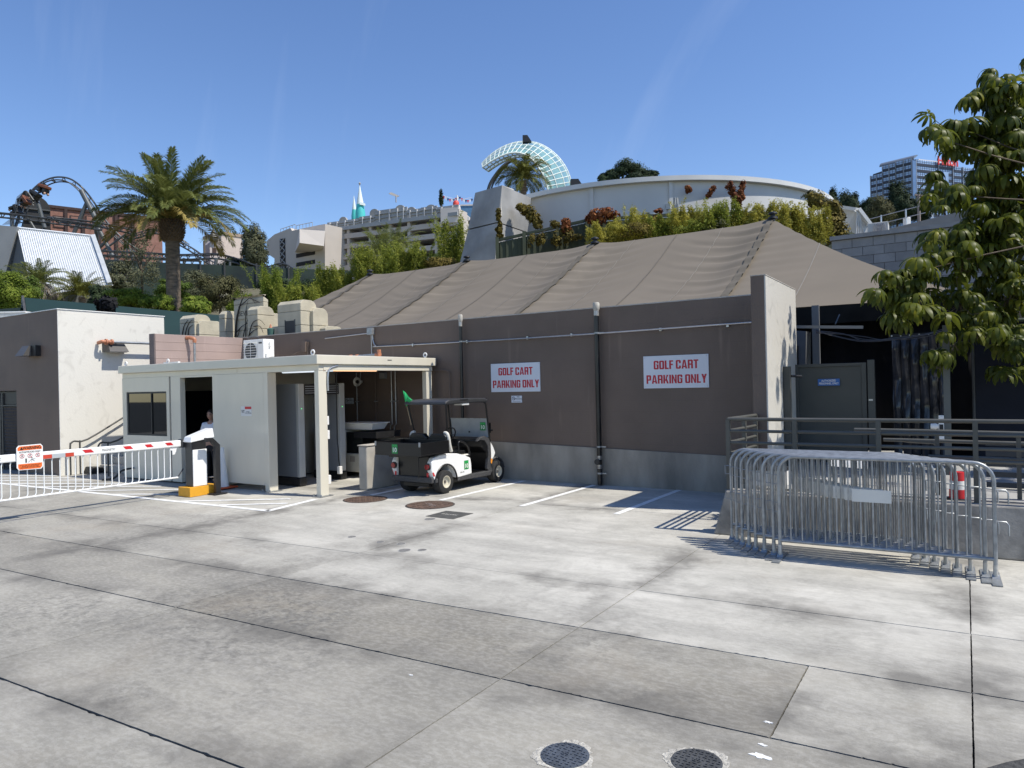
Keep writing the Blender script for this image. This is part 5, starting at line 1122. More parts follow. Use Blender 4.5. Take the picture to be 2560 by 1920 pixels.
tri_patch('end_slope', pkL, (LX, EY, EZ), (LX, BY, EZ), wr=False)
MB().add([(RX[0], RY + .01, 6.15), (RX[-1], RY + .01, 6.15), (RXE, BY, EZ), (LX, BY, EZ)], [(0, 1, 2, 3)]).build('back_slope', M_tent, tn)
MB().box(LX, RXE, EY - .02, EY, EZ - .36, EZ - .03).build('valance', pm('valance_dark', (0.02, 0.019, 0.018), 1.0, v=0.2, s=3, spec=.1), tn)
for xp in RX:
    mb = MB(); m_ = 60; hw = .085
    for j in range(m_ + 1):
        s = j / m_; hw_ = hw * (1 + .03 * math.sin(j * 2.1))
        for dx in (-hw_, hw_):
            p = roof_pt(xp + dx * .999, s); p.z = max(roof_pt(xp + q__ * hw_, max(0, min(1, s + w__))).z for q__ in (-1, -.5, 0, .5, 1) for w__ in (-.006, 0, .006)) + .02; mb.v.append(tuple(p))
    for j in range(m_): mb.f.append((2 * j, 2 * j + 1, 2 * j + 3, 2 * j + 2))
    mb.build('strap', M_strap, tn, smooth=180)
    p = roof_pt(xp, 0)
    MB().lathe([(.13, -.03), (.12, .02), (.06, .04), (.06, .08), (.12, .10), (.11, .14), (.03, .17)], 16, (p.x + .05, p.y - .08, p.z)).build('mast_cap', M_black, tn, smooth=50)
    MB().tube([(p.x, p.y, .5), (p.x, p.y, p.z)], .09, 8).build('mast', M_galv, tn)
def line_on(xa, xb, name, mat, wd=.009, s0=0.0, s1=1.0, up=.012):
    mb = MB(); m_ = 50
    for j in range(m_ + 1):
        s = s0 + (s1 - s0) * j / m_
        x = xa + (xb - xa) * j / m_
        for dx in (-wd, wd):
            p = roof_pt(x + dx, s); p.z += up; mb.v.append(tuple(p))
    for j in range(m_): mb.f.append((2 * j, 2 * j + 1, 2 * j + 3, 2 * j + 2))
    mb.build(name, mat, tn, smooth=180)
for a, b in zip(RX, RX[1:]):
    line_on((a + b) / 2, (a + b) / 2, 'seam', pm('dark_seam', (0.12, 0.104, 0.078), 0.6), .018)
    line_on(a * .75 + b * .25, a * .75 + b * .25, 'seam', M_seam); line_on(a * .25 + b * .75, a * .25 + b * .75, 'seam', M_seam)
# seams on the right hip panel
for k_ in (0.33, 0.68):
    mb = MB()
    for j in range(41):
        ss = k_ + (1 - k_) * j / 40; t_ = k_ / ss; e = Vector((RX[-1], EY, EZ)).lerp(Vector((RXE, EY, EZ - .04)), t_); p = Vector(pkR).lerp(e, ss); p.z -= .22 * math.sin(math.pi * ss) * .8 - .012
        for dx in (-.012, .012): mb.v.append((p.x + dx, p.y, p.z))
    for j in range(40): mb.f.append((2 * j, 2 * j + 1, 2 * j + 3, 2 * j + 2))
    mb.build('seam', M_seam, tn)
# dark sides and posts under the tent edge
M_cur = pm('black_vinyl', (0.006, 0.006, 0.009), 0.9, v=0.3, s=2)
M_cur2 = pm('navy_vinyl', (0.009, 0.011, 0.019), 0.9, v=0.2, s=2)
M_clear = pm('clear_vinyl_strip', (0.05, 0.05, 0.056), 0.14, v=0.5, s=3)
def curtain(x0, x1, y, z0, z1, mat, name, label, amp=.05, waves=6, n=60):
    t = thing(name, label, 'curtain', ((x0 + x1) / 2, y, z0), group='dark curtains under the tent edge'); mb = MB()
    for i in range(n + 1):
        x = x0 + (x1 - x0) * i / n; yy = y + amp * math.sin(waves * 2 * math.pi * i / n) + .4 * amp * math.sin(17.3 * i / n)
        mb.v += [(x, yy, z0), (x, yy, z1)]
    mb.f = [(2 * i, 2 * i + 2, 2 * i + 3, 2 * i + 1) for i in range(n)]
    o = mb.build('fabric', mat, t, smooth=180); s_ = o.modifiers.new('solid', 'SOLIDIFY'); s_.thickness = .008
    MB().tube([(x0, y, z1), (x1, y, z1)], .02, 8).build('curtain_rod', M_darkmetal, t)
    return t
curtain(-23, -0.9, 15.6, .5, 3.3, M_cur, 'tent_curtain', 'black curtain hanging deep under the tent behind the steel gate', .06, 40, 200)
curtain(-0.95, 4.5, 14.9, .5, 3.2, M_cur, 'tent_curtain', 'black curtain behind the clear strip door at the right', .04, 10)
ct = thing('strip_door', 'clear vinyl strip door with glossy folds under the tent', 'strip door', (-0.5, 14.2, .5))
xs0 = onY(2230, 870, 14.2).x; xs1 = onY(2370, 870, 14.2).x
nS = 6
for i in range(nS):
    x0 = xs0 + (xs1 - xs0) * i / nS; wS = (xs1 - xs0) / nS * .92; mb = MB(); rr = random.Random(40 + i)
    for j in range(25):
        z = .55 + (2.62 - .55) * j / 24; sw_ = .04 * math.sin(j * .5 + i) + rr.uniform(-.012, .012)
        mb.v += [(x0, 14.2 + sw_, z), (x0 + wS * .5, 14.2 - .05 + sw_ * 1.6, z), (x0 + wS, 14.2 + sw_ * .5, z)]
    for j in range(24): mb.f += [(3 * j, 3 * j + 1, 3 * j + 4, 3 * j + 3), (3 * j + 1, 3 * j + 2, 3 * j + 5, 3 * j + 4)]
    mb.build('strip', M_clear, ct, smooth=180)
MB().box(xs0 - .05, xs1 + .05, 14.2, 14.26, 2.62, 2.68).build('header', M_black, ct)
for i in range(7): MB().lathe([(.014, 0), (.014, -.012)], 8, (xs0 + (xs1 - xs0) * i / 6, 14.195, 2.65), 'y').build('grommet', M_conduit, ct)
nv = thing('navy_screen', 'dark navy fabric screen at the right edge behind the railing', 'screen', (1.0, 14.4, .5))
xn = onY(2432, 870, 14.4).x
MB().box(xn, 6.5, 14.4, 14.43, .5, 2.80).build('fabric', M_cur2, nv); MB().tube([(xn, 14.38, 2.82), (6.5, 14.38, 2.82)], .03, 8).build('top_rail', pm('green_rail', (0.09, 0.11, 0.08), 0.5), nv)
MB().tube([(xn, 14.41, .5), (xn, 14.41, 2.82)], .025, 8).build('side_pole', M_darkmetal, nv)
tp = thing('grey_post', 'grey square post with a small white device beside the strip door', 'post', (0, 12.0, .5))
xp_ = onY(2357, 900, 12.0).x
MB().box(xp_, xp_ + .085, 12.0, 12.085, .5, 2.66).build('column', pm('post_grey_green', (0.10, 0.105, 0.095), 0.5, v=0.1), tp)
dv = MB().box(xp_ - .07, xp_ - .002, 11.97, 12.03, 1.0, 1.36).build('device', M_white, tp, bevel=0.01)
MB().lathe([(.04, 0), (.045, .06), (.03, .1)], 12, (xp_ - .17, 12.0, 1.2), 'x').build('lens', M_white, dv, smooth=50); MB().box(xp_ - .06, xp_ - .01, 11.965, 11.969, 1.15, 1.23).build('button_panel', M_black, dv)
pl = thing('tent_pole', 'slim grey tent pole rising behind the steel gate', 'pole', (-2, 13.8, .5))
xq = onY(2040, 850, 13.8).x
MB().box(xq - .06, xq + .06, 13.78, 13.86, .5, 3.25).build('shaft', pm('pole_grey', (0.16, 0.165, 0.17), 0.45, v=0.08), pl); MB().box(xq - .12, xq + .12, 13.72, 13.92, .504, .53).build('base_plate', M_darkmetal, pl)
hb = thing('lamp_bar', 'thin horizontal lamp bar hanging under the tent edge', 'lamp', (-1.7, 13.2, 2.9))
a = onY(1980, 817, 13.2); b = onY(2158, 818, 13.2)
MB().bar(a, b, .03, .05).build('tube', pm('bar_grey', (0.24, 0.24, 0.23), 0.4), hb); MB().tube([a + Vector((.7, 0, 0)), a + Vector((.7, .5, .2))], .01, 6).build('bracket', M_darkmetal, hb)
cb2 = thing('cable_bundle', 'loose bundle of cables drooping under the tent edge', 'cables', (-.5, 13.6, 2.6))
for i in range(5):
    rr_ = random.Random(i); P = [(2040, 825 + i * 2), (2110, 838 + rr_.uniform(-5, 9)), (2160, 846 + rr_.uniform(-6, 9)), (2215, 850 + rr_.uniform(-3, 3)), (2300, 842 + rr_.uniform(-6, 8)), (2400, 815 + rr_.uniform(-6, 9))]
    MB().tube(smooth_path([onY(x, y, 13.6 + i * .03) for x, y in P], 6), .007, 5).build('cable', pm('cable_grey', (0.09, 0.09, 0.095), 0.5), cb2, smooth=60)
gb = thing('grey_cabinet', 'grey tapered cabinet in the shade behind the end wall', 'cabinet', (-2.6, 14.2, .5))
A_ = [onY(1981, 826, 14.3), onY(2015, 828, 14.3), onY(2008, 915, 14.3), onY(1981, 915, 14.3)]
MB().poly([Vector((p.x, 14.3, p.z)) for p in A_[:2]] + [Vector((A_[2].x, 14.3, .5)), Vector((A_[3].x, 14.3, .5))], (0, .5, 0)).build('case', pm('cabinet_grey', (0.14, 0.145, 0.15), 0.5), gb)
MB().box(A_[0].x + .02, A_[1].x - .14, 14.285, 14.298, 1.9, 2.56).build('dark_window', M_black, gb)
# ================================================================== foliage builders
def unit(v): return v / np.maximum(1e-9, np.linalg.norm(v, axis=1, keepdims=True))
def leaf_quads(P, Dn, W, ln, wd):
    """rhombus leaves: base P, pointing Dn, width direction W"""
    n = len(P); ln = ln.reshape(-1, 1); wd = wd.reshape(-1, 1)
    side = unit(np.cross(Dn, W)); 
    a = P; b = P + Dn * ln * .45 + W * wd; c = P + Dn * ln + side * ln * .06; d = P + Dn * ln * .45 - W * wd
    v = np.stack([a, b, c, d], 1).reshape(-1, 3); f = np.arange(4 * n).reshape(n, 4)
    return v, f
def crown_leaves(rng, c, rx, ry, rz, nc, per, leaf, asp=.38, clump=.34, up=.35, lean=0.0, hollow=.45, tv=.25):
    c = np.array(c); d = unit(rng.normal(size=(nc, 3))); rad = (hollow + (1 - hollow) * rng.random((nc, 1)) ** .6) * rng.uniform(.82, 1.22, (nc, 1))
    cc = d * rad; cc[:, 2] *= 1.0
    C = c + cc * np.array([rx, ry, rz]) * .82
    P = []; Nn = []; T = []
    base = min(rx, ry, rz)
    for i in range(nc):
        m = max(3, int(per * rng.uniform(.6, 1.4))); q = unit(rng.normal(size=(m, 3))); rr_ = rng.random((m, 1)) ** .45
        cs = clump * rng.uniform(.7, 1.35); p = C[i] + q * rr_ * np.array([rx, ry, rz * .85]) * cs
        P.append(p); Nn.append(q + d[i] * .7 + np.array([0, 0, up])); T.append(np.full(m, rng.uniform(-tv, tv)))
    P = np.concatenate(P); Nn = unit(np.concatenate(Nn)); T = np.concatenate(T) + rng.uniform(.2, .75, len(P))
    rnd = unit(rng.normal(size=P.shape)); W = unit(np.cross(Nn, rnd)); Dn = unit(np.cross(W, Nn) + np.array([0, 0, -lean]))
    ln = leaf * rng.uniform(.6, 1.3, len(P)); v, f = leaf_quads(P, Dn, W, ln, ln * asp * .5 * 1.2)
    return v, f, np.clip(T, 0, 1)
M_bark = pm('bark', (0.11, 0.085, 0.06), 0.95, v=0.3, s=4, b=0.6, bs=15)
ML = {
 'dark': leafmat('dark_evergreen_leaf', (0.012, 0.022, 0.010), (0.03, 0.05, 0.022), (0.06, 0.085, 0.035), .12),
 'mid': leafmat('mid_green_leaf', (0.045, 0.075, 0.014), (0.11, 0.165, 0.028), (0.20, 0.25, 0.055), .3),
 'bright': leafmat('bright_green_leaf', (0.06, 0.095, 0.012), (0.15, 0.21, 0.025), (0.29, 0.33, 0.055), .35),
 'bamboo': leafmat('bamboo_leaf', (0.09, 0.12, 0.016), (0.21, 0.25, 0.035), (0.38, 0.39, 0.075), .35),
 'yellow': leafmat('yellow_green_leaf', (0.16, 0.15, 0.022), (0.33, 0.305, 0.045), (0.52, 0.48, 0.11), .35),
 'olive': leafmat('olive_leaf', (0.05, 0.05, 0.02), (0.10, 0.10, 0.042), (0.16, 0.15, 0.075), .2),
 'grey': leafmat('grey_green_leaf', (0.05, 0.058, 0.03), (0.105, 0.112, 0.06), (0.18, 0.175, 0.10), .2),
 'rust': leafmat('rust_red_leaf', (0.08, 0.03, 0.015), (0.22, 0.075, 0.03), (0.36, 0.15, 0.055), .2),
 'bronze': leafmat('bronze_leaf', (0.055, 0.045, 0.012), (0.14, 0.11, 0.022), (0.25, 0.19, 0.04), .2),
}
def tree(name, label, px, ptop, pbot, wpx, D, kind, cat='tree', nc=34, per=110, leaf=None, group=None, trunk=True, asp=.4, ry=None, shape=(1, 1), clump=.34, lean=0.0, up=.35, hollow=.45):
    """a tree seen between ptop and pbot; its trunk goes down into the hill"""
    rng = np.random.default_rng(int(px * 7 + ptop * 3 + D)); cpt = at(px, (ptop + pbot) / 2, D)
    rz = (pbot - ptop) / 2 / F_PX * D; rx = wpx / 2 / F_PX * D; r_, D_, _ = rd(cpt); zb = terr(r_, D) - .3
    t = thing(name, label, cat, (cpt.x, cpt.y, min(zb, cpt.z - rz * .8)), group=group)
    lf = (leaf or D * .0052) * .60; per = int(per * 2.2)
    v, f, ti = crown_leaves(rng, tuple(cpt), rx, ry or rx, rz, nc, per, lf, asp=asp, clump=clump, lean=lean, up=up, hollow=hollow)
    o = fastmesh('crown', v, f, ML[kind], t, ti)
    z0 = min(zb, cpt.z - rz * .8); tr_ = max(.08, rx * .09)
    pts = [Vector((cpt.x, cpt.y, z0)), Vector((cpt.x + rx * .06, cpt.y, (z0 + cpt.z) / 2)), Vector((cpt.x - rx * .05, cpt.y, cpt.z + rz * .35))]
    mb = MB().tube(smooth_path(pts, 4), [tr_ * (1 - .75 * i / 8) for i in range(9)], 7)
    for k_ in range(6):
        a = rng.uniform(0, 6.28); s_ = rng.uniform(.35, .8); b0 = pts[1].lerp(pts[2], s_ * .8)
        e = Vector(cpt) + Vector((math.cos(a) * rx * .7, math.sin(a) * rx * .7, rng.uniform(-.3, .6) * rz)); mb.tube([b0, b0.lerp(e, .5) + Vector((0, 0, rz * .05)), e], [tr_ * .45, tr_ * .3, tr_ * .1], 5)
    mb.build('trunk', M_bark, t, smooth=60)
    return t
def bamboo(label, px0, px1, ptop, pbot, D, kind='bamboo', n=16, per=520, name='bamboo_clump', group='bamboo screens', leaf=None, topvar=.45, seed=None, cat='bamboo', depth=2.0):
    rng = np.random.default_rng(seed or int(px0 * 3 + ptop + D)); a = at(px0, pbot, D); b = at(px1, pbot, D)
    H = (pbot - ptop) / F_PX * D; mid = (a + b) / 2; r_, D_, _ = rd(mid); zg = min(a.z, terr(r_, D)) - .2
    t = thing(name, label, cat, (mid.x, mid.y, zg), group=group)
    V_ = []; F_ = []; T_ = []; k_ = 0; lf = (leaf or D * .0055) * .58; per = int(per * 2.1); stems = MB()
    for i in range(n):
        u = (i + rng.uniform(-.6, 1.6)) / n; p = np.array(a.lerp(b, u)) + np.array(fwd) * rng.uniform(-depth / 2, depth / 2)
        h = H * rng.uniform(1 - topvar, 1.03) ; lx, ly = rng.normal(0, .10, 2) * h; m = int(per * rng.uniform(.7, 1.2)); s = rng.random(m) ** .75
        w_ = (H * .06 + (b - a).length / n * 1.25)
        cx_ = p[0] + lx * s ** 2; cy_ = p[1] + ly * s ** 2; cz_ = a.z + h * s
        wid = w_ * (1.1 - .95 * s ** 1.5); ang = rng.uniform(0, 6.283, m); rr_ = np.sqrt(rng.random(m)) * wid
        P = np.stack([cx_ + np.cos(ang) * rr_, cy_ + np.sin(ang) * rr_, cz_ + rng.normal(0, .06 * H, m)], 1)
        Dn = unit(np.stack([np.cos(ang), np.sin(ang), rng.uniform(-1.1, .35, m)], 1) + rng.normal(0, .45, (m, 3))); W = unit(np.cross(Dn, rng.normal(size=(m, 3))))
        ln = lf * rng.uniform(.7, 1.5, m); v, f = leaf_quads(P, Dn, W, ln, ln * .13)
        V_.append(v); F_.append(f + k_); k_ += len(v); T_.append(np.clip(rng.uniform(.15, .8, m) + rng.uniform(-.2, .2) + s * .15, 0, 1))
        top = Vector((p[0] + lx, p[1] + ly, a.z + h)); bs = Vector((p[0], p[1], zg))
        stems.tube([bs, bs.lerp(top, .5) - Vector((lx * .25, ly * .25, 0)), top], [lf * .06, lf * .05, lf * .02], 4)
    for i in range(n):                       # loose arching shoots above the mass
        p = np.array(a.lerp(b, rng.random())) + np.array(fwd) * rng.uniform(-depth / 2, depth / 2); h = H * rng.uniform(.9, 1.28); lx, ly = rng.normal(0, .22, 2) * h; m = int(per * .13); s = .45 + .55 * rng.random(m)
        P = np.stack([p[0] + lx * s ** 2, p[1] + ly * s ** 2, a.z + h * (s - .12 * s ** 3)], 1) + rng.normal(0, lf * .35, (m, 3)); Dn = unit(rng.normal(0, 1, (m, 3)) + np.array([0, 0, -.5])); W = unit(np.cross(Dn, rng.normal(size=(m, 3))))
        ln = lf * rng.uniform(.7, 1.3, m); v, f = leaf_quads(P, Dn, W, ln, ln * .12); V_.append(v); F_.append(f + k_); k_ += len(v); T_.append(rng.uniform(.4, 1, m))
        stems.tube([Vector((p[0] + lx * s_ ** 2, p[1] + ly * s_ ** 2, a.z + h * (s_ - .12 * s_ ** 3))) for s_ in (.2, .5, .8, 1)], lf * .035, 4)
    fastmesh('foliage', np.concatenate(V_), np.concatenate(F_), ML[kind], t, np.concatenate(T_))
    stems.build('stems', pm('bamboo_cane', (0.2, 0.22, 0.06), 0.6), t)
    return t
def frond_mesh(name, L_, e0, bend, nl=46, ll=.42, vee=.55, dead=False, seed=0, droop=.35, mat=None):
    rng = np.random.default_rng(seed); pts = []; x = z = 0.0; steps = 24; ang = []
    for i in range(steps + 1):
        t_ = i / steps; a = e0 - bend * t_ ** 1.35; pts.append((x, 0, z)); ang.append(a); x += math.cos(a) * L_ / steps; z += math.sin(a) * L_ / steps
    P = np.array(pts); V_ = []; F_ = []; T_ = []; k_ = 0
    for i in range(nl):
        t_ = .06 + .94 * (i / (nl - 1)); q = t_ * steps; j = min(int(q), steps - 1); p = P[j] + (P[j + 1] - P[j]) * (q - j); a = ang[j]
        tg = np.array([math.cos(a), 0, math.sin(a)]); nr = np.array([-math.sin(a), 0, math.cos(a)])
        l_ = ll * (math.sin(math.pi * min(1, (.16 + t_ * .80))) ** .6) * rng.uniform(.85, 1.1)
        for sd_ in (-1, 1):
            fw = .55 + .75 * t_ + rng.normal(0, .07); d = tg * fw + np.array([0, sd_, 0]) * 1.0 + nr * (vee + rng.normal(0, .15))
            d /= np.linalg.norm(d); w_ = np.cross(d, nr); w_ /= np.linalg.norm(w_); wd = .021 * L_ / 3.2 * rng.uniform(.8, 1.2)
            m1 = p + d * l_ * .55; tip = p + d * l_ + np.array([0, 0, -droop * l_ * rng.uniform(.4, 1.2)])
            V_ += [p - w_ * wd * .4, p + w_ * wd * .4, m1 + w_ * wd, m1 - w_ * wd, tip + w_ * wd * .15, tip - w_ * wd * .15]
            F_ += [(k_, k_ + 1, k_ + 2, k_ + 3), (k_ + 3, k_ + 2, k_ + 4, k_ + 5)]; k_ += 6
            tt = rng.uniform(.25, .75) + (.35 if dead else 0); T_ += [tt, tt]
    # rachis
    for j in range(steps):
        r0, r1 = (.030 * (1 - j / steps) + .005) * L_ / 3.2, (.030 * (1 - (j + 1) / steps) + .005) * L_ / 3.2
        for q in range(4):
            a0, a1 = q * 1.5708, (q + 1) * 1.5708
            for (pp, rr_, aa) in ((P[j], r0, a0), (P[j], r0, a1), (P[j + 1], r1, a1), (P[j + 1], r1, a0)): V_.append(pp + np.array([0, math.cos(aa) * rr_, math.sin(aa) * rr_]))
            F_.append((k_, k_ + 1, k_ + 2, k_ + 3)); k_ += 4; T_.append(.9)
    o = fastmesh(name, np.array(V_), np.array(F_), mat, None, np.array(T_)); me = o.data; bpy.data.objects.remove(o); return me
ML['palm'] = leafmat('date_palm_leaf', (0.065, 0.08, 0.022), (0.15, 0.175, 0.048), (0.30, 0.31, 0.11), .3, .5)
ML['palmdry'] = leafmat('drying_palm_leaf', (0.10, 0.085, 0.022), (0.22, 0.18, 0.05), (0.36, 0.28, 0.09), .2)
ML['palmdead'] = leafmat('dead_palm_leaf', (0.12, 0.10, 0.075), (0.24, 0.20, 0.155), (0.38, 0.33, 0.27), .1)
ML['palm2'] = leafmat('queen_palm_leaf', (0.05, 0.06, 0.012), (0.13, 0.14, 0.03), (0.28, 0.26, 0.06), .25)
def trunk_mat():
    mt = pm('palm_trunk', (0.14, 0.108, 0.078), 0.95, v=0.45, s=3.5, b=0.9, bs=9, stretch=(1, 1, 3.2)); return mt
M_ptr = trunk_mat()
_fr = {}
def get_frond(key, **kw):
    if key not in _fr: _fr[key] = frond_mesh('frond', **kw)
    return _fr[key]
def palm(name, label, px, py, D, crown_r, fronds, mat='palm', trunk_r=.4, boss=True, seed=1, group=None, skirt=0, zb=None, ll=.42, nl=46):
    """px, py: the point the fronds leave from"""
    c = at(px, py, D); r_, D_, _ = rd(c); z0 = terr(r_, D) - .3 if zb is None else zb
    t = thing(name, label, 'palm tree', (c.x, c.y, z0), group=group); rr = random.Random(seed)
    h = c.z - z0; prof = []
    nn = max(8, int(h / .16))
    for i in range(nn + 1):
        z = z0 + h * i / nn - .25 * (1 if i == nn else 0); k_ = 1.0 + (.10 if i < 2 else 0); prof += [(trunk_r * k_ * (1.0 + .035 * (i % 2)), z)]
    tk = MB().lathe(prof, 18, (c.x, c.y, 0)).build('trunk', M_ptr, t, smooth=30)
    if boss:
        bm_ = MB(); bm_.lathe([(trunk_r * 1.0, c.z - 3.3 * trunk_r), (trunk_r * 1.35, c.z - 2.9 * trunk_r), (trunk_r * 1.6, c.z - 2.0 * trunk_r), (trunk_r * 1.55, c.z - .7 * trunk_r), (trunk_r * 1.1, c.z + .2 * trunk_r)], 20, (c.x, c.y, 0))
        bm_.build('boss', M_ptr, tk, smooth=50)
        sb = MB()
        for j in range(9):
            for i in range(22):
                a = 2 * math.pi * (i + .5 * (j % 2)) / 22; z = c.z + trunk_r * (-3.0 + j * .36); rad = trunk_r * (1.25 + .42 * math.sin(math.pi * (j + .5) / 9.5))
                d = Vector((math.cos(a), math.sin(a), .9)); p = Vector((c.x + math.cos(a) * rad, c.y + math.sin(a) * rad, z)); sb.bar(p - d * trunk_r * .12, p + d * trunk_r * (.20 + rr.uniform(0, .08)), trunk_r * .19, trunk_r * .10)
        o = sb.build('cut_stubs', pm('palm_stub', (0.13, 0.085, 0.05), 0.9, v=0.4, s=9), tk); o['kind'] = 'stuff'
    for (e0, bend, n_, kind, lsc) in fronds:
        for i in range(n_):
            var = rr.randrange(2); me = get_frond((round(e0, 2), round(bend, 2), kind, var, round(crown_r, 2), ll, nl), L_=crown_r, e0=R(e0 + (var - .5) * 8), bend=R(bend), mat=ML[kind], seed=var + int(e0) + 100, dead=(kind != mat), ll=ll * crown_r / 3.2, nl=nl, vee=.5 if e0 > 0 else .2)
            o = bpy.data.objects.new('frond', me); col.objects.link(o); o.parent = t
            a = 2 * math.pi * (i + rr.uniform(-.32, .32)) / n_ + e0; s_ = lsc * rr.uniform(.88, 1.08)
            o.location = (math.cos(a) * trunk_r * .8, math.sin(a) * trunk_r * .8, c.z - z0 + trunk_r * .1 * (e0 / 60)); o.rotation_euler = (rr.uniform(-.25, .25), rr.uniform(-.1, .1), a); o.scale = (s_, s_, s_)
    return t

# ================================================================== left background
palm('date_palm', 'tall date palm with a thick trunk rising behind the booth', 430, 552, 38, 3.75,
     [(84, 42, 9, 'palm', .95), (70, 62, 12, 'palm', 1.0), (54, 74, 15, 'palm', 1.0), (38, 78, 15, 'palm', 1.0), (24, 78, 14, 'palm', 1.0), (15, 80, 7, 'palmdry', 1.0)], trunk_r=.35, seed=4, zb=0.0, ll=.62, nl=78)
palm('small_palm', 'squat palm with a skirt of dead grey fronds in front of the ribbed roof', 96, 706, 52, 1.95,
     [(74, 50, 9, 'palm', .9), (52, 60, 13, 'palm', 1), (30, 66, 14, 'palm', 1), (10, 66, 13, 'palm', 1), (-28, 52, 15, 'palmdead', .95), (-46, 38, 14, 'palmdead', .9)], trunk_r=.28, boss=False, seed=6, ll=.85, nl=50)
palm('small_palm', 'low yellow-green palm in front of the ribbed roof', 205, 738, 50, 2.0, [(78, 50, 9, 'palm2', .95), (56, 66, 13, 'palm2', 1), (34, 74, 14, 'palm2', 1), (14, 70, 12, 'palm2', .95)], mat='palm2', trunk_r=.22, boss=False, seed=9, ll=.85, nl=50)
palm('far_palm', 'tiny far palm above the coaster rails', 510, 600, 130, 1.0, [(50, 90, 8, 'palm', 1), (10, 80, 8, 'palm', 1), (-25, 50, 6, 'palm', .9)], trunk_r=.18, boss=False, seed=11, ll=.7, nl=16)
palm('garden_palm', 'lush palm in front of the parking structure, its left one', 952, 636, 66, 3.0, [(75, 50, 8, 'palm', .95), (50, 65, 12, 'palm', 1), (25, 75, 12, 'palm', 1), (5, 70, 10, 'palm', .9)], trunk_r=.3, boss=False, seed=12, group='palms below the parking structure', ll=.75, nl=40)
palm('garden_palm', 'lush palm in front of the parking structure, its right one', 998, 612, 70, 2.7, [(75, 50, 6, 'palm', .95), (50, 65, 9, 'palm', 1), (25, 75, 9, 'palm', 1), (0, 70, 8, 'palm', .9)], trunk_r=.3, boss=False, seed=13, group='palms below the parking structure', ll=.5, nl=40)
palm('queen_palm', 'drooping queen palm in front of the glass dome', 1308, 446, 46, 1.95, [(80, 80, 6, 'palm2', .9), (62, 105, 11, 'palm2', 1), (42, 110, 13, 'palm2', 1), (20, 100, 11, 'palm2', .95), (-10, 70, 7, 'palm2', .85)], mat='palm2', trunk_r=.2, boss=False, seed=15, ll=.85, nl=64)

TG = 'trees on the hillside'
tree('leafy_tree', 'bright leafy tree at the far left edge', 22, 668, 790, 110, 44, 'bright', group=TG, nc=40, per=130)
tree('leafy_tree', 'darker green tree between the left edge and the squat palm', 66, 690, 770, 70, 46, 'mid', group=TG)
tree('leafy_bush', 'bright bush right of the low yellow-green palm', 245, 708, 775, 60, 44, 'dark', 'bush', group=TG, nc=22)
tree('umbrella_bush', 'bright green bush left of the date palm trunk', 330, 712, 775, 120, 40, 'bright', 'bush', group=TG, nc=36, per=120, lean=.5)
tree('umbrella_bush', 'bright green bush just left of the palm trunk base', 395, 728, 785, 80, 37, 'bright', 'bush', group=TG, nc=26, per=120, lean=.5)
tree('umbrella_bush', 'bright drooping bush right of the palm trunk', 490, 733, 800, 90, 36, 'bright', 'bush', group=TG, nc=30, per=140, lean=.6, leaf=.26)
tree('grey_tree', 'thin grey-green tree behind the palm crown on the left', 300, 650, 740, 90, 62, 'grey', group=TG, nc=24, per=80)
tree('grey_tree', 'bare-branched grey tree left of the palm trunk', 352, 575, 735, 110, 66, 'grey', group=TG, nc=26, per=42, hollow=.6)
tree('grey_tree', 'olive tree right behind the palm trunk', 475, 660, 765, 110, 58, 'grey', group=TG, nc=30, per=90)
tree('round_pine', 'rounded olive-brown tree on the slope right of the palm', 548, 680, 775, 115, 52, 'olive', group=TG, nc=46, per=130, hollow=.7)
tree('tall_tree', 'tall dark tree left of the parking structure', 636, 552, 690, 72, 98, 'grey', group=TG, nc=46, per=110)
tree('tall_tree', 'broad dark tree below the tall one, above the coaster track', 590, 640, 700, 70, 100, 'dark', group=TG, nc=26)
tree('dark_bush', 'dark bush below the coaster track left of the deck', 700, 690, 745, 120, 62, 'dark', 'bush', group=TG, nc=34, per=100)
tree('dark_bush', 'dark bush behind the bamboo left of the tent', 800, 695, 750, 110, 60, 'dark', 'bush', group=TG, nc=30, per=100)
tree('olive_bush', 'reddish-olive bush in the middle of the bamboo', 745, 720, 775, 80, 48, 'olive', 'bush', group=TG, nc=26, per=100)
tree('olive_bush', 'olive bush low on the slope left of the round tree', 430, 690, 750, 90, 54, 'mid', 'bush', group=TG, nc=26)
tree('hill_shrub', 'dark shrub behind the tent under the concrete buttress', 1105, 640, 700, 110, 44, 'bronze', 'bush', group=TG, nc=30, per=110)
bamboo('bamboo clump right of the tall stone block', 650, 740, 672, 790, 44, 'bright', n=12, per=560)
bamboo('bamboo clump behind the stone block with the window', 700, 800, 715, 790, 42, 'bamboo', n=12, per=460)
bamboo('low bamboo left of the stone blocks', 585, 665, 735, 800, 44, 'bright', n=9, per=420)
bamboo('bamboo clump left of the tent peak', 800, 880, 672, 760, 44, 'bamboo', n=11, per=500)
bamboo('tall bamboo in front of the parking ramps', 880, 985, 612, 740, 43, 'bamboo', n=15, per=620)
bamboo('tall pale bamboo near the garden palms', 975, 1060, 605, 730, 45, 'bamboo', n=13, per=600)
bamboo('bushy bamboo between the palms and the concrete buttress', 1045, 1150, 630, 710, 46, 'mid', n=13, per=520)
bamboo('tall bamboo beside the concrete buttress', 1108, 1168, 548, 700, 45, 'bamboo', n=10, per=620)

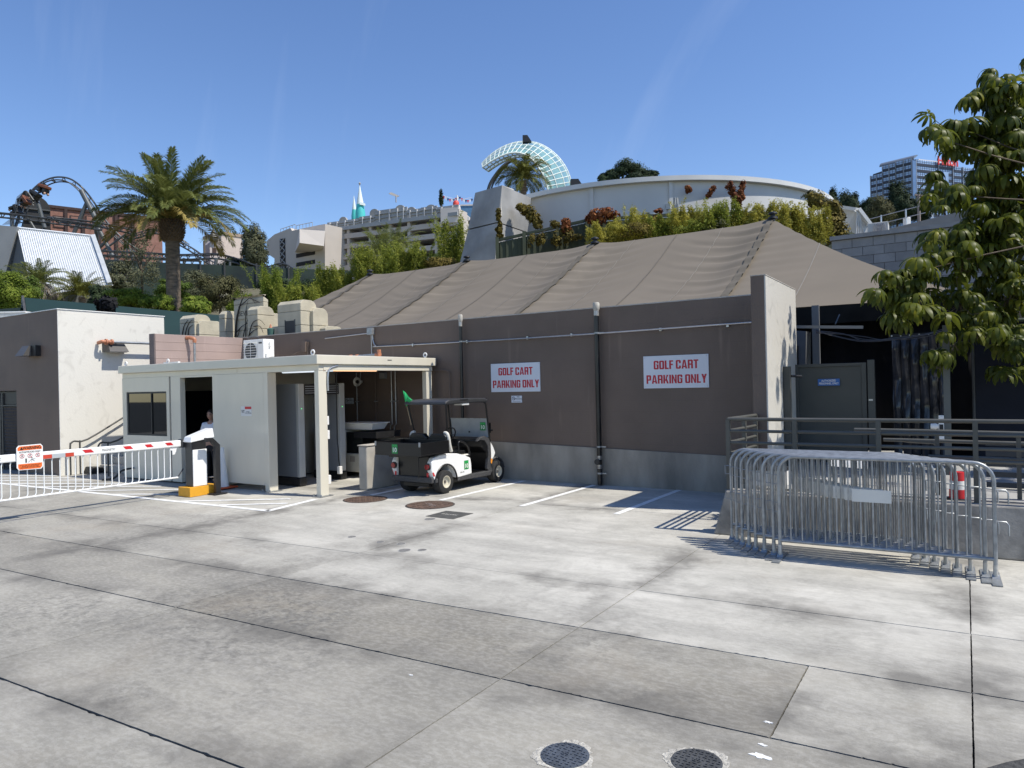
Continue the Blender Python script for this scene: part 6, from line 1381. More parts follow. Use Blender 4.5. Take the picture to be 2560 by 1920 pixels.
# dark bundled ornament on the building roof
db = thing('dark_ornament', 'black feathery ornament on the roof of the white building', 'ornament', (-20, 16, 4))
cpt = at(267, 762, 24); rng = np.random.default_rng(77)
v, f, ti = crown_leaves(rng, tuple(cpt), .50, .35, .24, 26, 40, .16, asp=.7)
fastmesh('feathers', v, f, leafmat('black_feather', (0.004, 0.004, 0.005), (0.012, 0.012, 0.014), (0.03, 0.03, 0.035), .02), db, ti)
MB().tube([Vector((cpt.x, cpt.y, 3.6)), cpt], .05, 6).build('stand', M_black, db)

# green roofed shed
gs = thing('green_roof_shed', 'low shed with a dark green metal roof behind the white building', 'shed', (-24, 22, 0))
M_groof = pm('green_roof_metal', (0.010, 0.030, 0.023), 0.45, v=0.1, s=1)
D0 = 26.5
A = at(62, 744, D0); Bp = at(560, 789, D0 + 3); A2 = at(75, 785, D0 - 2.0); B2 = at(560, 860, D0 + .5)
A2.z = A.z - 1.7; B2.z = Bp.z - 1.7
MB().poly([A, Bp, B2, A2], (0, 0, -.12)).build('roof_slope', M_groof, gs)
A3 = A + (A - A2); A3.z = A2.z; B3 = Bp + (Bp - B2); B3.z = B2.z
MB().poly([A + Vector((0, 0, .002)), Bp + Vector((0, 0, .002)), B3, A3], (0, 0, -.12)).build('roof_slope', M_groof, gs)
MB().add([A - Vector((0, 0, .14)), A2 - Vector((0, 0, .14)), A3 - Vector((0, 0, .14))], [(0, 1, 2)]).build('gable', M_black, gs)
for q in (A2, A3): MB().bar(A + (A - Bp).normalized() * .06, q + (A - Bp).normalized() * .06, .07, .16).build('barge_board', M_darkmetal, gs)
MB().bar(A - Vector((0, 0, .1)), A - Vector((0, 0, 1.7)), .06, .06).build('king_post', pm('truss_grey', (0.2, 0.2, 0.2), 0.6), gs)
mb = MB(); c0 = (A2 + A3) / 2; c1 = (B2 + B3) / 2
mb.hexa([Vector((A2.x, A2.y, 0)), Vector((B2.x, B2.y, 0)), Vector((B3.x, B3.y, 0)), Vector((A3.x, A3.y, 0)), A2 - Vector((0, 0, .15)), B2 - Vector((0, 0, .15)), B3 - Vector((0, 0, .15)), A3 - Vector((0, 0, .15))]).build('walls', M_darkmetal, gs)
lwb = thing('white_parapet', 'low white parapet seen over the far left roof', 'wall', (-28, 16, 0))
fa = Face(at(-120, 790, 22), at(66, 790, 22)); u0, z0 = fa.uz(-120, 786); u1, z1 = fa.uz(64, 781)
mb = MB(); fa.box(mb, u0, u1, 0, z1, -.3, 0); mb.build('wall_core', M_stucco, lwb); mb = MB(); fa.box(mb, u0, u1, z1 + .002, z1 + .04, -.32, .02); mb.build('cap', M_white, lwb)
gsb = thing('green_shed', 'small green roof edge at the far left above the white parapet', 'shed', (-30, 18, 0))
fa = Face(at(-120, 770, 27), at(52, 770, 26)); mb = MB(); u0, z0 = fa.uz(-120, 768); u1, z1 = fa.uz(50, 769); fa.box(mb, u0, u1, z1 - 1.2, z1, -2, 0); mb.build('roof', M_groof, gsb); mb = MB(); fa.box(mb, u0, u1 - .2, 0, z1 - 1.21, -1.8, -.2); mb.build('walls', M_darkmetal, gsb)

# ================================================================== stone blocks with stepped, rounded shoulders
M_stone = pm('carved_limestone', (0.47, 0.425, 0.32), 0.9, v=0.16, s=2.2, b=0.4, bs=22, c2=None)
M_vine = pm('bare_vine', (0.035, 0.028, 0.022), 0.9, v=0.2)
def rounded(x0, x1, z0, z1, r, n=6):
    """profile with a rounded right shoulder"""
    return [(x0, z0), (x1, z0)] + [(x1 - r + r * math.cos(R(90 * i / n)), z1 - r + r * math.sin(R(90 * i / n))) for i in range(n + 1)] + [(x0 + .06, z1), (x0, z1 - .06)]
def rounded_y(y0, y1, z0, z1, r, n=6):
    return [(y0, z0), (y1, z0)] + [(y1 - r + r * math.cos(R(90 * i / n)), z1 - r + r * math.sin(R(90 * i / n))) for i in range(n + 1)] + [(y0 + r * .5, z1), (y0, z1 - r * .5)]
def stone_block(name, label, parts, joints=True):
    x, y = parts[0][0], parts[0][2]
    t = thing(name, label, 'stone block', (x, y, 0), group='stepped stone blocks')
    for (x0, x1, y0, y1, z1, r) in parts:
        zc = z1; first = True; H0 = 2.9
        zs = [H0]
        while zs[-1] + .42 < z1 - .1: zs.append(zs[-1] + .38)
        zs.append(z1)
        for a, b in zip(zs, zs[1:]):
            if b == z1: MB().prism(rounded_y(y0, y1, a + .006, b, min(r, (b - a) * .9)), 'x', x0, x1).build('stone_course', M_stone, t, bevel=0.012)
            else: MB().prism([(y0, a + .006), (y1, a + .006), (y1, b - .006), (y0, b - .006)], 'x', x0, x1).build('stone_course', M_stone, t, bevel=0.008, seg=1)
        MB().box(x0 + .01, x1 - .01, y0 + .01, y1 - .01, 0, H0).build('base', M_stone, t)
        MB().box(x0 + .012, x1 - .012, y0 + .012, y1 - .012, H0, z1 - .3).build('core', pm('mortar_grey', (0.2, 0.19, 0.16), 0.9), t)
    return t
def Xy(px, Y): return onY(px, 800, Y).x
def Zy(px, py, Y): return onY(px, py, Y).z
def Yx(px, X): return onX(px, 800, X).y
Y1 = 13.0
xa, xb = Xy(449, Y1), Xy(486, Y1); ym = Yx(527, xb)
stone_block('stone_block', 'leftmost stepped stone block with rounded shoulders above the mauve wall', [(xa, xb, Y1, ym, Zy(480, 786, Y1), .25), (xb - .3, xb + .12, Y1 - .18 + .25, ym + .35, Zy(500, 797, Y1) - .02, .22)])
t1 = [o for o in col.objects if o.name == 'stone_block'][0]
xa, xb = Xy(578, Y1), Xy(652, Y1); ym = Yx(664, xb)
tb = stone_block('stone_block', 'tallest stone block carved with letters and covered in bare vines', [(xa, xb, Y1 + .1, ym + .1, Zy(652, 735, Y1), .2), (xb - .42, xb + .02, Y1 - .12, ym + .28, Zy(641, 766, Y1), .2), (xb - .41, xb + .0, Y1 - .1, ym + .62, Zy(660, 779, Y1), .15)])
xl = Xy(551, Y1); stone_block('stone_block', 'narrow rounded stone pier left of the tallest stone block', [(xl, xl + .28, Y1 - .05, Y1 + .5, Zy(562, 777, Y1), .2)])
xa, xb = Xy(694, Y1), Xy(752, Y1); ym = Yx(792, xb)
sb3 = stone_block('stone_block', 'stone block with a dark window and stepped shoulders next to the tent', [(xa, xb, Y1, ym, Zy(750, 748, Y1), .2), (xb - .2, xb + .12, Y1 + .32, ym + .3, Zy(768, 763, Y1) - .02, .2), (xb + .05, xb + .33, Y1 + .55, ym + .62, Zy(800, 809, Y1), .14)])
x0, x1_ = Xy(714, Y1), Xy(736, Y1); zt = Zy(725, 802, Y1)
MB().box(x0, x1_, Y1 - .004, Y1 + .05, 2.9, zt).build('window', M_black, sb3); MB().box(x0 - .03, x0, Y1 - .012, Y1 + .03, 2.9, zt + .03).box(x1_, x1_ + .03, Y1 - .012, Y1 + .03, 2.9, zt + .03).build('window_frame', M_darkmetal, sb3)
stone_block('stone_block', 'low linking stone wall between the tallest block and the one with the window', [(Xy(664, Y1), Xy(693, Y1), Y1 + .15, Y1 + .6, Zy(680, 815, Y1), .05)])
tb = [o for o in col.objects if o.get('label', '').startswith('tallest stone')][0]
zl = Zy(610, 784, Y1 + .1)
MB().box(Xy(580, Y1), Xy(640, Y1) - .05, Y1 + .07, Y1 + .096, zl - .16, zl + .14).build('carved_panel', M_stone, tb, bevel=0.008)
text('lettering', 'BEVILL', .21, pm('carved_shadow', (0.12, 0.11, 0.09), 0.9), tb, (Xy(607, Y1), Y1 + .067, zl - .005), '-y', ext=.004, xs=1.05)
vn = thing('bare_vine', 'leafless dark vine climbing over the tallest stone block', 'vine', (Xy(590, Y1), Y1, 2.9))
def vine(pts, r0, yv):
    P = smooth_path([onY(x, y, yv) for x, y in pts], 5); n_ = len(P); MB().tube(P, [r0 * (1 - .7 * i / n_) for i in range(n_)], 5).build('branch', M_vine, vn, smooth=60)
yv = Y1 + .045
vine([(588, 842), (590, 815), (593, 790), (598, 770), (604, 752), (608, 744)], .035, yv)
for P in ([(597, 768), (612, 755), (626, 745), (638, 758)], [(626, 745), (640, 752), (650, 756)], [(615, 842), (614, 800), (616, 770), (620, 754)], [(592, 830), (606, 815), (622, 807)], [(608, 842), (612, 822), (617, 805), (622, 795)], [(594, 842), (600, 822)], [(586, 842), (590, 826)]): vine(P, .016, yv)
for P in ([(622, 840), (628, 815), (636, 803), (650, 800), (662, 812)], [(620, 842), (632, 828), (644, 822)], [(634, 816), (650, 816), (658, 832)]): vine(P, .016, Y1 - .15)
t = thing('bare_vine', 'leafless vine on the leftmost stone block', 'vine', (Xy(470, Y1), Y1, 2.9)); vn = t
for P in ([(462, 842), (466, 822), (474, 805), (482, 800)], [(470, 842), (472, 822), (482, 812)], [(455, 840), (460, 815), (470, 800)]): vine(P, .018, Y1 - .02)
t = thing('green_lantern', 'small green lantern on the linking stone wall', 'lantern', (Xy(677, Y1), Y1, 3.3))
q = onY(677, 832, Y1 - .1); MB().lathe([(.09, q.z - .12), (.1, q.z + .1), (.06, q.z + .13)], 10, (q.x, q.y, 0)).build('body', pm('verdigris', (0.05, 0.12, 0.10), 0.6), t, smooth=40); MB().lathe([(.05, q.z + .13), (.01, q.z + .24)], 10, (q.x, q.y, 0)).build('cap', M_copper, t); MB().box(q.x - .03, q.x + .03, q.y - .03, q.y + .03, 2.9, q.z - .121).build('stem', M_darkmetal, t)
# ================================================================== ribbed-roof building, brick hall, coaster
def tz(px, D): return terr((px - 1280) / F_PX * D, D) - .5
rb = thing('ribbed_building', 'grey building with a steep white ribbed metal roof', 'building', tuple(at(140, 720, 62)))
TL, TR, BR = at(43, 571, 64), at(234, 592, 64), at(276, 712, 59)
pn_ = (TR - TL).cross(BR - TL); dr_ = ray(82, 742); BL = CAM + dr_ * ((TL - CAM).dot(pn_) / dr_.dot(pn_))
M_rib = pm('white_ribbed_metal', (0.68, 0.70, 0.71), 0.4, v=0.04, s=.5)
MB().poly([TL, TR, BR, BL], fwd * .4).build('roof_sheet', M_rib, rb)
nrm = (TR - TL).cross(BL - TL).normalized(); nrm = nrm if nrm.dot(CAM - TL) > 0 else -nrm
mb = MB()
for i in range(1, 34):
    t_ = i / 34; a = TL.lerp(TR, t_) + nrm * .03; b = BL.lerp(BR, t_) + nrm * .03; mb.bar(a, b, .06, .07, up=nrm)
o = mb.build('ribs', pm('rib_shade', (0.56, 0.58, 0.59), 0.4), rb); o['kind'] = 'stuff'
MB().bar(TR + nrm * .1, BR + nrm * .1, .35, .3, up=nrm).build('edge_trim', pm('trim_grey', (0.45, 0.47, 0.48), 0.5), rb)
MB().bar(TL + nrm * .05, TR + nrm * .05, .12, .2, up=nrm).build('ridge_trim', M_rib, rb)
M_gconc = pm('grey_render', (0.25, 0.26, 0.265), 0.8, v=0.1, s=.4)
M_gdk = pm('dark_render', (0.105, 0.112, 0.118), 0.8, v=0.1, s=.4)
P1, P2, P3, P4 = at(-80, 556, 63.5), at(43, 567, 63.5), at(12, 690, 63.5), at(-80, 690, 63.5)
MB().poly([P1, P2, P3, P4], fwd * 3).build('front_wall', M_gconc, rb)
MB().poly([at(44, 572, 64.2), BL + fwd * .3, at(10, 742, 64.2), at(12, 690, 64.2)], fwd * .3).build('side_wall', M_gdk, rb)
MB().poly([at(-80, 690, 64.5), at(290, 690, 64.5), at(290, 800, 64.5), at(-80, 800, 64.5)], fwd * 3).build('lower_wall', M_gconc, rb)

# brick hall
bh = thing('brick_hall', 'long red brick hall with dark pilasters behind the coaster', 'building', tuple(at(260, 690, 132)))
fa = Face(at(100, 600, 128), at(440, 600, 142))
def fz(px, py): return fa.uz(px, py)
u0, zt = fz(102, 517); u1, _ = fz(405, 560); zbh = tz(260, 132)
M_brick = pm('red_brick_far', (0.21, 0.10, 0.075), 0.9, v=0.2, s=1.6, c2=(0.28, 0.15, 0.115))
M_brickdk = pm('dark_brick', (0.05, 0.03, 0.027), 0.9, v=0.2)
mb = MB(); fa.box(mb, u0, u1, zbh - 6, zt, -14, 0); mb.build('wall', M_brick, bh)
mb = MB(); fa.box(mb, u0 - .3, u1 + .3, zt, zt + .5, -14.2, .3); mb.build('parapet', M_brickdk, bh)
for px in (122, 165, 208, 248, 290, 332):
    u, _ = fz(px, 560); mb = MB(); fa.box(mb, u - .25, u + .25, zbh - 6, zt, .01, .35); mb.build('pilaster', M_brickdk, bh)
for px in (148, 190, 229, 268, 310):
    u, z = fz(px, 540); wd = MB(); fa.box(wd, u - 1.0, u + 1.0, z - 2.2, z, .01, .1); w_ = wd.build('window', M_brickdk, bh)
    mb = MB(); fa.box(mb, u - .8, u + .8, z - 2.0, z - .2, .1, .12); mb.build('pane', M_brick, w_)
for px in (150, 190):
    u, z = fz(px, 585); mb = MB(); pts = [(u - 2, z - 2)] + [(u + 2 * math.cos(R(180 - 18 * i)), z - 2 + 1.8 * math.sin(R(18 * i))) for i in range(11)]
    fa.poly(mb, pts, .01, .12); mb.build('arch', M_brickdk, bh)
# dark tunnel mouth at the left of the hall
u0_, _ = fz(56, 560); u1_, _ = fz(122, 560); z1_ = fz(100, 507)[1]; z0_ = fz(100, 610)[1]
tm = thing('tunnel_portal', 'black arched steel portal left of the brick hall', 'portal', tuple(at(90, 600, 126)))
mb = MB(); um = (u0_ + u1_) / 2; hw = (u1_ - u0_) / 2
pts = [(um - hw, z0_ - 8), (um + hw, z0_ - 8), (um + hw, z1_ - 2)] + [(um + hw * math.cos(R(15 * i)), z1_ - 2 + 2.4 * math.sin(R(15 * i))) for i in range(1, 12)] + [(um - hw, z1_ - 2)]
fa.poly(mb, pts, 1.0, 3.0); mb.build('housing', pm('portal_black', (0.018, 0.019, 0.02), 0.8, v=0.4, s=.5), tm)
mb = MB()
for i in range(5): fa.box(mb, um - hw, um + hw, z0_ - 3 + i * 2.1, z0_ - 2.75 + i * 2.1, 3.01, 3.3)
mb.build('girders', M_darkmetal, tm)

# coaster
DC = 112
M_trk = pm('coaster_steel', (0.045, 0.05, 0.056), 0.45, v=0.15, s=.5)
rc_ = thing('roller_coaster', 'dark steel roller coaster with a high arch and long supports', 'roller coaster', tuple(at(200, 700, DC)))
def track(P, D0, D1, name='track', w_=.55, tie=1.0):
    pts = [at(x, y, D0 + (D1 - D0) * i / (len(P) - 1)) for i, (x, y) in enumerate(P)]; pth = smooth_path(pts, 8); side_ = fwd * w_
    mb = MB(); mb.tube([p - side_ for p in pth], .10, 6); mb.tube([p + side_ for p in pth], .10, 6)
    low = []
    for i, p in enumerate(pth):
        tg = (pth[min(i + 1, len(pth) - 1)] - pth[max(i - 1, 0)]).normalized(); nn = tg.cross(fwd).normalized(); nn = nn if nn.z > 0 else -nn
        low.append(p + nn * (.6 if name == 'loop_track' else -.6))
    mb.tube(low, .14, 6)
    o = mb.build(name, M_trk, rc_, smooth=60)
    tb_ = MB(); acc = 0
    for i in range(1, len(pth)):
        acc += (pth[i] - pth[i - 1]).length
        if acc > tie: acc = 0; tb_.bar(pth[i] - side_, pth[i] + side_, .14, .14); tb_.bar(pth[i] - side_, low[i], .10, .10); tb_.bar(pth[i] + side_, low[i], .10, .10)
    q = tb_.build('ties', M_trk, o); q['kind'] = 'stuff'
    return pth
loop = track([(44, 600), (50, 560), (62, 525), (78, 494), (100, 470), (125, 456), (150, 452), (176, 458), (203, 480), (228, 512), (252, 550), (285, 588), (325, 622), (372, 648)], DC - 3, DC + 4, 'loop_track', .55, 1.3)
track([(-40, 529), (0, 533), (60, 539), (125, 548), (190, 556), (255, 566)], DC - 8, DC - 4, 'flat_track', .5)
track([(122, 543), (150, 546), (240, 556), (330, 575)], DC - 6, DC, 'flat_track', .4)
track([(235, 626), (300, 630), (380, 634), (460, 638), (540, 636), (590, 646), (640, 664), (672, 668), (700, 661), (722, 664), (745, 680), (765, 702)], DC - 8, DC - 22, 'low_track', .55)
track([(440, 598), (480, 620), (520, 648), (560, 668), (600, 690)], DC + 6, DC + 2, 'drop_track', .5)
track([(300, 600), (345, 585), (390, 575), (440, 590), (470, 610)], DC + 6, DC + 8, 'drop_track', .5)
track([(250, 640), (330, 644), (430, 650), (500, 652)], DC - 4, DC - 4, 'low_track', .5)
def sup(a, b, r, d0=DC, d1=DC): MB().tube([at(*a, d0), at(*b, d1)], r * .55, 8).build('support', pm('support_steel', (0.085, 0.095, 0.10), 0.45, v=0.1, s=.4), rc_, smooth=60)
sup((90, 490), (112, 570), .55); sup((203, 476), (246, 560), .75); sup((240, 560), (282, 640), .6); sup((218, 505), (182, 590), .55); sup((232, 520), (243, 600), .5, DC, DC + 3)
sup((112, 572), (95, 585), .3); sup((70, 545), (95, 585), .35); sup((30, 540), (30, 575), .5); sup((46, 548), (35, 575), .4)
sup((318, 610), (318, 645), .3); sup((318, 610), (300, 645), .25); sup((318, 610), (335, 645), .25); sup((250, 618), (290, 580), .45); sup((255, 628), (315, 585), .3)
sup((541, 645), (538, 672), .45, DC - 14, DC - 14); sup((692, 664), (690, 700), .5, DC - 19, DC - 19); sup((575, 655), (575, 690), .3, DC - 15, DC - 15); sup((460, 645), (460, 690), .4); sup((400, 640), (400, 690), .4); sup((290, 640), (290, 690), .4)
# mesh guard around the first drop
mg = MB()
for i in range(7):
    t_ = i / 6; P = [(20 - 4 * t_ + 0, 600), (30, 560 - 6 * t_), (40, 520 - 10 * t_ + 8), (54, 488), (66 + 8 * t_, 478 + 18 * t_), (84, 500 + 14 * t_)]
    mg.tube(smooth_path([at(x, y, DC - 4 + 6 * t_) for x, y in P], 5), .09, 4)
mg.build('guard_hoops', M_trk, rc_)
MB().poly([at(5, 562, DC + 2), at(24, 548, DC + 2), at(34, 520, DC + 2), at(42, 492, DC + 2), at(54, 482, DC + 2), at(68, 490, DC + 2), at(60, 520, DC + 2), at(50, 560, DC + 2)], fwd * .05).build('guard_mesh', pm('mesh_screen', (0.18, 0.21, 0.25), 0.6, v=0.1, alpha=.42), rc_)
trn = thing('coaster_train', 'coaster train hanging under the arch with orange and black cars', 'coaster train', tuple(at(90, 490, DC - 3)))
M_ocar = pm('car_orange', (0.17, 0.06, 0.03), 0.5, v=0.15)
for i, (x, y, an, ora) in enumerate(((112, 467, 18, 1), (90, 484, 35, 0), (66, 500, 58, 1), (45, 524, 72, 0))):
    c = at(x, y, DC - 3); rt = Matrix.Rotation(R(-an) * -1, 3, fwd) ; ux = rt @ rgt; uz_ = rt @ upv; L_ = 1.25
    def pt(a, b, d): return c + ux * a + uz_ * b + fwd * d
    def bx_(mb, a0, a1, b0, b1, d0, d1): mb.hexa([pt(a0, b0, d0), pt(a1, b0, d0), pt(a1, b0, d1), pt(a0, b0, d1), pt(a0, b1, d0), pt(a1, b1, d0), pt(a1, b1, d1), pt(a0, b1, d1)]); return mb
    car = bx_(MB(), -L_ / 2 - .1, L_ / 2 + .05, -.28, .22, -.7, .7).build('car', M_ocar if ora else M_black, trn, bevel=.12)
    for k_ in range(2):
        bx_(MB(), -L_ / 2 + k_ * .75, -L_ / 2 + .4 + k_ * .75, -1.0, -.29, -.65, .65).build('seat', M_black, car, bevel=.1)
        for d in (-.4, .4): MB().lathe([(.02, -.22), (.17, -.12), (.2, 0), (.15, .14), (.02, .2)], 8, pt(-L_ / 2 + .4 + k_ * .75, -1.0, d)).build('rider_head', pm('rider_skin', (0.4, 0.25, 0.18), 0.6) if (k_ + i) % 2 else M_hair, car, smooth=60)
# screen fence on the slope
sf = thing('windscreen_fence', 'dark green windscreen fence on the slope under the coaster', 'fence', tuple(at(400, 700, 84)))
M_scrn = pm('windscreen_green', (0.012, 0.02, 0.022), 0.8, v=0.35, s=.25, c2=(0.04, 0.065, 0.045))
fa2 = Face(at(262, 680, 82), at(900, 680, 86)); 
for a, b in ((262, 330), (332, 420), (422, 500), (502, 560), (562, 640), (642, 720), (722, 800), (802, 880)):
    ua, za = fa2.uz(a, 650 + (a - 262) * .045); ub, zb_ = fa2.uz(b, 650 + (b - 262) * .045)
    mb = MB(); fa2.poly(mb, [(ua, za - 4), (ub, zb_ - 4), (ub, zb_), (ua, za)], 0, .05); mb.build('screen_panel', M_scrn, sf)
    mb = MB(); fa2.box(mb, ua - .08, ua + .08, za - 4, za + .4, .06, .2); mb.build('fence_post', M_darkmetal, sf)
# far houses
wh = thing('far_house', 'small pinkish-white house with a dark spire roof beyond the coaster', 'house', tuple(at(545, 640, 150)))
fa3 = Face(at(524, 640, 150), at(560, 640, 152)); u0, z0 = fa3.uz(525, 640); u1, z1 = fa3.uz(560, 612); zz = fa3.uz(540, 598)[1]
mb = MB(); fa3.poly(mb, [(u0, z0 - 8), (u1, z0 - 8), (u1, z1), ((u0 + u1) / 2, zz + .6), (u0, z1)], -4, 0); mb.build('wall', pm('house_pink', (0.46, 0.40, 0.37), 0.8, v=0.1), wh)
for k_ in (.3, .7):
    uu = u0 + (u1 - u0) * k_; w_ = MB(); fa3.box(w_, uu - .4, uu + .4, z1 - 2.2, z1 - .9, .01, .1); w_.build('window', M_brickdk, wh)
mb = MB(); mb.lathe([(.9, zz - .5), (1.0, zz + .3), (.1, zz + 2.2)], 8, tuple(Vector((fa3.p(u0 + .8, 0).x, fa3.p(u0 + .8, 0).y, 0)))); mb.build('turret', M_darkmetal, wh)
th_ = thing('far_block', 'pale tan block building behind the tall dark tree', 'building', tuple(at(590, 640, 160)))
fa3 = Face(at(552, 640, 160), at(606, 640, 164)); u0, z1 = fa3.uz(553, 586); u1, _ = fa3.uz(606, 586); mb = MB(); fa3.box(mb, u0, u1, z1 - 14, z1, -8, 0); mb.build('wall', pm('far_tan', (0.52, 0.44, 0.38), 0.85, v=0.08), th_)
mb = MB(); fa3.box(mb, u0 - .2, u1 + .2, z1 + .01, z1 + .7, -8.2, .2); mb.build('roof_edge', pm('far_tan_edge', (0.34, 0.26, 0.2), 0.85), th_)

# ================================================================== parking structure on the hill
M_pk = pm('parking_concrete', (0.48, 0.435, 0.39), 0.85, v=0.08, s=.25)
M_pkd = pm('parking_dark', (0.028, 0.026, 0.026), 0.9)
M_pkw = pm('parking_white', (0.62, 0.57, 0.53), 0.8, v=0.05, s=.2)
M_steel = pm('facade_back_steel', (0.34, 0.345, 0.345), 0.6, v=0.1, s=.3)
pk = thing('parking_structure', 'long concrete parking structure with ramps and a scaffolded facade on its top floor', 'building', tuple(at(950, 690, 120)))
fp = Face(at(815, 620, 126), at(1150, 620, 115.5))
U = lambda px, py: fp.uz(px, py)
uL, _ = U(812, 600); uR, _ = U(1147, 600); zbase = U(820, 700)[1] - 8
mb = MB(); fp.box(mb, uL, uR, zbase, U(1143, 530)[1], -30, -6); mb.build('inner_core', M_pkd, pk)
# floors: slab edges as level bands
zs_ = [U(1143, y)[1] for y in (556, 583, 612, 641, 668)]
for z in zs_:
    mb = MB(); fp.box(mb, uL, uR, z - .42, z + .42, -6, 0); mb.build('floor_edge', M_pk, pk)
for i in range(4):
    a, b = zs_[i] - .42, zs_[i + 1] + .42
    mb = MB(); u2 = uL + (uR - uL) * (.1 + .06 * i); fp.poly(mb, [(u2, b), (u2 + 14, b), (uR - 2, a - .15), (uR - 2, a)], -5, -3.5); mb.build('ramp', M_pk, pk)
for px in (820, 870, 925, 975, 1022, 1090, 1145):
    u, _ = U(px, 600); mb = MB(); fp.box(mb, u - .28, u + .28, zbase, zs_[0] + 2.2, -3, -.05); mb.build('column', M_pk, pk)
ztop = U(1143, 535)[1]
mb = MB(); fp.box(mb, uL, uR, ztop - .3, ztop + .3, -4, .35); mb.build('floor_edge', M_steel, pk)
# scaffolded facade
zt2 = U(1143, 512)[1]
for i, (pa, pb, zadd) in enumerate(((816, 851, 0), (851.5, 896, .0), (896.5, 936, .25), (936.5, 986, .9), (986.5, 1016, .9), (1016.5, 1051, .3), (1051.5, 1091, .4), (1091.5, 1145, .1))):
    ua, ub = U(pa, 560)[0], U(pb, 540)[0]; zb2 = ztop + .31; zt_ = zt2 + zadd
    mb = MB(); fp.box(mb, ua, ub, zb2, zt_, -.5, -.2); mb.build('facade_panel', M_steel, pk)
    for k_ in range(2):
        uu = ua + (ub - ua) * (k_ + .5) / 2; mb = MB(); fp.box(mb, uu - .07, uu + .07, zb2, zt_ - .1, -.19, .1); mb.build('stud', pm('stud_pale', (0.5, 0.5, 0.5), 0.5), pk)
    for k_ in range(2):
        z_ = zb2 + (zt_ - zb2) * (k_ + 1) / 3; mb = MB(); fp.box(mb, ua, ub, z_ - .05, z_ + .05, -.19, .02); mb.build('girt', M_steel, pk)
for px, py, r_ in ((852, 538, 1.0), (930, 519, 1.1), (995, 510, 1.2), (1023, 513, 1.0), (1072, 510, 1.3)):
    r_ *= .8; u, z = U(px, py); z -= .5; mb = MB(); pts = [(u - r_, z - 1.6), (u + r_, z - 1.6)] + [(u + r_ * math.cos(R(18 * i)), z - .3 + r_ * .8 * math.sin(R(18 * i))) for i in range(11)]
    fp.poly(mb, pts, -.9, -.55); mb.build('scalloped_gable', pm('gable_grey', (0.36, 0.34, 0.31), 0.8), pk)
# right return, bright
mb = MB(); p0 = fp.p(uR, 0); e = Face(Vector((p0.x, p0.y, 0)), at(1188, 600, 126)); 
zz = U(1145, 518)[1]; 
for q0, q1 in ((zbase, zz - 12.5), (zz - 2.4, zz), (zz - 6.0, zz - 4.6)): mb = MB(); e.box(mb, 0, e.len, q0, q1, -3, 0); mb.build('end_wall', M_pkw, pk)
# left stair tower block
pb = thing('stair_tower', 'pale angular stair tower at the left end of the parking structure', 'building', tuple(at(740, 690, 124)))
ft = Face(at(667, 640, 130), at(815, 640, 121)); T = lambda px, py: ft.uz(px, py)
mb = MB(); ft.poly(mb, [T(686, 695), T(812, 700), T(813, 560), T(800, 562), T(752, 572), T(730, 577), T(726, 570), T(686, 586), T(667, 602), T(668, 634), T(686, 646)], -14, 0); mb.build('wall', M_pk, pb)
o4 = [at(749, 573, 116), at(813, 577, 119), at(810, 615, 119), at(749, 607, 116)]; bk = [at(749, 573, 127), at(813, 577, 127), at(797, 642, 127), at(736, 634, 127)]
MB().add(o4 + bk, [(0, 1, 2, 3), (0, 3, 7, 4), (1, 5, 6, 2), (0, 4, 5, 1), (3, 2, 6, 7), (4, 7, 6, 5)]).build('overhang', M_pkw, pb)
for y0 in (637, 659, 682):
    (ua, za), (ub, zb_) = T(741, y0), T(788, y0 + 4); mb = MB(); ft.poly(mb, [(ua, za - .55), (ub, za - .55), (ub, za + .12), (ua, za + .12)], .01, .08); mb.build('slot_window', M_pkd, pb)
(ua, za), (ub, _) = T(700, 598), T(713, 598); zb_ = T(706, 690)[1]; mb = MB(); ft.box(mb, ua, ub, zb_, za, .01, .08); q = mb.build('stair_opening', M_pkd, pb)
for k_ in range(6):
    z0 = zb_ + (za - zb_) * k_ / 6; z1 = zb_ + (za - zb_) * (k_ + 1) / 6; MB().bar(ft.p(ua, z0, .15), ft.p(ub, z1, .15), .12, .12).bar(ft.p(ub, z0, .15), ft.p(ua, z1, .15), .12, .12).build('brace', M_steel, q)
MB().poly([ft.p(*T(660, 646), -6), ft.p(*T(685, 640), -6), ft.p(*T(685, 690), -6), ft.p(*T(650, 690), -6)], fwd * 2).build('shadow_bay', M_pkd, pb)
mb = MB()
for a, b in (((690, 583), (727, 571)), ((730, 574), (770, 566))):
    pa, pb_ = ft.p(*T(*a), -1), ft.p(*T(*b), -1); mb.tube([pa + upv * .9, pb_ + upv * .9], .06, 4); [mb.tube([pa.lerp(pb_, k_ / 5), pa.lerp(pb_, k_ / 5) + upv * .9], .05, 4) for k_ in range(6)]
mb.build('roof_rail', M_steel, pb)
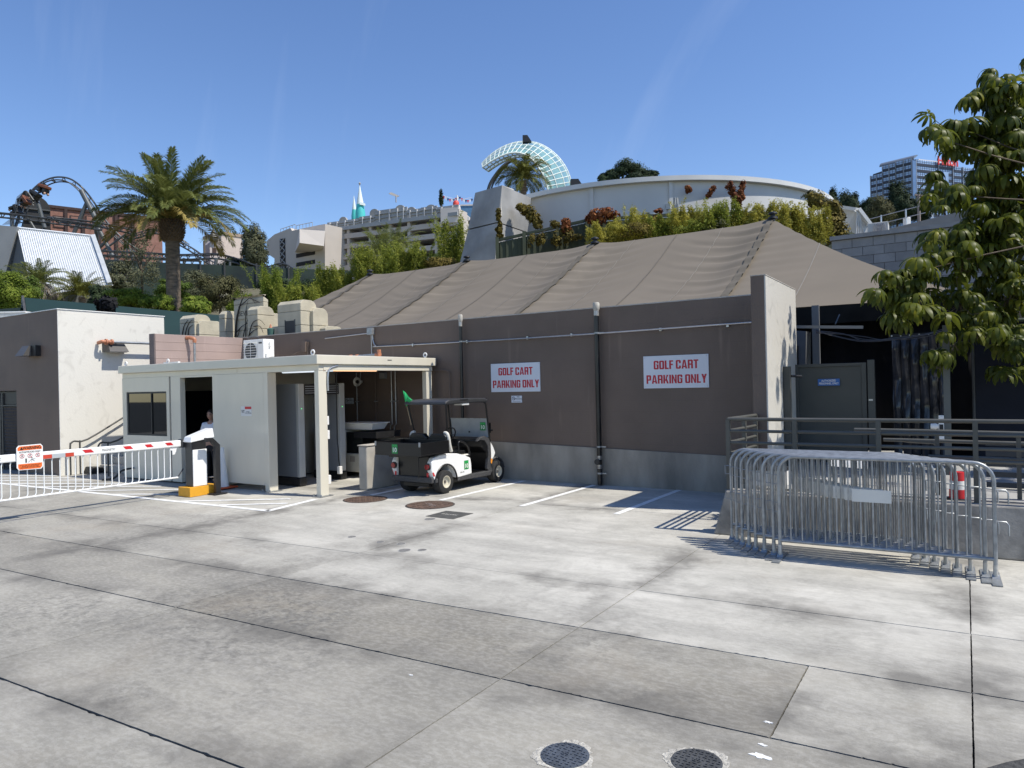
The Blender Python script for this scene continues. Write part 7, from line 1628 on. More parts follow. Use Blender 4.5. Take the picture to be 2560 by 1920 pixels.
# rooftop bits
fl_ = thing('roof_flags', 'string of small pennants above the far parking roof', 'flags', tuple(at(1140, 505, 124)))
mb = MB(); pa, pb_ = at(1110, 504, 124), at(1180, 508, 124); 
for k_ in range(15):
    p = pa.lerp(pb_, k_ / 14) + upv * (-1.0 * math.sin(math.pi * (k_ % 8) / 7)) * .5 + upv * 1.0; q = MB().add([p - rgt * .2, p + rgt * .2, p - upv * .6], [(0, 1, 2)]).build('pennant', M_red if k_ % 3 == 0 else (M_white if k_ % 3 == 1 else pm('navy_flag', (0.02, 0.03, 0.1), 0.6)), fl_)
MB().tube([at(1143, 530, 124), at(1143, 488, 124)], .1, 6).build('pole', M_white, fl_); MB().tube([pa + upv, (pa + pb_) / 2 + upv * .4, pb_ + upv], .03, 4).build('line', M_white, fl_)
ra = thing('red_dome', 'small red dome on the far parking roof', 'dome', tuple(at(1140, 512, 123)))
c = at(1140, 508, 123); MB().lathe([(.55, -.4), (.55, .05), (.4, .35), (.05, .5)], 14, c).build('shell', pm('red_dome', (0.6, 0.06, 0.04), 0.5), ra, smooth=50); MB().lathe([(.8, -1.2), (.7, -.42)], 14, c).build('drum', M_pkw, ra)
bx = thing('blue_box', 'bright blue structure behind the pennants', 'structure', tuple(at(1170, 520, 126)))
fa4 = Face(at(1155, 515, 130), at(1195, 515, 130)); mb = MB(); u0, z0 = fa4.uz(1152, 520); u1, z1 = fa4.uz(1196, 514); fa4.box(mb, u0, u1, z0 - 6, z1, -2, 0); mb.build('wall', pm('bright_blue', (0.10, 0.22, 0.36), 0.5), bx); mb = MB(); fa4.box(mb, u0 - .1, u1 + .1, z1 + .01, z1 + .25, -2.1, .1); mb.build('cap', M_pkw, bx)
wv = thing('weather_vane', 'small white fish-shaped weather vane on the parking roof', 'weather vane', tuple(at(988, 505, 120)))
MB().tube([at(990, 506, 120), at(990, 490, 120)], .1, 6).build('pole', M_steel, wv); q = at(985, 489, 120); MB().poly([q + rgt * -.9 + upv * .35, q + rgt * .5 - upv * .25, q + rgt * .9 - upv * .05, q + rgt * -.5 + upv * .6], fwd * .2).build('fish', M_pkw, wv)
cy = thing('cypress_tree', 'thin dark cypress on the parking roof', 'tree', tuple(at(1103, 520, 121)))
c = at(1103, 498, 121); rng = np.random.default_rng(3); v, f, ti = crown_leaves(rng, tuple(c), .30, .30, 1.9, 16, 60, .3, clump=.5); fastmesh('crown', v, f, ML['dark'], cy, ti); MB().tube([c - upv * 3, c], .12, 5).build('trunk', M_bark, cy)
# turquoise cones
def spire(label, px, ptop, pbot, wpx, D, collar):
    t = thing('turquoise_spire', label, 'spire', tuple(at(px, pbot + 6, D)), group='turquoise cone roofs'); b = at(px, pbot, D); H = (pbot - ptop) / F_PX * D; r_ = wpx / 2 / F_PX * D
    M_tq = pm('turquoise_paint', (0.07, 0.52, 0.50), 0.5, v=0.05); M_sn = pm('pale_snow_paint', (0.70, 0.78, 0.76), 0.6, v=0.04)
    MB().lathe([(r_, -H * .1), (r_ * .97, H * .1), (r_ * .64, H * .42)], 24, b).build('cone_base', M_tq, t, smooth=50)
    MB().lathe([(r_ * .70, H * .36), (r_ * .62, H * .46), (r_ * .35, H * .7), (r_ * .03, H)], 24, b).build('cone_top', M_sn, t, smooth=50)
    if collar:
        MB().poly([b + upv * H * .33 + rgt * r_ * .1 - fwd * r_, b + upv * H * .30 + rgt * r_ * 1.1 - fwd * r_ * .6, b + upv * H * .38 + rgt * r_ * 1.05 - fwd * r_ * .6, b + upv * H * .42 + rgt * r_ * .1 - fwd * r_], fwd * .3).build('snow_drip', M_sn, t)
        MB().lathe([(.05, -.5), (.25, 0), (.05, .3)], 8, b + upv * (H + .3)).build('finial', M_steel, t)
spire('tall turquoise cone roof with a pale tip above the parking structure', 901, 462, 540, 25, 150, True)
spire('shorter turquoise cone roof left of the tall one', 886, 489, 545, 15, 152, False)
# ================================================================== concrete buttress and curved white building above the tent
M_butt = pm('buttress_concrete', (0.33, 0.325, 0.315), 0.9, v=0.25, s=.7, b=0.3, bs=10)
bt_ = thing('concrete_buttress', 'tall leaning concrete buttress at the left end of the curved building', 'wall', tuple(at(1210, 660, 35)))
FD = 35.0
A = [at(1188, 482, FD + 1.5), at(1255, 463, FD), at(1251, 515, FD), at(1243, 600, FD), at(1236, 665, FD), at(1145, 676, FD + 1.5)]
joint = [at(1170, 574, FD + 1.5), at(1245, 556, FD)]
MB().poly([A[0], A[1], A[2], joint[1] + upv * .03, joint[0] + upv * .03], fwd * 2.5 + rgt * 1.5).build('upper_block', M_butt, bt_)
MB().poly([joint[0] - upv * .03, joint[1] - upv * .03, A[3], A[4], A[5]], fwd * 2.5 + rgt * 1.5).build('lower_block', M_butt, bt_)
A5 = A[5].copy(); A5.z -= 6; A4 = A[4].copy(); A4.z -= 6
MB().poly([A[5] - upv * .03, A[4] - upv * .03, A4, A5], fwd * 2.5 + rgt * 1.5).build('foot_block', M_butt, bt_)
MB().poly([at(1255, 463, FD + .02), at(1284, 473, FD + 1.5), at(1285, 481, FD + 1.6), at(1345, 498, FD + 6), at(1345, 540, FD + 6), at(1251, 540, FD + .02)], fwd * .6).build('wing', pm('wing_white', (0.60, 0.57, 0.51), 0.85, v=0.06), bt_)
cb3 = thing('curved_building', 'large curved white building with an overhanging roof edge and vines', 'building', tuple(at(1700, 560, 46)))
M_cw = pm('curved_wall_white', (0.56, 0.56, 0.545), 0.85, v=0.07, s=.5)
CR = 11.6; cr0, cD0 = 8.9, 36 + CR; ztp = 12.15
def cyl(th, r, z): return fromrd(cr0 + math.sin(th) * r, cD0 - math.cos(th) * r, z)
n_ = 110; T0, T1 = R(-66), R(66)
def band(r0, r1, z0, z1, name, mat, t0=T0, t1=T1, par=None, n_=n_):
    mb = MB(); k_ = 0
    for i in range(n_ + 1):
        th = t0 + (t1 - t0) * i / n_; mb.v += [tuple(cyl(th, r1, z0)), tuple(cyl(th, r1, z1)), tuple(cyl(th, r0, z1)), tuple(cyl(th, r0, z0))]
    for i in range(n_):
        a, b = 4 * i, 4 * i + 4
        for q in range(4): mb.f.append((a + q, b + q, b + (q + 1) % 4, a + (q + 1) % 4))
    mb.f += [(0, 1, 2, 3), (4 * n_ + 3, 4 * n_ + 2, 4 * n_ + 1, 4 * n_)]
    return mb.build(name, mat, par or cb3, smooth=40)
band(CR - .4, CR, 4.5, ztp - .12, 'wall', M_cw)
band(CR - 1.0, CR + .28, ztp - .118, ztp + .12, 'roof_edge', pm('roof_edge_white', (0.62, 0.62, 0.60), 0.6, v=0.05, s=1))
band(.3, CR - .5, ztp - .3, ztp - .1, 'roof_deck', pm('roof_deck_grey', (0.3, 0.3, 0.3), 0.9))
for px in (1487, 1671):
    th = math.asin(max(-1, min(1, ((px - 1280) / F_PX * 37.5 - cr0) / CR))); band(CR + .002, CR + .10, 4.5, ztp - .13, 'pilaster', M_cw, th - .008, th + .008, n_=2)
for px, za, zb_ in ((1675, 8.6, 10.7), (1691, 8.6, 11.2), (1696, 8.6, 11.2), (1463, 8.6, 10.1)):
    th = math.asin(((px - 1280) / F_PX * 36.6 - cr0) / CR); MB().tube([cyl(th, CR + .06, za), cyl(th, CR + .06, zb_)], .045, 6).build('downpipe', pm('pipe_offwhite', (0.5, 0.5, 0.48), 0.6), cb3)
for px, z in ((1675, 10.75), (1463, 10.15), (1699, 9.4)):
    th = math.asin(((px - 1280) / F_PX * 36.6 - cr0) / CR); p = cyl(th, CR + .08, z); MB().box(p.x - .12, p.x + .12, p.y - .1, p.y + .1, p.z - .14, p.z + .14).build('service_box', MATS['pipe_offwhite'], cb3)
# lower wing at the right with pipes
rw = thing('white_annex', 'small white sloped-roof annex at the right end of the curved building', 'building', tuple(at(2140, 590, 40)))
P = [at(2100, 518, 41), at(2142, 525, 40), at(2170, 563, 40), at(2170, 610, 40), at(2090, 610, 41)]
MB().poly(P, fwd * 4).build('wall', M_cw, rw)
MB().bar(at(2096, 517, 40.9), at(2145, 524, 39.9), .5, .18).bar(at(2143, 523.5, 39.9), at(2172, 562, 39.9), .5, .18).build('roof_edge', MATS['roof_edge_white'], rw)
for k_ in range(3): MB().tube(smooth_path([at(2140 + k_ * 5, 600, 39.8), at(2141 + k_ * 5, 560, 39.8), at(2143 + k_ * 3, 535, 39.8), at(2135, 528, 39.8)], 4), .05, 6).build('pipe', MATS['pipe_offwhite'], rw, smooth=60)
# green board fence
gf = thing('green_fence', 'dark green board fence in front of the curved building', 'fence', tuple(at(1480, 620, 33)))
M_fg = pm('fence_green', (0.050, 0.062, 0.034), 0.75, v=0.12, s=1.5)
ft_ = [(1243, 601, 34.2), (1310, 586, 33.9), (1393, 568, 33.6), (1467, 551, 33.3), (1618, 540, 33.0), (1760, 534, 32.8), (1900, 533, 33.0), (2050, 555, 34.5), (2140, 590, 36)]
top = [at(*p) for p in ft_]
sl = MB()
for i in range(len(top) - 1):
    a, b = top[i], top[i + 1]; L_ = (b - a).length; m_ = max(2, int(L_ / .14)); MB().bar(a, b, .14, .12).build('top_rail', M_fg, gf)
    d = (b - a).normalized()
    for k_ in range(m_):
        p = a.lerp(b, (k_ + .5) / m_) - upv * .12 - fwd * (.03 if k_ % 2 else -.01); q = p - upv * 3.2; sl.bar(p, q, .16, .025, up=fwd)
    p = a - fwd * .1; MB().bar(p + upv * .12, p - upv * 3.3, .16, .16, up=fwd).build('post', M_fg, gf)
o = sl.build('boards', M_fg, gf); o['kind'] = 'stuff'
def plant_patch(name, label, cat, ells, D, kind, leaf, per, asp=.6, group=None, dz=1.0, lean=.2):
    """a climbing or spreading plant made of leafy mounds"""
    rng = np.random.default_rng(int(ells[0][0] * 5 + D * 3)); c0 = at(ells[0][0], ells[0][1], D); t = thing(name, label, cat, (c0.x, c0.y, c0.z - 1), group=group); V_ = []; F_ = []; T_ = []; k_ = 0
    if 'vine' in name:
        rq = random.Random(3); ells = [e for a_, b_ in zip(ells, ells[1:] + ells[-1:]) for e in (tuple(a_[:4]), tuple((p + q) / 2 + (rq.uniform(-3, 3) if i < 2 else 0) for i, (p, q) in enumerate(zip(a_[:4], b_[:4]))), tuple((p * 2 + q) / 3 + (rq.uniform(-6, 6) if i < 2 else -abs(p) * .35) for i, (p, q) in enumerate(zip(a_[:4], b_[:4]))))]; leaf *= .75
    for e_ in ells:
        px, py, rx, rz = e_[:4]; c = at(px, py, e_[4] if len(e_) > 4 else D); sx = rx / F_PX * D; sz = rz / F_PX * D
        v, f, ti = crown_leaves(rng, tuple(c), sx, min(sx, dz), sz, max(6, int(per / 30)), 34, leaf, asp=asp, clump=.5, lean=lean, hollow=.2); V_.append(v); F_.append(f + k_); T_.append(ti); k_ += len(v)
    fastmesh('foliage', np.concatenate(V_), np.concatenate(F_), ML[kind], t, np.concatenate(T_))
    mb = MB(); c1 = at(ells[0][0], ells[0][1], D)
    for e_, e2 in zip(ells, ells[1:] + ells[:1]): c = at(e_[0], e_[1], D); b = at(e2[0], e2[1], D); mb.tube([b, b.lerp(c, .6) + rgt * .05, c], [.02, .015, .01], 5)
    mb.build('stems', M_bark, t)
    return t
VG = 'climbers on the fence and curved building'
plant_patch('climbing_vine', 'olive-brown vine hanging on the white wall beside the buttress', 'vine', [(1310, 520, 26, 12), (1330, 535, 22, 18), (1338, 553, 18, 14), (1345, 565, 12, 8), (1300, 515, 14, 8)], 35.6, 'bronze', .17, 260, group=VG, dz=.35)
plant_patch('climbing_vine', 'thin vine strands at the edge of the buttress', 'vine', [(1246, 527, 7, 9), (1250, 560, 5, 12), (1248, 590, 4, 10)], 34.2, 'bronze', .15, 60, group=VG, dz=.3)
plant_patch('red_shrub', 'rust-red shrub spilling over the fence, largest one', 'shrub', [(1497, 540, 24, 18), (1522, 532, 26, 15), (1478, 545, 12, 14)], 32.4, 'rust', .16, 340, group=VG)
plant_patch('red_shrub', 'rust-red shrub left of the largest one', 'shrub', [(1412, 553, 14, 11), (1418, 572, 15, 12)], 33, 'rust', .15, 170, group=VG)
plant_patch('red_shrub', 'rust-red shrub on the fence left of the yellow bamboo', 'shrub', [(1642, 546, 18, 24), (1632, 560, 12, 16)], 32.2, 'rust', .15, 260, group=VG)
plant_patch('red_vine', 'rust-red vine climbing to the roof edge of the curved building', 'vine', [(1826, 466, 10, 16), (1838, 485, 12, 16), (1848, 505, 10, 18), (1856, 465, 6, 16), (1850, 480, 6, 10)], 35.2, 'rust', .16, 190, group=VG, dz=.4)
plant_patch('red_vine', 'small hanging red vine left of the larger red one', 'vine', [(1720, 468, 7, 6), (1724, 474, 4, 5)], 35.6, 'rust', .14, 40, group=VG, dz=.3)
plant_patch('red_vine', 'tiny red vine tuft halfway to the larger red one', 'vine', [(1782, 470, 5, 9), (1774, 486, 3, 8)], 35.6, 'rust', .14, 40, group=VG, dz=.3)
plant_patch('ground_vine', 'bronze vine trailing over the lower fence boards', 'vine', [(1330, 600, 14, 22), (1385, 598, 10, 26), (1440, 590, 26, 10), (1385, 560, 16, 7)], 33.0, 'bronze', .14, 150, group=VG, dz=.2)
for e_, kd, lab in (([(1700, 575, 40, 22), (1735, 560, 30, 24)], 'bamboo', 'loose green shrub in front of the fence left of the red roof vine'), ([(1800, 560, 40, 30), (1775, 580, 30, 20)], 'olive', 'olive shrub tangled in the bamboo under the red roof vine'), ([(1880, 560, 46, 26), (1920, 545, 30, 30)], 'yellow', 'pale shrub filling the bamboo hedge left of the tent peak'), ([(1975, 545, 40, 36), (2005, 570, 34, 28)], 'yellow', 'wide yellow shrub right of the tent peak'), ([(1590, 575, 44, 20)], 'bronze', 'low bronze shrub between the two red shrubs'), ([(1540, 570, 34, 22)], 'yellow', 'yellow shrub under the largest red shrub')):
    plant_patch('hillside_shrub', lab, 'shrub', e_, 30.2, kd, .13, 620, group=VG, asp=.3, dz=.7)
plant_patch('bronze_hedge', 'tall bronze-green hedge at the right end of the bamboo', 'hedge', [(2065, 560, 34, 40), (2080, 520, 22, 20), (2085, 585, 30, 34), (2040, 500, 24, 24), (2095, 545, 18, 28)], 31.5, 'bronze', .16, 700, group=VG)
plant_patch('bronze_hedge', 'olive shrub on the curved roof line beside the bronze hedge', 'hedge', [(2030, 490, 22, 18), (2045, 505, 26, 16)], 32.5, 'olive', .16, 260, group=VG)
for i, (a, b, tp_, bt, D, kd, n_, per) in enumerate(((1480, 1560, 560, 620, 31.5, 'yellow', 9, 480), (1550, 1620, 530, 615, 31.2, 'yellow', 8, 520), (1600, 1690, 545, 610, 31.0, 'bamboo', 9, 480), (1680, 1760, 515, 605, 30.8, 'yellow', 10, 560), (1750, 1850, 505, 600, 30.6, 'bamboo', 12, 620), (1840, 1940, 515, 598, 30.4, 'yellow', 12, 620), (1930, 2010, 508, 600, 30.4, 'yellow', 11, 660), (1990, 2060, 525, 612, 30.4, 'yellow', 9, 560))):
    bamboo(['yellow bamboo tuft below the largest red shrub', 'yellow bamboo clump right of the largest red shrub', 'green bamboo around the red shrub on the fence', 'tall yellow bamboo left of the red roof vine', 'green bamboo below the red roof vine', 'yellow bamboo hedge above the tent peak', 'pale yellow bamboo right of the tent peak', 'yellow bamboo beside the bronze hedge'][i], a, b, tp_, bt, D, kd, n=n_, per=per, leaf=.17, group='yellow bamboo along the green fence', depth=1.2)

# ================================================================== glass wave dome
gdm = thing('glass_dome', 'curling wave-shaped glass dome with white steel ribs', 'dome', tuple(at(1380, 490, 60)))
def C3(x, y): return (1100 + x * .28933, 300 + y * .28933)
inn = [C3(*p) for p in ((368, 410), (440, 360), (540, 308), (640, 283), (730, 298), (800, 348), (862, 430), (905, 512), (930, 600), (938, 690))]
out = [C3(*p) for p in ((362, 372), (430, 305), (520, 242), (620, 200), (730, 184), (850, 200), (960, 262), (1050, 350), (1120, 480), (1165, 690))]
def resamp(P, n): 
    V_ = smooth_path([Vector((x, y, 0)) for x, y in P], 10); L_ = [0]
    for a, b in zip(V_, V_[1:]): L_.append(L_[-1] + (b - a).length)
    res = []; 
    for i in range(n + 1):
        s = L_[-1] * i / n; j = max(k for k in range(len(L_)) if L_[k] <= s + 1e-9); j = min(j, len(V_) - 2); t_ = (s - L_[j]) / max(1e-9, L_[j + 1] - L_[j]); p = V_[j].lerp(V_[j + 1], t_); res.append((p.x, p.y))
    return res
NA, NR = 22, 4
I_, O_ = resamp(inn, NA), resamp(out, NA)
def gp(i, j):
    s = j / NR; e = math.sin(s * math.pi / 2); x = I_[i][0] + (O_[i][0] - I_[i][0]) * e; y = I_[i][1] + (O_[i][1] - I_[i][1]) * e; return at(x, y, 58 + 7.0 * (1 - math.cos(s * math.pi / 2)))
M_gl = pm('pale_dome_glass', (0.20, 0.36, 0.33), 0.12, v=0.25, s=.5, alpha=.85)
M_rib2 = pm('dome_rib_white', (0.62, 0.68, 0.64), 0.5)
for i in range(NA):
    for j in range(NR):
        a, b, c, d = gp(i, j), gp(i + 1, j), gp(i + 1, j + 1), gp(i, j + 1); MB().add([a, b, c, d], [(0, 1, 2, 3)]).build('pane', M_gl, gdm)
mb = MB()
for j in range(NR + 1): mb.tube([gp(i, j) for i in range(NA + 1)], .05 if j else .09, 5)
for i in range(NA + 1): mb.tube([gp(i, j) for j in range(NR + 1)], .045, 5)
mb.build('ribs', M_rib2, gdm, smooth=60)
# far edge of the shell seen under the curl
far = [at(x + 14, y + 10, 68) for x, y in I_]
mb = MB(); mb.tube(far, .12, 5)
for i in range(0, NA + 1): mb.tube([gp(i, 0), far[i]], .06, 4)
mb.tube([(gp(i, 0) + far[i]) / 2 for i in range(NA + 1)], .06, 4)
mb.build('under_ribs', M_rib2, gdm, smooth=60)
for i in range(NA): MB().add([gp(i, 0), gp(i + 1, 0), far[i + 1], far[i]], [(0, 1, 2, 3)]).build('pane', M_gl, gdm)
# dark arched strut on the left and lamps
MB().tube(smooth_path([at(*C3(400, 690), 58), at(*C3(430, 560), 58), at(*C3(500, 450), 58), at(*C3(570, 380), 58), at(*C3(660, 335), 58)], 6), .14, 6).build('dark_arch', M_darkmetal, gdm, smooth=60)
MB().tube(smooth_path([at(*C3(425, 690), 58.6), at(*C3(455, 560), 58.6), at(*C3(520, 455), 58.6), at(*C3(585, 385), 58.6)], 6), .08, 6).build('dark_arch', M_darkmetal, gdm, smooth=60)
for (x, y, s) in ((745, 165, .5), (1180, 565, .8)):
    c = at(*C3(x, y), 60); MB().poly([c + rgt * -s * .6 + upv * s * .7, c + rgt * s * .2 + upv * s * .7, c + rgt * s * .9 - upv * s * .4, c - rgt * s * .6 - upv * s * .5], fwd * s).build('floodlight', M_black, gdm)
for px, top_, bot, wd, lab in ((1575, 400, 470, 110, 'dark round tree on the roof line, its main crown'), (1520, 425, 475, 60, 'dark tree left of the round one on the roof line'), (1625, 425, 475, 55, 'dark tree right of the round one on the roof line')): tree('evergreen_tree', lab, px, top_, bot, wd, 56, 'dark', group='dark trees behind the curved roof', nc=40, per=130)

# ================================================================== block wall, upper wall and hut at the right
M_cmu = pm('grey_block', (0.235, 0.24, 0.245), 0.9, v=0.10, s=3, b=0.3, bs=30)
M_cmu2 = pm('grey_block_darker', (0.195, 0.20, 0.205), 0.9, v=0.10, s=3, b=0.3, bs=30)
YB = 26.5
kb = thing('block_wall', 'long grey concrete block wall behind the tent at the right', 'wall', (2, YB, 0))
xL = onY(2080, 640, YB).x; zT = onY(2290, 578, YB).z; xR_ = 8.5
MB().box(xL, 30, YB + .03, YB + .3, 0, zT).build('mortar_core', pm('block_mortar', (0.13, 0.132, 0.135), 0.95), kb)
bh_, bw_ = .30, .64; rows = 8
m_a = MB().box(0, bw_ - .016, -.028, .04, 0, bh_ - .016).build('tmp', M_cmu).data; m_b = m_a.copy(); m_b.materials.clear(); m_b.materials.append(M_cmu2)
bpy.data.objects.remove(bpy.data.objects['tmp'])
cnt = 0
for r_ in range(rows):
    x = xL - (bw_ / 2 if r_ % 2 else 0)
    while x < xR_:
        o = bpy.data.objects.new('block', m_a if random.random() < .7 else m_b); col.objects.link(o); o.parent = kb; o.location = (x - 2, .03 - .0, zT - (r_ + 1) * bh_); cnt += 1; x += bw_
MB().box(xL - .05, 30, YB - .08, YB + .32, zT + .004, zT + .14).build('coping', M_cmu, kb)
uw = thing('upper_wall', 'higher grey retaining wall with a thin railing on top', 'wall', (12, 40, 0))
fu = Face(at(2210, 560, 42), at(2560, 500, 35)); 
u0, z0 = fu.uz(2222, 562); 
mb = MB(); U1 = fu.len + 14; zU = fu.uz(2350, 541)[1]; fu.poly(mb, [(u0 - 6, 2), (U1, 2), (U1, zU + .2), (u0 - 6, zU - .1)], -1, 0); mb.build('wall_core', pm('upper_concrete', (0.24, 0.24, 0.24), 0.9, v=0.12, s=.8), uw)
for k_ in range(14):
    uu = u0 - 5.5 + k_ * 1.6; mb = MB(); fu.box(mb, uu - .03, uu + .03, zU - .1, zU + .95, -.3, -.24); mb.build('rail_post', M_conduit, uw)
for h in (.95, .5): MB().tube([fu.p(u0 - 6, zU - .1 + h, -.27), fu.p(U1, zU + .1 + h, -.27)], .025, 5).build('rail', M_conduit, uw)
ht = thing('white_hut', 'small white hut with looped pipes on its side', 'hut', tuple(at(2195, 600, 38)))
fh = Face(at(2168, 590, 38), at(2220, 590, 37.5)); (ua, za), (ub, _) = fh.uz(2168, 559), fh.uz(2220, 559)
mb = MB(); fh.box(mb, ua, ub, za - 3, za, -1.2, 0); mb.build('wall', pm('hut_white', (0.56, 0.55, 0.52), 0.8, v=0.06), ht, bevel=.02)
for k_ in range(5):
    ux = ua + .38 + k_ * .09; MB().tube(smooth_path([fh.p(ux - .12, za - 1.0, .06), fh.p(ux - .08, za - .3, .1), fh.p(ux + .02, za - .08, .12), fh.p(ux + .12, za - .3, .1), fh.p(ux + .12, za - 1.0, .06)], 5), .018, 5).build('looped_pipe', pm('loop_grey', (0.4, 0.37, 0.37), 0.5), ht, smooth=60)
t = thing('white_tank', 'small white rooftop unit by the upper railing', 'unit', tuple(at(2270, 548, 40))); fh = Face(at(2264, 545, 41), at(2277, 545, 41)); (ua, za), (ub, _) = fh.uz(2264, 543), fh.uz(2277, 543); mb = MB(); fh.box(mb, ua, ub, za - .8, za, -.3, 0); mb.build('case', M_white, t, bevel=.03); mb = MB(); fh.box(mb, ua, ub, za - 2.4, za - .81, -.25, -.05); mb.build('plinth', M_conc, t)
up_ = thing('utility_pole', 'wooden utility pole with crossarm in front of the hotel', 'pole', tuple(at(2298, 545, 75)))
MB().tube([at(2298, 560, 75), at(2296, 487, 75)], .16, 8).build('shaft', pm('pole_wood', (0.30, 0.24, 0.21), 0.9, v=0.1), up_); MB().bar(at(2287, 487, 75), at(2306, 489, 75), .14, .14).build('crossarm', MATS['pole_wood'], up_)
HG2 = 'dark trees below the hotel'
for px, tp_, bt, wd, D, kd, lab in ((2082, 465, 560, 34, 92, 'dark', 'slim dark tree farthest left below the hotel'), (2108, 478, 560, 54, 88, 'dark', 'dark tree left of the gap below the hotel'), (2130, 482, 560, 46, 86, 'dark', 'rounded dark tree by the white annex'), (2168, 484, 570, 36, 84, 'dark', 'narrow dark tree left of the hotel corner'), (2200, 482, 575, 66, 78, 'olive', 'rounded olive tree in front of the hotel corner'), (2240, 446, 565, 58, 84, 'dark', 'tallest pointed dark tree in front of the hotel'), (2262, 480, 560, 50, 80, 'dark', 'dark tree right of the tallest one'), (2306, 470, 560, 56, 84, 'dark', 'dark tree right of the utility pole'), (2370, 470, 545, 80, 82, 'dark', 'dark tree half hidden by the umbrella tree'), (2405, 490, 545, 60, 76, 'grey', 'grey bare shrub half hidden by the umbrella tree')):
    tree('hill_tree', lab, px, tp_, bt, wd, D, kd, group=HG2, nc=44, per=100, leaf=.36, clump=.38, hollow=.3)

# ================================================================== hotel tower
DH = 300
hotel = thing('hotel_tower', 'dark glass hotel tower with banded windows and red roof letters on the hill', 'building', tuple(at(2300, 560, DH)))
M_hg = pm('hotel_glass', (0.30, 0.42, 0.62), 0.08, v=0.25, s=.12, spec=.8)  # blue base colour paints in the sky mirrored by the glass
M_hs = pm('hotel_spandrel', (0.024, 0.028, 0.045), 0.5, v=0.1)
M_hm = pm('hotel_mullion', (0.22, 0.25, 0.30), 0.5)
corner = at(2282, 500, DH); lft = at(2178, 500, DH + 13); rg2 = at(2432, 500, DH + 12)
fl1, fr1 = Face(lft, corner), Face(corner, rg2)
ztop_r = fr1.uz(2300, 400)[1]; zbot = ztop_r - 31.7
fh_ = 2.64
def hotel_side(fc, u0, u1, zt, bays, off, label):
    mb = MB(); fc.box(mb, u0, u1, zbot, zt, -22, -.5); mb.build('core', M_hs, hotel)
    z = zt
    k_ = 0
    while z > zbot + 1:
        mb = MB(); fc.box(mb, u0, u1, z - fh_ * .55, z, -.5, 0); w_ = mb.build('window_band', M_hg, hotel)
        ml = MB(); nb = max(2, int((u1 - u0) / 1.25))
        for q in range(nb + 1):
            uu = u0 + (u1 - u0) * q / nb; fc.box(ml, uu - .07, uu + .07, z - fh_ * .55, z, .005, .06)
        fc.box(ml, u0, u1, z - fh_ * .30, z - fh_ * .27, .005, .06)
        ml.build('mullions', M_hs, w_)
        mb = MB(); fc.box(mb, u0, u1, z - fh_ + .01, z - fh_ * .55 - .01, -.5, .15); mb.build('spandrel', M_hs, hotel)
        z -= fh_; k_ += 1
    for q in range(bays + 1):
        uu = u0 + (u1 - u0) * q / bays; mb = MB(); fc.box(mb, uu - .18, uu + .18, zbot, zt, .16, .45); mb.build('pier', M_hm, hotel)
Lr = fr1.len; hotel_side(fr1, 2.0, Lr * .42, ztop_r, 1, 0, ''); hotel_side(fr1, Lr * .42 + .02, Lr * .66, ztop_r - .3, 1, 0, ''); hotel_side(fr1, Lr * .66 + .02, Lr, ztop_r - 1.0, 2, 0, '')
mb = MB(); fr1.box(mb, Lr * .5, Lr * .58, zbot, ztop_r - 4, .2, .4); mb.build('glass_strip', M_hg, hotel)
# glazed corner bay
mb = MB(); fr1.box(mb, -.2, 1.98, zbot - 4, ztop_r - .6, -3, .4); mb.build('corner_bay', pm('corner_glass', (0.12, 0.2, 0.36), 0.1, v=0.15, s=.2, spec=.8), hotel)
Ll = fl1.len; ztl = fl1.uz(2270, 398)[1]
hotel_side(fl1, Ll * .62, Ll - .05, ztl, 2, 0, '')
hotel_side(fl1, Ll * .30, Ll * .62 - .02, ztl - .4, 2, 0, ''); hotel_side(fl1, .0, Ll * .30 - .02, fl1.uz(2190, 437)[1], 2, 0, '')
# rounded glass roof over the left wing
mb = MB(); za, zb_ = fl1.uz(2202, 424)[1], fl1.uz(2280, 386)[1]
n_ = 10
for i in range(n_ + 1):
    a = R(90 * i / n_); mb.v += [tuple(fl1.p(Ll * .22, ztl - .5 + math.sin(a) * 2.6, -5 + math.cos(a) * 5)), tuple(fl1.p(Ll * 1.04, ztl - .5 + math.sin(a) * 2.6, -5 + math.cos(a) * 5))]
mb.f = [(2 * i, 2 * i + 1, 2 * i + 3, 2 * i + 2) for i in range(n_)] + [tuple(range(0, 2 * n_ + 2, 2)) + (), tuple(range(2 * n_ + 1, 0, -2))]
mb.build('vaulted_roof', pm('roof_glass_grey', (0.14, 0.16, 0.19), 0.3, v=0.1, s=.2), hotel, smooth=40)
(ua, za), (ub, _) = fr1.uz(2312, 386), fr1.uz(2402, 390); mb = MB(); fr1.box(mb, ua, ub, ztop_r, ztop_r + 1.6, -8, -3); mb.build('penthouse', M_white, hotel)
(ua, za), (ub, zb_) = fr1.uz(2331, 403), fr1.uz(2399, 389)
rt = Matrix((fr1.u, upv, fr1.n)).transposed()
text('roof_letters', 'Hilton', 5.2, pm('letter_red', (0.72, 0.07, 0.06), 0.5), hotel, fr1.p((ua + ub) / 2, ztop_r + .3, .8), rot=rt, ext=.2, xs=.92, off=.08)

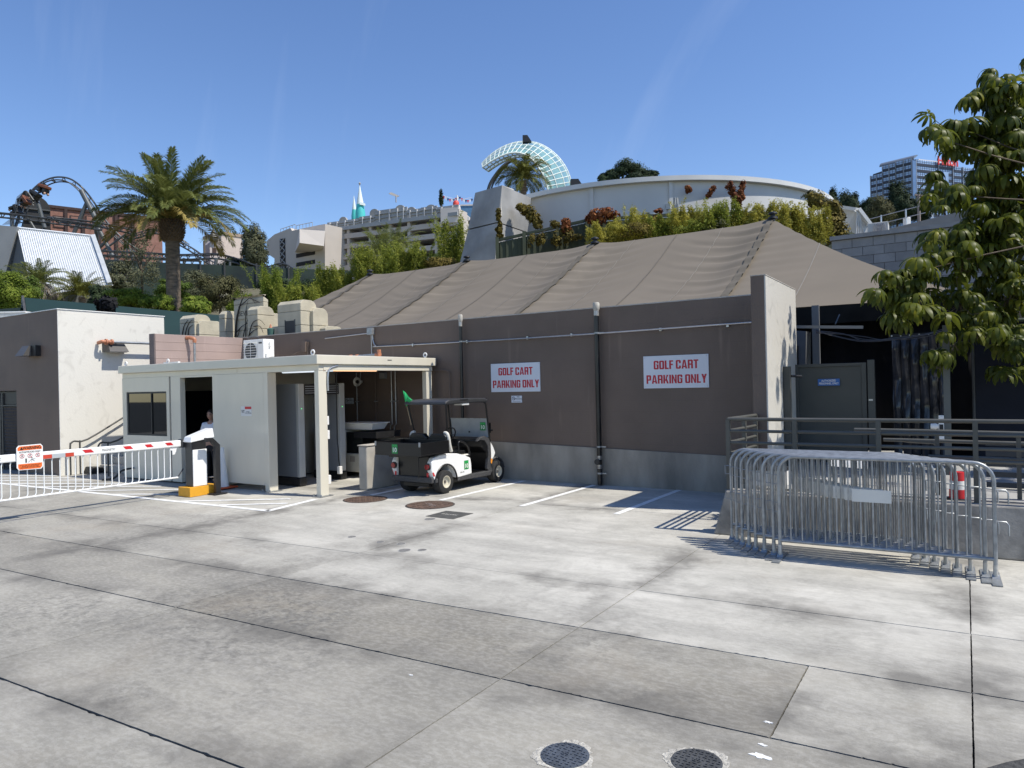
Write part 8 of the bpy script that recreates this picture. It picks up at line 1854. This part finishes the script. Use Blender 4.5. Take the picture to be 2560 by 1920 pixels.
# ================================================================== umbrella tree at the right edge
ML['umb'] = leafmat('umbrella_leaf', (0.032, 0.05, 0.007), (0.125, 0.147, 0.018), (0.50, 0.44, 0.05), .46, .45, s=1.4, spec=.3)
def palmate(name, seed, nlf, ll, droop):
    rng = np.random.default_rng(seed); V_ = []; F_ = []; T_ = []; k_ = 0
    for i in range(nlf):
        a = 2 * math.pi * (i + rng.uniform(-.15, .15)) / nlf; l_ = ll * rng.uniform(.78, 1.12); ns_ = 6; d0 = R(rng.uniform(5, 25)); dd = droop * rng.uniform(.8, 1.15)
        x = .02; z = 0.0; rows = []
        for j in range(ns_ + 1):
            t_ = j / ns_; an = d0 - dd * t_ ** .62; w_ = ll * .115 * (math.sin(math.pi * min(.97, (.10 + .90 * t_) ** 1.15)) ** .75); rows.append((x, z, w_)); x += math.cos(an) * l_ / ns_; z += math.sin(an) * l_ / ns_
        ca, sa = math.cos(a), math.sin(a); tw = rng.uniform(-.3, .3)
        for (x_, z_, w_) in rows:
            for q in (-1, 0, 1):
                yy = q * w_; zz = z_ - (abs(q) * w_ * .32) + q * w_ * tw; V_.append((x_ * ca - yy * sa, x_ * sa + yy * ca, zz))
        tt = rng.uniform(.15, .62)
        for j in range(ns_):
            for q in range(2): b = k_ + j * 3 + q; F_.append((b, b + 1, b + 4, b + 3)); T_.append(tt + rng.uniform(-.05, .05))
        k_ += (ns_ + 1) * 3
    o = fastmesh(name, np.array(V_), np.array(F_), ML['umb'], None, np.array(T_), smooth=True); me = o.data; bpy.data.objects.remove(o); return me
lv = [palmate('leaf', 50 + i, 10 + i % 3, .225 + .018 * (i % 4), 2.1 + .2 * (i % 3)) for i in range(7)]
ut = thing('umbrella_tree', 'umbrella tree with drooping hand-shaped glossy leaves filling the right edge', 'tree', (3.5, 12.9, .5))
rr = random.Random(99)
base = Vector((3.5, 12.9, .5)); fork = Vector((3.3, 12.85, 2.9))
MB().tube(smooth_path([base, base.lerp(fork, .5) + Vector((.06, 0, 0)), fork, Vector((2.9, 12.8, 4.8)), Vector((2.6, 12.9, 6.4))], 5), [.12, .118, .115, .11, .105, .1, .098, .095, .09, .085, .08, .075, .07, .065, .06, .055, .05, .045, .04, .03, .02], 10).build('trunk', M_bark, ut, smooth=60)
# clusters: centre pixel, spread, how many leaves, distance
CL = [((2520, 215), (46, 45), 15, 9.4), ((2530, 300), (48, 50), 17, 9.3), ((2470, 260), (34, 40), 8, 9.5), ((2500, 390), (60, 50), 19, 9.2), ((2390, 305), (52, 26), 9, 9.2), ((2345, 335), (38, 32), 8, 9.0), ((2420, 350), (40, 34), 9, 9.3), ((2330, 420), (14, 24), 2, 9.1),
      ((2540, 470), (50, 55), 16, 9.4), ((2470, 430), (30, 40), 7, 9.5), ((2380, 478), (45, 26), 6, 8.9), ((2345, 510), (34, 20), 4, 8.8), ((2460, 510), (45, 40), 10, 9.2), ((2540, 560), (50, 60), 18, 9.2), ((2430, 575), (50, 40), 12, 9.0), ((2360, 600), (50, 30), 9, 8.8), ((2310, 585), (24, 18), 2, 8.8),
      ((2500, 640), (60, 50), 20, 9.0), ((2400, 660), (50, 36), 13, 8.7), ((2310, 665), (50, 32), 11, 8.5), ((2250, 700), (42, 26), 11, 8.4), ((2215, 735), (26, 18), 4, 8.3), ((2300, 740), (56, 40), 15, 8.4), ((2400, 750), (55, 40), 13, 8.6), ((2510, 740), (60, 45), 15, 8.8), ((2245, 790), (30, 26), 5, 8.4),
      ((2450, 820), (60, 34), 11, 8.6), ((2540, 830), (40, 34), 7, 8.7), ((2385, 850), (34, 30), 5, 8.6), ((2350, 905), (20, 36), 4, 8.6), ((2480, 880), (30, 16), 0, 8.7)]
br = MB(); nleaf = 0; extra = []; CLn = 0
def path_to(c): return smooth_path([Vector((2.9, 12.85, 3.8 + max(-.4, min(2.4, (c.z - 4.0) * .8)))), Vector((2.9, 12.85, 3.8)).lerp(c, .5) + Vector((0, 0, .12)), c], 4)
for (px, py), (sx, sy), n_, D in CL:
    n_ = int(n_ * (1.45 if px > 2450 else 1.0)); D *= 1.19
    CLn += 1; c = at(px, py + 10, D)
    if CLn in (5, 6, 11, 20): br.tube(path_to(c), [.024 - .0022 * i for i in range(9)], 6)
    for i in range(n_):
        x, y = px + rr.gauss(0, sx * .62), py + rr.gauss(0, sy * .62); p = at(x, y, D + rr.gauss(0, .35))
        if nleaf < 296:
            o = bpy.data.objects.new('leaf', rr.choice(lv)); col.objects.link(o); o.parent = ut; o.location = p - Vector((3.5, 12.9, .5)); s_ = rr.uniform(.9, 1.35); o.scale = (s_, s_, s_)
            o.rotation_euler = (rr.gauss(0, .2), rr.gauss(0, .2), rr.uniform(0, 6.28)); nleaf += 1
        else: extra.append(p)
        q = c.lerp(p, .4) + Vector((0, 0, -.1)); br.tube([c, q, p], [.007, .005, .004], 5)
br.build('branches', M_bark, ut, smooth=60)
# the smaller leaves deeper in the crown, and the crown beyond the right edge
V_ = []; F_ = []; T_ = []; k_ = 0; rng = np.random.default_rng(5)
pts = [np.array(p) for p in extra]
for i in range(170):
    x, y = rng.uniform(2420, 2600), rng.uniform(200, 960)
    if y > 820 and x < 2480: continue
    pts.append(np.array(at(x, y, rng.uniform(10.6, 12.4))))
for i in range(260):
    d = unit(rng.normal(size=(1, 3)))[0]; p = np.array([4.2, 12.9, 4.4]) + d * np.array([1.35, 1.5, 1.9]) * rng.random() ** .4
    if rd(Vector(p))[0] / rd(Vector(p))[1] > .70: pts.append(p)
for i, p in enumerate(pts):
    me = lv[i % 7]; co = np.zeros(len(me.vertices) * 3); me.vertices.foreach_get('co', co); co = co.reshape(-1, 3); a = rng.uniform(0, 6.28); Rm = np.array([[math.cos(a), -math.sin(a), 0], [math.sin(a), math.cos(a), 0], [0, 0, 1]])
    tl = rng.normal(0, .35); Rt = np.array([[1, 0, 0], [0, math.cos(tl), -math.sin(tl)], [0, math.sin(tl), math.cos(tl)]])
    fi = np.zeros(len(me.polygons) * 4, dtype=np.int32); me.polygons.foreach_get('vertices', fi); tt = np.zeros(len(me.polygons)); me.attributes['tint'].data.foreach_get('value', tt)
    V_.append(co @ Rm.T @ Rt.T * rng.uniform(.9, 1.25) + p); F_.append(fi.reshape(-1, 4) + k_); k_ += len(co); T_.append(tt)
o = fastmesh('inner_leaves', np.concatenate(V_), np.concatenate(F_), ML['umb'], ut, np.concatenate(T_), smooth=True); o['kind'] = 'stuff'
